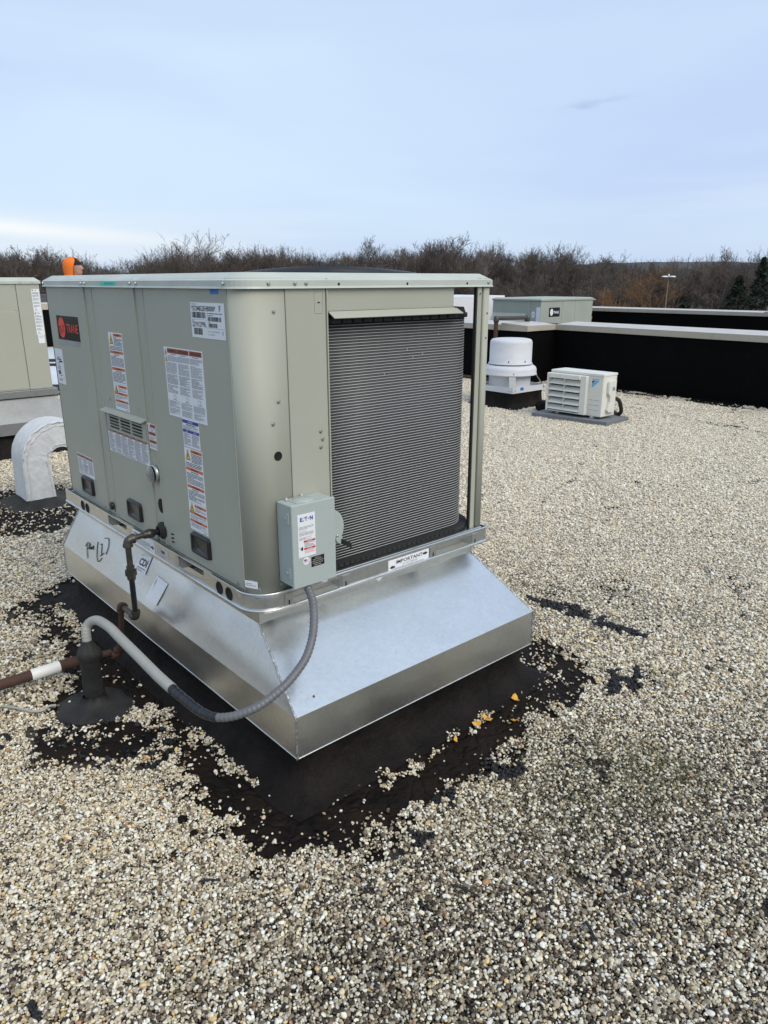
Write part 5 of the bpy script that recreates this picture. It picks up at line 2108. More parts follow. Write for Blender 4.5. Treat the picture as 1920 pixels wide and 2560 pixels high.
s.text('DISCONNECT', .026, .0095, .0045, 'sticker_old', align='CENTER')
s.build('black_label', sw)
s = Sticker(DF, .160, .741, .054, .017, 'logo_black')
s.text('INTERRUPTOR', .026, .003, .0045, 'sticker_old', align='CENTER')
s.text('PRINCIPAL', .026, .0095, .0045, 'sticker_old', align='CENTER')
s.build('black_label', sw)
rs = MB()
rs.lathe((.140, -dd - .0022, .752), (0, -1, 0), [(.0135, 0), (.0135, .0006), (.0001, .0006)], 26, m=0, smooth=False)
O_ = (V3((.140, -dd - .0034, .752)), *DF[1:])
rs.fquad(O_, [(-.0095, 0), (0, 0), (0, .0065), (-.0095, .0065)], 0, 1)
for i in range(4):
    rs.fquad(O_, [(-.0095 if i > 1 else 0, .0055 - i * .0032 - .0014), (.0095, .0055 - i * .0032 - .0014), (.0095, .0055 - i * .0032), (-.0095 if i > 1 else 0, .0055 - i * .0032)], 0, 2)
rs.build('flag_sticker', ['paper', 'violet', 'pink'], sw)

# ================================================================== FLEXIBLE CONDUIT
CON = [(0.151, -0.060, 0.664), (0.151, -0.082, 0.645), (0.143, -0.118, 0.615), (0.122, -0.153, 0.583), (0.098, -0.182, 0.547), (0.073, -0.202, 0.513), (0.034, -0.224, 0.479), (-0.013, -0.237, 0.450), (-0.062, -0.246, 0.427), (-0.108, -0.243, 0.405), (-0.153, -0.238, 0.388), (-0.191, -0.224, 0.375), (-0.230, -0.197, 0.361), (-0.260, -0.160, 0.352), (-0.275, -0.121, 0.348), (-0.283, -0.072, 0.347), (-0.290, -0.022, 0.353), (-0.295, 0.039, 0.358), (-0.301, 0.174, 0.368), (-0.301, 0.331, 0.378), (-0.298, 0.512, 0.384), (-0.296, 0.595, 0.387), (-0.299, 0.666, 0.385), (-0.304, 0.711, 0.381), (-0.314, 0.743, 0.369), (-0.327, 0.760, 0.351), (-0.337, 0.759, 0.328), (-0.341, 0.750, 0.285)]


def spline(P, n):
    """evenly resampled Catmull-Rom"""
    P = [V3(p) for p in P]
    q = []
    for i in range(len(P) - 1):
        p0, p1, p2, p3 = P[max(i - 1, 0)], P[i], P[i + 1], P[min(i + 2, len(P) - 1)]
        for k in range(10):
            t = k / 10
            q.append(.5 * (2 * p1 + (p2 - p0) * t + (2 * p0 - 5 * p1 + 4 * p2 - p3) * t * t + (3 * p1 - p0 - 3 * p2 + p3) * t ** 3))
    q.append(P[-1])
    ln = [0]
    for i in range(1, len(q)):
        ln.append(ln[-1] + (q[i] - q[i - 1]).length)
    out = []
    for i in range(n + 1):
        t = ln[-1] * i / n
        j = min(np.searchsorted(ln, t), len(q) - 1)
        j = max(j, 1)
        a_ = (t - ln[j - 1]) / max(ln[j] - ln[j - 1], 1e-9)
        out.append(q[j - 1].lerp(q[j], a_))
    return out, ln[-1]


cq, clen = spline(CON, 460)
i1 = min(range(461), key=lambda i: (cq[i] - V3((-0.262, -0.156, 0.352))).length)
i2 = min(range(461), key=lambda i: (cq[i] - V3((-0.297, 0.075, 0.361))).length)
con = thing('flexible_conduit', (-.2, -.1, 0), 'gray ribbed flexible conduit looping from the switch box, taped in the middle', 'conduit')
MB().tube(cq[:i1 + 2], [.0138 + (.0007 if i % 4 < 2 else -.0005) for i in range(i1 + 2)], 12).build('dark_conduit', 'conduit', con)
tp_ = cq[i1 - 1:i2 + 2]
MB().tube(tp_, [.0150 + .0026 * (i / len(tp_)) + .0012 * math.sin(i * .7) * math.sin(i * .23) for i in range(len(tp_))], 12).build('black_tape', 'tape', con)
lq = cq[i2:]
MB().tube(lq, [.0182 + (.0005 if i % 4 < 2 else -.0004) for i in range(len(lq))], 14).build('pale_conduit', 'conduit_l', con)
MB().lathe(V3((0.151, -0.060, 0.6645)), (.0, -.25, -.9), [(.021, -.002), (.021, .006), (.024, .007), (.024, .016), (.018, .018), (.0175, .026)], 8, smooth=False).build('connector', 'screw', con)


def knobbly(profile, centre, seed, n=36, amp=.004, lean=(0, 0), ell=(1, 1)):
    """lathed lump with hand-trowelled unevenness"""
    rgx = random.Random(seed)
    v, f = [], []
    zmax = max(z for _, z in profile)
    ph = [rgx.uniform(0, 6.28) for _ in range(6)]
    for i, (r_, z) in enumerate(profile):
        for j in range(n):
            a_ = 2 * math.pi * j / n
            w = r_ * (1 + .06 * math.sin(2 * a_ + ph[0] + z * 9) + .05 * math.sin(3 * a_ + ph[1]) + .03 * math.sin(7 * a_ + ph[2] + z * 40)) + rgx.uniform(-amp, amp) * min(1, r_ / .03)
            v.append((centre[0] + lean[0] * z + math.cos(a_) * w * ell[0], centre[1] + lean[1] * z + math.sin(a_) * w * ell[1], centre[2] + z))
    for i in range(len(profile) - 1):
        for j in range(n):
            f.append((i * n + j, i * n + (j + 1) % n, (i + 1) * n + (j + 1) % n, (i + 1) * n + j))
    return MB().add(v, f, 0, True)


pp = thing('pipe_boot', (-.341, .75, 0), 'tar covered pipe boot that the pale conduit drops into', 'pipe boot')
knobbly([(.040, .020), (.037, .06), (.036, .11), (.036, .16), (.037, .20), (.041, .212), (.046, .222), (.047, .236), (.042, .250), (.032, .266), (.024, .278), (.020, .288), (.0175, .292)], (-.341, .75, 0), 3, amp=.002).build('boot', 'tar_gray', pp)
knobbly([(.150, .003), (.140, .010), (.115, .014), (.08, .020), (.055, .030), (.044, .045), (.040, .06)], (-.350, .735, 0), 5, amp=.004, ell=(1.0, 1.0)).build('flange', 'tar_gray', pp)

# ================================================================== GAS LINE
gas = thing('gas_pipe', (-.15, .75, 0), 'black iron gas pipe with elbows and union feeding the near unit', 'gas pipe')
MB().tube([(.0, .712, .685), (-.045, .712, .684)], .0125, 14).build('nipple', 'ironblk', gas)
MB().lathe((-.040, .712, .684), (-1, 0, -.02), [(.0125, 0), (.017, .002), (.017, .010), (.0195, .012), (.0195, .022), (.0165, .030), (.017, .036), (.015, .044), (.0125, .046)], 18).build('reducer', 'iron', gas)
MB().tube([(-.078, .712, .683), (-.135, .712, .680)], .0113, 14).build('pipe_run', 'iron', gas)


def elbow(c, d0, d1, r=.0178, reach=.029, mt='iron'):
    c, d0, d1 = V3(c), V3(d0).normalized(), V3(d1).normalized()
    a_, b_ = c + d0 * reach, c + d1 * reach
    pts = [a_, a_.lerp(c, .30)]
    for i in range(1, 7):
        t = i / 7
        p0, p2 = c + d0 * reach * .62, c + d1 * reach * .62
        pts.append(p0 * (1 - t) ** 2 + c * 2 * t * (1 - t) + p2 * t * t)
    pts += [b_.lerp(c, .30), b_]
    rr_ = [r * 1.10, r * 1.10] + [r * .95] * 6 + [r * 1.10, r * 1.10]
    m_ = MB().tube(pts, rr_, 16)
    return m_.build('elbow', mt, gas)


elbow((-.150, .712, .679), (1, 0, 0), (0, 0, -1))
MB().tube([(-.150, .712, .655), (-.150, .712, .352)], .0113, 14).build('pipe_drop', 'ironblk', gas)
MB().tube([(-.150, .712, .656), (-.150, .712, .565)], .0118, 14).build('pipe_drop', 'iron', gas)
un = MB()
un.lathe((-.150, .712, .570), (0, 0, -1), [(.0115, 0), (.017, .001), (.017, .018), (.0150, .020)], 8, smooth=False)
un.lathe((-.150, .712, .552), (0, 0, -1), [(.0150, 0), (.0240, .001), (.0240, .021), (.018, .024)], 8, smooth=False)
un.lathe((-.150, .712, .528), (0, 0, -1), [(.018, 0), (.018, .010), (.0155, .018), (.012, .019)], 8, smooth=False)
un.build('union', 'iron', gas)
elbow((-.150, .712, .345), (0, 0, 1), (0, 1, 0), mt='iron')
MB().tube([(-.150, .735, .345), (-.150, .85, .345)], .0113, 14).build('pipe_run', 'iron', gas)
elbow((-.150, .868, .345), (0, -1, 0), (0, 0, -1), mt='rust')
MB().tube([(-.150, .868, .325), (-.150, .90, .20), (-.150, .96, .09)], .0113, 12).build('pipe_drop', 'rust', gas)
elbow((-.150, .975, .072), (0, -.3, 1), (-1, .1, 0), mt='rust')

rp = thing('gas_main', (-.6, 1.02, 0), 'rusty brown gas main with a white wrapped length, coming in from the left', 'pipe')
MB().tube([(-.36, 1.020, .078), (-.44, 1.022, .078), (-2.6, 1.035, .078)], .0225, 16).build('rusty_pipe', 'rust', rp)
MB().tube([(-.385, 1.0202, .078), (-.50, 1.0212, .078)], .0245, 20).build('white_wrap', 'tape_w', rp)
MB().tube([(-.375, 1.02, .078), (-.385, 1.02, .078)], .026, 16).build('wrap_end', 'rust', rp)
MB().tube([(-.36, 1.02, .078), (-.30, 1.015, .076), (-.29, 1.012, .076)], [.025, .025, .020], 14).build('reducer', 'rust', rp)
vb = MB()
vb.lathe((-.295, 1.012, .076), (1, -.02, 0), [(.018, 0), (.024, .002), (.024, .016), (.020, .018), (.023, .030), (.024, .045), (.020, .058), (.024, .060), (.024, .078), (.015, .080)], 8, smooth=False)
vb.build('valve_body', 'brass', rp, bevel=.001)
vh = MB()
vh.hexa([(-.315, .985, .108), (-.225, .975, .120), (-.225, .997, .122), (-.315, 1.005, .110)], [(-.315, .985, .114), (-.225, .975, .126), (-.225, .997, .128), (-.315, 1.005, .116)])
vh.build('valve_lever', 'galv_rail', rp, bevel=.001)
MB().tube([(-.255, 1.008, .09), (-.255, 1.0, .116)], .006, 8).build('valve_stem', 'brass', rp)
MB().tube([(-.22, 1.010, .076), (-.17, 1.0, .074)], .016, 12).build('nipple', 'rust', rp)
# timber block carrying the main, out of view to the left
MB().box(-1.35, -1.25, .90, 1.16, .0, .050).build('support_block', mat('treated_timber', (.12, .09, .05), .9, var=(.08, .06, .04), var_scale=20, stretch=(1, 8, 1)), rp, bevel=.004)

# ================================================================== WHITE GOOSENECK
gn = thing('gooseneck_vent', (.4, 3.9, 0), 'white mastic coated gooseneck vent at the left, set in a black tar base', 'vent')
gy0, gy1 = 3.80, 4.09
gcx, gcz = .585, .345


def goose_profile(rout, rin):
    o_ = [(gcx - rout - .012, .055), (gcx - rout, .25)] + [(gcx + rout * math.cos(R(a)), gcz + rout * math.sin(R(a))) for a in range(180, 39, -10)]
    i_ = [(gcx + rin * math.cos(R(a)), gcz + rin * math.sin(R(a))) for a in range(40, 181, 10)] + [(gcx - rin, .25), (gcx - rin + .010, .055)]
    return o_, i_


oo, ii = goose_profile(.288, .092)
gb_ = MB()
rgx = random.Random(6)


def strip(o_, i_, y, n=8):
    rows = []
    for a_, c in zip(np.linspace(0, 1, 40), range(40)):
        def at(lst, t):
            s_ = t * (len(lst) - 1)
            k_ = min(int(s_), len(lst) - 2)
            w = s_ - k_
            return (lst[k_][0] * (1 - w) + lst[k_ + 1][0] * w, lst[k_][1] * (1 - w) + lst[k_ + 1][1] * w)
        p, q = at(o_, a_), at(i_[::-1], a_)
        rows.append([(p[0] + (q[0] - p[0]) * j / n, y + rgx.uniform(-.004, .004), p[1] + (q[1] - p[1]) * j / n) for j in range(n + 1)])
    return rows


fr_, bk = strip(oo, ii, gy0), strip(oo, ii, gy1)
v, f = [], []
n = 9
for r_ in fr_:
    v += r_
for i in range(39):
    for j in range(n - 1):
        f.append((i * n + j, i * n + j + 1, (i + 1) * n + j + 1, (i + 1) * n + j))
gb_.add(v, f, 0, True)
v = []
for r_ in bk:
    v += r_
gb_.add(v, [t[::-1] for t in f], 0, True)
for idx in (0, n - 1):
    v, f2 = [], []
    for i in range(40):
        a_, c = V3(fr_[i][idx]), V3(bk[i][idx])
        v += [a_, a_.lerp(c, .5) + V3((0, 0, .004)), c]
    for i in range(39):
        for j in range(2):
            q = (i * 3 + j, (i + 1) * 3 + j, (i + 1) * 3 + j + 1, i * 3 + j + 1)
            f2.append(q if idx == 0 else q[::-1])
    gb_.add(v, f2, 0, True)
gb_.build('duct', 'white_mastic', gn)
# smears of brushed sealer along the edges
def edge_line(k_, off, r_):
    pts = []
    for i in range(40):
        p = V3(fr_[i][k_])
        q = V3(fr_[i][max(0, min(n - 1, k_ + (1 if k_ < 4 else -1)))])
        pts.append(p.lerp(q, off) + V3((rgx.uniform(-.006, .006), -.002, rgx.uniform(-.006, .006))))
    return MB().tube(pts, [r_ * rgx.uniform(.3, 1.5) for _ in pts], 6)


edge_line(0, .12, .006).build('sealer_ridge', 'white_mastic', gn)
edge_line(1, .4, .004).build('sealer_ridge', 'white_mastic', gn)
edge_line(n - 1, .8, .004).build('sealer_ridge', 'white_mastic', gn)
v, f = [], []
prof_ = [(-.02, .085), (-.012, .060), (.03, .040), (.09, .020), (.16, .007)]
for o_, z in prof_:
    for x, y in rect_pts(.297 - o_, .495 + o_, gy0 - o_, gy1 + o_, 10, max(.01, o_ * .7 + .01)):
        v.append((x + rgx.uniform(-.006, .006), y + rgx.uniform(-.006, .006), z + rgx.uniform(-.003, .003)))
for i in range(len(prof_) - 1):
    for j in range(40):
        f.append((i * 40 + (j + 1) % 40, i * 40 + j, (i + 1) * 40 + j, (i + 1) * 40 + (j + 1) % 40))
MB().add(v, [t[::-1] for t in f], 0, True).build('tar_base', 'tar_gray', gn)

# ================================================================== SECOND UNIT (left edge)
u2 = thing('rooftop_unit', (.3, 6.4, .57), 'second tan rooftop unit cut by the left edge, with a rust spotted galvanized curb', 'rooftop unit')
Y2 = 5.80
F2 = (V3((0, Y2, 0)), V3((1, 0, 0)), V3((0, 0, 1)), V3((0, -1, 0)))
MB().box(-.58, 1.180, Y2 + .012, 6.91, .62, 1.66).build('light_block_core', 'gap', u2)
MB().fbox(F2, .979, 1.192, .628, 1.66, -.012, 0).build('side_panel', 'paint', u2, bevel=.003)
MB().fbox(F2, -.05, .975, .628, 1.66, -.012, 0).build('side_panel', 'paint', u2, bevel=.003)
MB().fbox(F2, -.59, -.054, .628, 1.66, -.012, 0).build('side_panel', 'paint', u2, bevel=.003)
MB().fbox(F2, -.045, .962, .64, 1.375, 0, .004).build('access_door', 'paint', u2, bevel=.003)
MB().box(1.181, 1.193, Y2 + .002, 6.92, .628, 1.66).build('end_panel', 'paint', u2, bevel=.003)
MB().box(-.59, 1.193, 6.912, 6.924, .628, 1.66).build('back_panel', 'paint', u2, bevel=.003)
cb = MB()
rgs = [(.012, 1.628), (.012, 1.652), (-.030, 1.686)]
v, f = [], []
for o_, z in rgs:
    v += [(-.59 - o_, Y2 - o_, z), (1.194 + o_, Y2 - o_, z), (1.194 + o_, 6.924 + o_, z), (-.59 - o_, 6.924 + o_, z)]
for i in range(2):
    for j in range(4):
        f.append((i * 4 + j, i * 4 + (j + 1) % 4, i * 4 + 4 + (j + 1) % 4, i * 4 + 4 + j))
f += [(8, 9, 10, 11), (3, 2, 1, 0)]
cb.add(v, f).build('roof_cap', 'paint_cap_lit', u2)
MB().box(-.62, 1.232, Y2 - .035, 6.95, .560, .6265).build('base_rail', 'galv_old', u2, bevel=.003)
for x, z in ((1.02, 1.64), (1.13, 1.64), (.955, 1.605), (.955, 1.39), (.93, .64), (1.0, .642), (1.12, .642)):
    screw((x, Y2 - .013 if z == 1.64 else Y2 - .0005, z), (0, -1, 0), u2)
E2 = (V3((0, Y2 - .0005, 0)), *F2[1:])
for q, (zt, h_) in enumerate(((1.580, .215), (1.363, .215))):
    s = Sticker(E2, 1.112, zt, .074, h_)
    s.poly([(.012 + .006 * math.cos(a * math.pi / 6), .011 - .007 * math.sin(a * math.pi / 6)) for a in range(12)][::-1], 'ink')
    s.rect(.030, .008, .020, .006, 'ink_l')
    for i, y in enumerate((.027, .055, .085, .118, .150)):
        s.para(.006, y, .058, .022, 5, 'ink_l', .5, i + q)
    s.rect(.052, .040, .010, .010, 'ink_l')
    s.frame(.014, .185, .016, .018, .002)
    s.build('paper_label', u2)
s = Sticker(E2, 1.120, 1.146, .058, .078)
s.para(.01, .008, .04, .02, 4, 'ink_l', .3)
s.build('paper_label', u2)
a2 = MB()
t_ = [V3(p) for p in ((-.58, Y2 - .01, .56), (1.19, Y2 - .01, .56), (1.19, 6.93, .56), (-.58, 6.93, .56))]
b_ = [V3(p) for p in ((-.78, 5.60, .345), (1.36, 5.60, .345), (1.36, 7.15, .345), (-.78, 7.15, .345))]
v = t_ + b_ + [V3((p.x, p.y, .235)) for p in b_]
f = []
for i in range(2):
    for j in range(4):
        f.append((i * 4 + 4 + j, i * 4 + 4 + (j + 1) % 4, i * 4 + (j + 1) % 4, i * 4 + j))
ac = thing('curb_adapter', (.3, 6.4, .235), 'dull galvanized curb adapter with a rust spot under the second unit', 'curb adapter')
a2.add(v, f).build('sheet', 'galv_old', ac)
rs_ = MB()
rgx = random.Random(2)
c2 = V3((1.273, 5.688, .459))
sN2 = (b_[2] - b_[1]).cross(t_[1] - b_[1]).normalized()
# on the front slope near its right end
fN = (b_[1] - b_[0]).cross(t_[0] - b_[0]).normalized()
fVv = (t_[0] - b_[0])
fVv = V3((0, fVv.y, fVv.z)).normalized()
ce = V3((1.225, 5.60, .345)) + fVv * .085 + fN * .001
rs_.add([ce + V3((1, 0, 0)) * (.013 * math.cos(a * .5236) * rgx.uniform(.7, 1.2)) + fVv * (.026 * math.sin(a * .5236) * rgx.uniform(.8, 1.2)) for a in range(12)], [tuple(range(12))])
rs_.build('rust_spot', 'rustspot', ac)
cu2 = thing('roof_curb', (.3, 6.4, 0), 'black coated roof curb under the second unit', 'roof curb')
MB().hexa([(-.82, 5.56, .003), (1.40, 5.56, .003), (1.40, 7.18, .003), (-.82, 7.18, .003)], [(-.74, 5.66, .24), (1.32, 5.66, .24), (1.32, 7.10, .24), (-.74, 7.10, .24)]).build('curb_wall', 'tar_curb', cu2)
tag(MB().tube(spline([(1.24, 6.0, .60), (1.36, 6.02, .585), (1.50, 6.05, .53), (1.56, 6.08, .42), (1.58, 6.10, .25), (1.60, 6.10, .02)], 40)[0], .035, 10).build('black_hose', 'plastic'), 'thick black hose dropping from behind the second unit', 'hose')

# ================================================================== EXHAUST FAN
FX, FY = 6.86, 4.57
ef = thing('exhaust_fan', (FX, FY, 0), 'white spun aluminium mushroom exhaust fan on a black curb', 'exhaust fan')
v, f = [], []
pr = [(.335, .245), (.33, .16), (.335, .08), (.36, .035), (.43, .004)]
rgx = random.Random(8)
for h_, z in pr:
    for x, y in rect_pts(FX - h_, FX + h_, FY - h_, FY + h_, 10, .02 + .15 * max(0, h_ - .34)):
        v.append((x + rgx.uniform(-.006, .006), y + rgx.uniform(-.006, .006), z))
for i in range(4):
    for j in range(40):
        f.append((i * 40 + (j + 1) % 40, i * 40 + j, (i + 1) * 40 + j, (i + 1) * 40 + (j + 1) % 40))
MB().add(v, f, 0, True).build('curb', 'tar_curb', ef)
MB().box(FX - .35, FX + .35, FY - .35, FY + .35, .236, .250).build('curb_cap', 'alu', ef, bevel=.003)
fb = MB()
for sx_, sy_ in ((-1, 0), (1, 0), (0, -1), (0, 1)):
    if sx_:
        fb.box(FX + sx_ * .352 - .003, FX + sx_ * .352 + .003, FY - .35, FY + .35, .215, .290)
    else:
        fb.box(FX - .35, FX + .35, FY + sy_ * .352 - .003, FY + sy_ * .352 + .003, .215, .290)
fb.build('bracket_frame', 'alu', ef)
for sx_, sy_ in ((-1, -1), (1, -1), (-1, 1), (1, 1)):
    d_ = V3((sx_, sy_, 0)).normalized()
    t_ = V3((-d_.y, d_.x, 0))
    c0_, c1_ = V3((FX, FY, .25)) + d_ * .480, V3((FX, FY, .44)) + d_ * .345
    MB().hexa([c0_ - t_ * .045 - d_ * .008, c0_ + t_ * .045 - d_ * .008, c0_ + t_ * .045 + d_ * .004, c0_ - t_ * .045 + d_ * .004], [c1_ - t_ * .045 - d_ * .008, c1_ + t_ * .045 - d_ * .008, c1_ + t_ * .045 + d_ * .004, c1_ - t_ * .045 + d_ * .004]).build('strut', 'galv_old', ef)
MB().lathe((FX, FY, 0), (0, 0, 1), [(.285, .25), (.285, .46)], 40).build('throat', 'alu', ef)
MB().lathe((FX, FY, 0), (0, 0, 1), [(.30, .445), (.366, .424), (.370, .430), (.360, .443), (.360, .492), (.348, .522), (.318, .546), (.262, .557)], 48).build('skirt', 'alu', ef)
MB().lathe((FX, FY, 0), (0, 0, 1), [(.255, .535), (.255, .570)], 40).build('joint', 'gap', ef)
MB().lathe((FX, FY, 0), (0, 0, 1), [(.27, .572), (.300, .566), (.300, .574), (.287, .584), (.285, .845), (.279, .872), (.262, .890), (.22, .899), (.0001, .906)], 48).build('motor_dome', 'alu', ef)
for a_ in (215, 262):
    x, y = FX + .281 * math.cos(R(a_)), FY + .281 * math.sin(R(a_))
    MB().box(x - .008, x + .008, y - .008, y + .008, .600, .622).build('dome_clip', 'hole', ef)
x, y = FX + .352 * math.cos(R(228)), FY + .352 * math.sin(R(228))
MB().box(x - .009, x + .009, y - .009, y + .009, .448, .466).build('dome_clip', 'hole', ef)
MB().box(FX - .2, FX - .13, FY - .3565, FY - .3555, .245, .285).build('data_sticker', 'cyanblue', ef)

rz = thing('gas_riser', (8.2, 6.05, 0), 'brown riser pipe with elbows bridging the parapet behind the exhaust fan', 'pipe')
MB().tube([(8.45, 6.21, .0), (8.45, 6.21, 1.03)], .035, 10).build('riser', 'rust', rz)
MB().tube([(8.45, 6.21, 1.055), (9.22, 6.17, 1.045)], .035, 10).build('cross_pipe', 'iron', rz)
MB().tube([(9.22, 6.17, 1.02), (9.22, 6.17, .955)], .035, 10).build('riser', 'iron', rz)
for p, c in (((8.45, 6.21, 1.055), 'iron'), ((9.22, 6.17, 1.045), 'iron')):
    MB().lathe(V3(p) - V3((0, 0, .06)), (0, 0, 1), [(.001, 0), (.045, .0), (.047, .03), (.047, .07), (.035, .095), (.001, .10)], 12).build('elbow', c, rz)

# ================================================================== HEAT PUMP ON ITS PAD
pad = MB()
pa = [V3(p) for p in ((6.264, 3.70, 0), (6.375, 2.694, 0), (6.90, 2.72, 0), (6.80, 3.76, 0))]
pad.hexa([p + V3((0, 0, .002)) for p in pa], [p + V3((0, 0, .066)) for p in pa])
po = pad.build('equipment_pad', 'slab', None, bevel=.006)
tag(po, 'gray slab pad under the cream heat pump', 'pad')
hx0, hy0, hy1, hz0, hz1 = 6.455, 2.830, 3.576, .090, .600
hp_ = thing('heat_pump', (6.6, 3.2, .066), 'small cream heat pump with louvred front beside the exhaust fan', 'heat pump')
hd_ = .285
MB().box(hx0, hx0 + hd_, hy0, hy1, hz0, hz1 - .03).build('cabinet', 'white_plastic', hp_, bevel=.012, seg=3)
MB().box(hx0 - .006, hx0 + hd_ + .004, hy0 - .005, hy1 + .004, hz1 - .032, hz1).build('lid', 'white_plastic', hp_, bevel=.008, seg=3)
for y in (2.95, 3.45):
    MB().box(hx0 - .012, hx0 + hd_ + .01, y - .025, y + .025, .0665, .0895).build('foot', 'galv_rail', hp_, bevel=.003)
HFm = (V3((hx0, 0, 0)), V3((0, -1, 0)), V3((0, 0, 1)), V3((-1, 0, 0)))
gu0, gu1, gv0, gv1 = -3.585, -3.025, .100, .565
# wind baffle: deep frame and five slats
fm = MB()
fm.fbox(HFm, gu0, gu0 + .022, gv0, gv1, .0, .075)
fm.fbox(HFm, gu1 - .085, gu1, gv0, gv1, .0, .060)
fm.fbox(HFm, gu0 + .022, gu1 - .085, gv1 - .055, gv1, .0, .080)
fm.fbox(HFm, gu0 + .022, gu1 - .085, gv0, gv0 + .012, .0, .060)
fm.build('baffle_frame', 'louver', hp_, bevel=.010, seg=3)
MB().fbox(HFm, gu0 + .02, gu1 - .08, gv0 + .01, gv1 - .05, .001, .006).build('fan_opening', 'gap', hp_)
for i in range(5):
    zc = gv1 - .062 - i * .0785
    sl = MB()
    O = HFm[0]
    P = lambda u, z, n: O + HFm[1] * u + V3((0, 0, z)) + HFm[3] * n
    a_, c_ = gu0 + .024, gu1 - .087
    sl.hexa([P(a_, zc - .066, .066), P(c_, zc - .066, .066), P(c_, zc - .016, .012), P(a_, zc - .016, .012)][::-1],
            [P(a_, zc - .008 - .052, .070), P(c_, zc - .008 - .052, .070), P(c_, zc - .010, .012), P(a_, zc - .010, .012)][::-1])
    sl.build('louver_slat', 'louver', hp_)
MB().fbox(HFm, (gu0 + gu1) / 2 - .034, (gu0 + gu1) / 2 - .030, gv0 + .02, gv1 - .05, .015, .066).build('louver_rib', 'louver', hp_)
for u, v in ((gu0 + .03, gv1 - .03), (gu1 - .10, gv1 - .045)):
    MB().lathe(HFm[0] + HFm[1] * u + V3((0, 0, v)) + HFm[3] * .0805, (-1, 0, 0), [(.006, 0), (.004, .003), (.0001, .003)], 8).build('baffle_screw', 'hole', hp_)
s = Sticker((V3((hx0 - .0006, 0, 0)), *HFm[1:]), -2.985, .545, .105, .115, 'louver' if False else 'paper')
s.b = MB()
s.text('DAIKIN', .004, .004, .016, 'lightblue', width=.098, bold=.02)
s.poly([(.002, .028), (.002, .068), (.036, .028)], 'logo_black')
s.poly([(.040, .028), (.098, .028), (.002, .112), (.002, .074)], 'lightblue')
s.build('maker_mark', hp_, 'blue and black DAIKIN mark')
for z in (.285, .225, .165):
    MB().fbox(HFm, gu1 + .010, -hy0 - .035, z, z + .003, .0, .0012).build('panel_line', 'slab', hp_)
cv_ = MB()
cv_.prism((V3((hx0 + .08, hy0, 0)), V3((1, 0, 0)), V3((0, 0, 1)), V3((0, -1, 0))), [(0, .50), (.02, .52), (.15, .52), (.15, .14), (.03, .14), (.0, .17), (.04, .27), (.04, .33), (0, .37)][::-1], 0, .035)
cv_.build('valve_cover', 'white_plastic', hp_, bevel=.006)
MB().box(hx0 + .15, hx0 + .20, hy0 - .0365, hy0 - .0352, .40, .44).build('data_sticker', 'ink_l', hp_)
tag(MB().tube(spline([(6.72, 2.85, .30), (6.78, 2.81, .27), (6.82, 2.80, .20), (6.86, 2.81, .12), (6.93, 2.90, .07), (7.4, 3.3, .045)], 40)[0], .024, 10).build('line_set', 'rubber'), 'black insulated pipes curling behind the right end of the heat pump', 'pipe')
tag(knobbly([(.0001, .155), (.05, .15), (.085, .12), (.095, .07), (.085, .01)], (6.72, 3.86, 0), 12, 16, .012, ell=(1, 1.2)).build('tar_lump', 'tar_curb'), 'black tarred pipe stub left of the heat pump', 'pipe stub')

# ================================================================== THIRD UNIT, BEYOND THE PARAPET
u3 = thing('rooftop_unit', (13.3, 9, .2), 'pale weathered rooftop unit standing beyond the parapet', 'rooftop unit')
ux0, uy0, ux1, uy1, uz0, uz1 = 12.37, 8.30, 14.33, 9.67, .24, 1.22
MB().box(ux0 + .01, ux1 - .01, uy0 + .01, uy1 - .01, uz0, uz1 + .01).build('light_block_core', 'gap', u3)
for x0, x1 in ((ux0, ux0 + .78), (ux0 + .786, ux0 + 1.28), (ux0 + 1.286, ux1)):
    MB().box(x0, x1, uy0 - .002, uy0 + .012, uz0, uz1).build('side_panel', 'paint_old', u3, bevel=.004)
MB().box(ux0 - .002, ux0 + .012, uy0 + .28, uy1, uz0, uz1).build('end_panel', 'paint_old', u3, bevel=.004)
MB().box(ux0 - .002, ux0 + .012, uy0 + .013, uy0 + .275, uz0, uz1).build('end_panel', 'paint_old', u3, bevel=.004)
MB().box(ux1 - .012, ux1, uy0 + .02, uy1, uz0, uz1).build('end_panel', 'paint_old', u3)
MB().box(ux0 + .01, ux1, uy1, uy1 + .01, uz0, uz1).build('back_panel', 'paint_old', u3)
v, f = [], []
for o_, z in ((.02, uz1), (.02, uz1 + .035), (-.04, uz1 + .06)):
    v += [(ux0 - o_, uy0 - o_, z), (ux1 + o_, uy0 - o_, z), (ux1 + o_, uy1 + o_, z), (ux0 - o_, uy1 + o_, z)]
f = [(i * 4 + j, i * 4 + (j + 1) % 4, i * 4 + 4 + (j + 1) % 4, i * 4 + 4 + j) for i in range(2) for j in range(4)] + [(8, 9, 10, 11), (3, 2, 1, 0)]
MB().add(v, f).build('roof_cap', 'paint_old', u3)
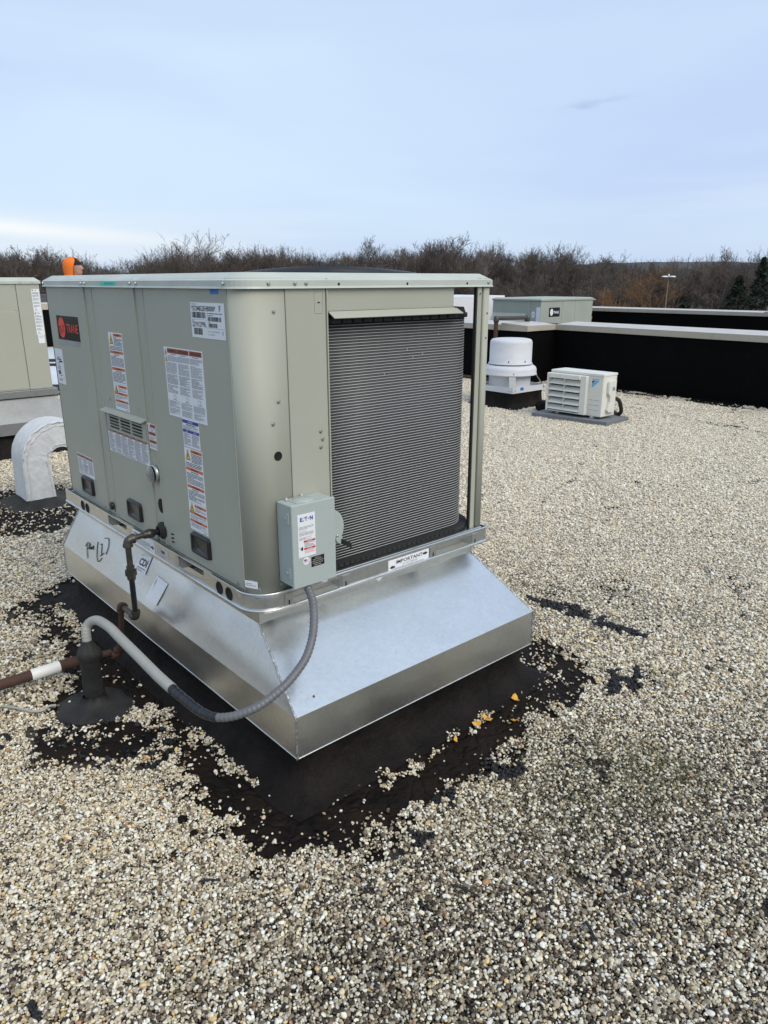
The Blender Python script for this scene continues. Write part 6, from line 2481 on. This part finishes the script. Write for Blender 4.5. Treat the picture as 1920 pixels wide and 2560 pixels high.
# fresh-air hood on the end
MB().hexa([(ux0 - .42, uy0 + .40, .30), (ux0 - .003, uy0 + .40, .30), (ux0 - .003, uy1 - .02, .30), (ux0 - .42, uy1 - .02, .30)],
          [(ux0 - .42, uy0 + .40, .36), (ux0 - .003, uy0 + .40, .95), (ux0 - .003, uy1 - .02, .95), (ux0 - .42, uy1 - .02, .36)]).build('air_hood', 'paint_old', u3)
s = Sticker((V3((0, uy0 - .0022, 0)), V3((1, 0, 0)), V3((0, 0, 1)), V3((0, -1, 0))), ux0 + .30, 1.075, .40, .20, 'logo_black')
s.poly([(.10 + .055 * math.cos(a * math.pi / 10), .10 - .075 * math.sin(a * math.pi / 10)) for a in range(20)][::-1], 'paper')
s.text('TRANE', .17, .075, .055, 'paper', width=.19, bold=.03)
s.build('maker_plate', u3)
EF3 = (V3((ux0 - .0022, 0, 0)), V3((0, -1, 0)), V3((0, 0, 1)), V3((-1, 0, 0)))
s = Sticker(EF3, -uy0 - .115, 1.09, .112, .85)
s.para(.01, .42, .09, .02, 1, 'ink_l', .3)
s.build('paper_label', u3)
s = Sticker(EF3, -uy0 - .245, 1.0, .10, .14)
s.b = MB()
s.poly([(.05 + .05 * math.cos(a * math.pi / 10), .07 - .07 * math.sin(a * math.pi / 10)) for a in range(20)][::-1], 'paper')
s.para(.02, .05, .06, .04, 3, 'ink_l', .4)
s.build('round_label', u3)
s = Sticker((V3((0, uy0 - .0022, 0)), V3((1, 0, 0)), V3((0, 0, 1)), V3((0, -1, 0))), ux0 + 1.16, .60, .08, .14)
s.frame(.01, .01, .06, .12, .012, 'ink_l')
s.build('small_label', u3)
sk = MB()
for i in range(7):
    q = random.Random(i)
    u, w = ux0 + .85 + q.random() * .2, .55 + q.random() * .14
    sk.box(u, u + .03 + .03 * q.random(), uy0 - .0035, uy0 - .0021, w, w + .02)
sk.build('scuff', 'ink_l', u3)
cu3 = thing('roof_curb', (13.3, 9, -.22), 'low dark curb carrying the unit beyond the parapet', 'roof curb')
MB().box(ux0 + .06, ux1 - .06, uy0 + .06, uy1 - .06, -.22, .238).build('curb_wall', 'tar_wall', cu3)

# beige clad box beyond, and a white one seen through the corner post gap
far = thing('penthouse', (19, 16, -.2), 'low beige clad roof structure beyond the pale unit', 'roof structure')
for i, z in enumerate((.28, .58, .86)):
    MB().hexa([(16.6, 12.0, z), (19.9, 12.0, z), (19.9, 16, z), (16.6, 16, z)], [(16.6, 11.97, z + (.27 if i < 2 else .20)), (19.9, 11.97, z + (.27 if i < 2 else .20)), (19.9, 16, z + (.27 if i < 2 else .20)), (16.6, 16, z + (.27 if i < 2 else .20))]).build('cladding_board', 'coping', far)
MB().box(16.65, 19.85, 12.05, 15.95, -.22, .28).build('base', 'coping', far)
MB().box(16.55, 19.95, 11.92, 16.05, 1.062, 1.085).build('roof_sheet', 'coping_top_lit', far)
wb = thing('roof_box', (14, 13.5, -.2), 'white roof box seen through the gap beside the corner post', 'roof box')
wbm = mat('white_sheet', (.72, .73, .76), .5, var=(.62, .63, .67), var_scale=2)
MB().box(13.9, 17.0, 13.2, 15.2, -.22, 1.22).build('cabinet', wbm, wb, bevel=.01)
MB().box(13.88, 13.899, 13.5, 14.4, .3, 1.15).build('door', 'alu', wb, bevel=.004)

# ================================================================== WORKER
pr_ = thing('person', (2.76, 9.30, 0), 'worker in a bright orange hood and black cap behind the near unit, looking right', 'person')


def skin_body(name, verts, edges, radii, mt, root=0, sub=2, parent=pr_):
    me_ = bpy.data.meshes.new(name)
    me_.from_pydata([tuple(V3(p)) for p in verts], edges, [])
    o = bpy.data.objects.new(name, me_)
    COL.objects.link(o)
    o.modifiers.new('skin', 'SKIN').use_smooth_shade = True
    me_.materials.append(M[mt])
    ly = me_.skin_vertices[0].data if me_.skin_vertices else None
    for i, r_ in enumerate(radii):
        ly[i].radius = r_ if isinstance(r_, tuple) else (r_, r_)
        ly[i].use_root = (i == root)
    sb = o.modifiers.new('sub', 'SUBSURF')
    sb.levels = sub
    sb.render_levels = sub
    o.parent = parent
    return o


# local axes: +u is the way he faces (to the right of the picture), w across
U_ = V3((.754, -.657, 0))
W_ = V3((.657, .754, 0))
Q = lambda u, w, z: U_ * u + W_ * w + V3((0, 0, z))
bv = [Q(0, 0, 1.02), Q(0, 0, 1.22), Q(-.01, 0, 1.44), Q(-.015, 0, 1.58), Q(.01, 0, 1.68),
      Q(-.01, .19, 1.54), Q(-.03, .25, 1.27), Q(.08, .24, 1.05), Q(.12, .235, .96),
      Q(-.01, -.19, 1.54), Q(-.03, -.25, 1.27), Q(.08, -.24, 1.05), Q(.12, -.235, .96),
      Q(0, .10, .96), Q(.01, .11, .54), Q(-.02, .115, .10), Q(.12, .12, .045),
      Q(0, -.10, .96), Q(.01, -.11, .54), Q(-.02, -.115, .10), Q(.12, -.12, .045)]
be = [(0, 1), (1, 2), (2, 3), (3, 4), (3, 5), (5, 6), (6, 7), (7, 8), (3, 9), (9, 10), (10, 11), (11, 12), (0, 13), (13, 14), (14, 15), (15, 16), (0, 17), (17, 18), (18, 19), (19, 20)]
br = [(.17, .13), (.16, .125), (.18, .13), (.12, .10), .065, .085, .065, .05, .04, .085, .065, .05, .04, .11, .075, .055, .045, .11, .075, .055, .045]
skin_body('body', bv, be, br, 'orange_hood')
# trousers and boots over the legs
for s_ in (1, -1):
    skin_body('trouser_leg', [Q(0, s_ * .09, 1.0), Q(.005, s_ * .105, .75), Q(.012, s_ * .11, .52), Q(-.015, s_ * .115, .12)], [(0, 1), (1, 2), (2, 3)], [.125, .11, .09, .075], 'jeans')
    skin_body('boot', [Q(-.03, s_ * .115, .06), Q(-.02, s_ * .115, .14), Q(.06, s_ * .118, .055), Q(.16, s_ * .12, .045)], [(0, 1), (0, 2), (2, 3)], [(.055, .055), .06, .05, (.045, .040)], 'boot')
    hv = [Q(.12, s_ * .235, .97), Q(.15, s_ * .235, .90)]
    he = [(0, 1)]
    hr = [(.032, .026), (.040, .020)]
    for k in range(4):
        b0 = len(hv)
        o_ = (k - 1.5) * .020
        l = (.035, .042, .040, .030)[k]
        hv += [Q(.165 + o_ * .3, s_ * (.235) + o_, .875), Q(.172, s_ * .225 + o_, .875 - l), Q(.162, s_ * .212 + o_, .875 - l * 1.8)]
        he += [(1, b0), (b0, b0 + 1), (b0 + 1, b0 + 2)]
        hr += [.010, .009, .008]
    b0 = len(hv)
    hv += [Q(.165, s_ * .215, .92), Q(.185, s_ * .195, .89), Q(.19, s_ * .185, .865)]
    he += [(0, b0), (b0, b0 + 1), (b0 + 1, b0 + 2)]
    hr += [.012, .010, .009]
    skin_body('hand', hv, he, hr, 'skin', sub=1)
# head: profile-shaped lofted ellipses, face towards +u
hz = [(1.700, .052, .050, .005), (1.725, .060, .054, .012), (1.742, .072, .055, .028), (1.760, .086, .058, .030), (1.775, .090, .062, .030), (1.790, .088, .066, .026), (1.805, .090, .069, .024), (1.825, .096, .072, .022), (1.845, .098, .075, .018), (1.870, .100, .078, .014), (1.895, .098, .078, .010), (1.920, .086, .070, .004), (1.938, .058, .048, 0), (1.945, .02, .02, 0)]
v, f = [], []
n = 28
for z, ru, rw, du in hz:
    for j in range(n):
        a_ = 2 * math.pi * j / n
        u = math.cos(a_) * ru
        c = max(0, math.cos(a_)) ** 10
        # nose, brow, lips, chin along the mid line
        u += c * (.030 * math.exp(-((z - 1.822) / .013) ** 2) + .016 * math.exp(-((z - 1.842) / .016) ** 2) + .010 * math.exp(-((z - 1.782) / .008) ** 2) + .012 * math.exp(-((z - 1.744) / .012) ** 2) + .006 * math.exp(-((z - 1.878) / .010) ** 2))
        e = abs(abs(a_ if a_ < math.pi else a_ - 2 * math.pi) - .42)
        u -= .008 * math.exp(-(e / .16) ** 2) * math.exp(-((z - 1.862) / .010) ** 2)
        v.append(Q(u + du, math.sin(a_) * rw, z))
for i in range(len(hz) - 1):
    for j in range(n):
        f.append((i * n + j, i * n + (j + 1) % n, (i + 1) * n + (j + 1) % n, (i + 1) * n + j))
hm_ = MB().add([p + V3((2.76, 9.30, 0)) for p in v], f, 0, True)
hm_.build('head', 'skin', pr_)
for s_ in (1, -1):
    e = V3((2.76, 9.30, 0)) + Q(.098, s_ * .034, 1.860)
    MB().lathe(e - U_ * .008, U_, [(.010, 0), (.009, .006), (.006, .010), (.0001, .011)], 10).build('eye', 'beanie', pr_)
    ep_ = V3((2.76, 9.30, 0))
    MB().tube([ep_ + Q(.100, s_ * .018, 1.875), ep_ + Q(.104, s_ * .034, 1.880), ep_ + Q(.090, s_ * .054, 1.876)], [.003, .005, .003], 6).build('eyebrow', 'beanie', pr_)
MB().tube([V3((2.76, 9.30, 0)) + Q(.118, -.022, 1.777), V3((2.76, 9.30, 0)) + Q(.127, 0, 1.779), V3((2.76, 9.30, 0)) + Q(.118, .022, 1.777)], .0035, 6).build('mouth', mat('lips', (.28, .12, .10), .6), pr_)
# black cap under the hood
v, f = [], []
cz = [(1.878, .104, .083, .018), (1.895, .106, .085, .014), (1.920, .098, .080, .006), (1.942, .072, .060, 0), (1.954, .03, .03, -.004)]
for z, ru, rw, du in cz:
    for j in range(n):
        a_ = 2 * math.pi * j / n
        v.append(V3((2.76, 9.30, 0)) + Q(math.cos(a_) * ru + du, math.sin(a_) * rw, z - .022 * math.cos(a_) * (-1) * 0 - .010 * (1 - math.cos(a_)) * (1 if z < 1.9 else .3)))
f = [(i * n + j, i * n + (j + 1) % n, (i + 1) * n + (j + 1) % n, (i + 1) * n + j) for i in range(len(cz) - 1) for j in range(n)]
MB().add(v, f, 0, True).build('cap', 'beanie', pr_)
# hood: open-fronted shell round the back of the head
v, f = [], []
hzv = [(1.600, .135, .150, -.03, 1.1), (1.650, .120, .125, -.025, .9), (1.700, .110, .110, -.018, .75), (1.750, .115, .108, -.012, .70), (1.800, .124, .112, -.012, .68), (1.850, .128, .115, -.010, .62), (1.900, .126, .110, -.006, .50), (1.935, .106, .092, -.004, .38), (1.960, .068, .062, -.006, .30), (1.972, .025, .025, -.008, .2)]
m2 = 30
rgx = random.Random(1)
for z, ru, rw, du, op in hzv:
    o_ = .95 if z > 1.68 else .55
    for j in range(m2):
        a_ = op + .55 + (2 * math.pi - 2 * (op + .55)) * j / (m2 - 1)
        v.append(V3((2.76, 9.30, 0)) + Q(math.cos(a_) * ru + du, math.sin(a_) * rw, z + rgx.uniform(-.003, .003)))
f = [(i * m2 + j, i * m2 + j + 1, (i + 1) * m2 + j + 1, (i + 1) * m2 + j) for i in range(len(hzv) - 1) for j in range(m2 - 1)]
ho = MB().add(v, f, 0, True).build('hood', 'orange_hood', pr_)
so = ho.modifiers.new('thick', 'SOLIDIFY')
so.thickness = .010
so.offset = 1

# ================================================================== FAR THINGS
lp = thing('street_lamp', polar(28.59, 112), 'tall lamp post with two white heads in front of the wood', 'street lamp')
P0_ = polar(28.59, 112)
MB().tube([P0_, P0_ + V3((0, 0, 8.2))], [.09, .05], 8).build('pole', 'bark', lp)
for s_ in (-1, 1):
    c = P0_ + V3((.50 * s_ * .48, -.50 * s_ * .88, 8.15))
    MB().lathe(c, (0, 0, 1), [(.0001, -.12), (.42, -.08), (.42, .02), (.25, .10), (.0001, .12)], 14).build('lamp_head', 'paper', lp)
MB().lathe(P0_ + V3((0, 0, 8.1)), (0, 0, 1), [(.08, 0), (.12, .3), (.0001, .40)], 8).build('lamp_cap', 'paper', lp)

hs = thing('far_house', polar(22.9, 190), 'tiny white house among the trees at the right edge', 'house')
c = polar(22.9, 190)
MB().box(c.x - 3, c.x + 3, c.y - 4, c.y + 4, -6, -3.3).build('wall', 'paper', hs)
MB().add([c + V3((-3.3, -4.3, 2.7)), c + V3((3.3, -4.3, 2.7)), c + V3((3.3, 4.3, 2.7)), c + V3((-3.3, 4.3, 2.7)), c + V3((0, -4.3, 4.4)), c + V3((0, 4.3, 4.4))], [(0, 1, 4), (1, 2, 5, 4), (2, 3, 5), (3, 0, 4, 5)]).build('roof', 'sticker_old', hs)
carmats = ['paper', 'silver', 'ink_l']
for i, (az, d, lb, mt) in enumerate(((25.6, 140, 'white parked car, leftmost of the three above the far parapet', 'paper'), (24.75, 142, 'silver parked car, middle of the three above the far parapet', 'silver'), (24.0, 141, 'gray parked car, rightmost of the three above the far parapet', 'ink_l'))):
    c = polar(az, d)
    ct = thing('parked_car', c, lb, 'car', 'cars parked below the wood')
    CF = (c, V3((math.sin(R(az)), -math.cos(R(az)), 0)), V3((0, 0, 1)), V3((-math.cos(R(az)), -math.sin(R(az)), 0)))
    MB().prism(CF, [(-2.2, .3), (2.2, .3), (2.25, .8), (1.4, .95), (.7, 1.45), (-1.2, 1.45), (-1.9, .98), (-2.25, .9)], -.85, .85).build('body', mt, ct, bevel=.05)
    MB().prism(CF, [(-1.75, .98), (1.25, .98), (.65, 1.40), (-1.15, 1.40)], -.87, .87).build('window', 'plastic_in', ct)
    for wu in (-1.35, 1.4):
        MB().lathe(CF[0] + CF[1] * wu + V3((0, 0, .33)) - CF[3] * .8, CF[3], [(.0001, -.08), (.33, -.08), (.33, 1.68), (.0001, 1.68)], 14).build('wheel', 'plastic', ct)
fe = thing('chain_fence', polar(72.4, 34, 0), 'gray fence beyond the pale coping between the two tan units', 'fence')
c0, c1 = polar(70.5, 34, .0), polar(75, 34, .0)
for i in range(9):
    p = c0.lerp(c1, i / 8)
    MB().tube([p + V3((0, 0, -6)), p + V3((0, 0, 1.15))], .03, 6).build('post', 'slab', fe)
MB().tube([c0 + V3((0, 0, 1.13)), c1 + V3((0, 0, 1.13))], .025, 6).build('top_rail', 'slab', fe)
fm_ = MB()
for i in range(90):
    a_, b2 = c0.lerp(c1, i / 90), c0.lerp(c1, min(1, (i + 8) / 90))
    fm_.tube([a_ + V3((0, 0, .0)), b2 + V3((0, 0, 1.12))], .008, 3)
    fm_.tube([b2 + V3((0, 0, .0)), a_ + V3((0, 0, 1.12))], .008, 3)
stuff(fm_.build('mesh', 'slab', fe))

# ================================================================== LITTER ON THE ROOF
for i, (x, y, a_, sc_, lb) in enumerate(((.961, -.362, 20, 1.0, 'yellow leaf nearest the right corner of the curb'), (.764, -.387, 70, 1.15, 'largest yellow leaf on the tar in front of the curb'), (.705, -.385, -30, .9, 'flat yellow leaf left of the largest one'), (.836, -.461, 140, .8, 'small yellow leaf nearest the gravel'), (.57, -.40, 10, .5, 'tiny yellow leaf scrap among the strip of stones'))):
    lf = MB()
    pts = [(0, -.020), (.004, -.012), (.016, -.004), (.020, .006), (.010, .012), (.003, .010), (0, .013), (-.004, .010), (-.012, .011), (-.019, .004), (-.014, -.005), (-.004, -.012)]
    ca, sa = math.cos(R(a_)), math.sin(R(a_))
    sc_ *= 1.1
    v = [(x, y, .014)] + [(x + (p[0] * ca - p[1] * sa) * sc_, y + (p[0] * sa + p[1] * ca) * sc_, .014 + .009 * abs(p[0]) / .02 + .004 * math.sin(p[1] * 150)) for p in pts]
    k = len(pts)
    lf.add(v, [(0, 1 + j, 1 + (j + 1) % k) for j in range(k)])
    o = lf.build('leaf', 'leaf')
    m_ = o.modifiers.new('thick', 'SOLIDIFY')
    m_.thickness = .0006
    tag(o, lb, 'leaf', 'fallen yellow leaves')


def chunk(x, y, r_, seed, lb):
    bm = bmesh.new()
    bmesh.ops.create_icosphere(bm, subdivisions=2, radius=r_)
    rgc = random.Random(seed)
    for q in bm.verts:
        q.co *= rgc.uniform(.75, 1.2)
        q.co.z *= .7
        q.co += V3((x, y, r_ * .55 + .006))
    me_ = bpy.data.meshes.new('tar_chunk')
    bm.to_mesh(me_)
    bm.free()
    me_.materials.append(M['tar'])
    o = bpy.data.objects.new('tar_chunk', me_)
    COL.objects.link(o)
    tag(o, lb, 'tar chunk', 'loose lumps of tar')


chunk(-.393, -.121, .017, 1, 'loose black tar lump left of the near curb corner')
chunk(-.39, -.197, .013, 2, 'smaller black tar lump in front of the left one')
chunk(.43, -1.02, .010, 3, 'black tar pebble in the gravel right of centre')
for i, (p0, p1, r_, lb) in enumerate((((-.145, -.735, .016), (-.095, -.715, .018), .0032, 'short dark twig in the gravel in front of the curb'),
                                      ((.055, -.87, .016), (.085, -.955, .016), .0026, 'thin dark twig pointing at the camera, right of centre'),
                                      ((.235, -1.195, .016), (.205, -1.245, .016), .0038, 'dark rubber twig at lower right'),
                                      ((.335, -1.275, .016), (.325, -1.295, .017), .0035, 'stubby dark twig right of the rubber one'),
                                      ((-.475, -.395, .017), (-.425, -.43, .016), .003, 'dark twig at lower left'))):
    p0, p1 = V3(p0) + V3((0, 0, .008)), V3(p1) + V3((0, 0, .008))
    m_ = MB().tube([p0, V3(p0).lerp(V3(p1), .5) + V3((.002, .003, .002)), p1], [r_, r_ * 1.1, r_ * .8], 7)
    tag(m_.build('twig', 'rubber'), lb, 'twig', 'twigs on the gravel')
tag(MB().tube(spline([(-.640, .945, .026), (-.60, .880, .030), (-.565, .825, .028), (-.53, .805, .026), (-.50, .815, .028), (-.475, .815, .022)], 30)[0], .0052, 7).build('wire_scrap', 'conduit_l'), 'scrap of pale gray wire lying left of the pipe boot', 'wire')
tag(MB().tube([(.286 + .012 * math.cos(a * .35), -.965 + .012 * math.sin(a * .35), .022) for a in range(9)], .0022, 6).build('plastic_ring', 'paper'), 'broken white plastic ring in the gravel at right', 'plastic ring')
sc1 = MB().box(.275, .297, -1.045, -1.036, .018, .021)
tag(sc1.build('plastic_scrap', 'paper', None, bevel=.001), 'flat white plastic scrap in the gravel at right', 'plastic scrap')
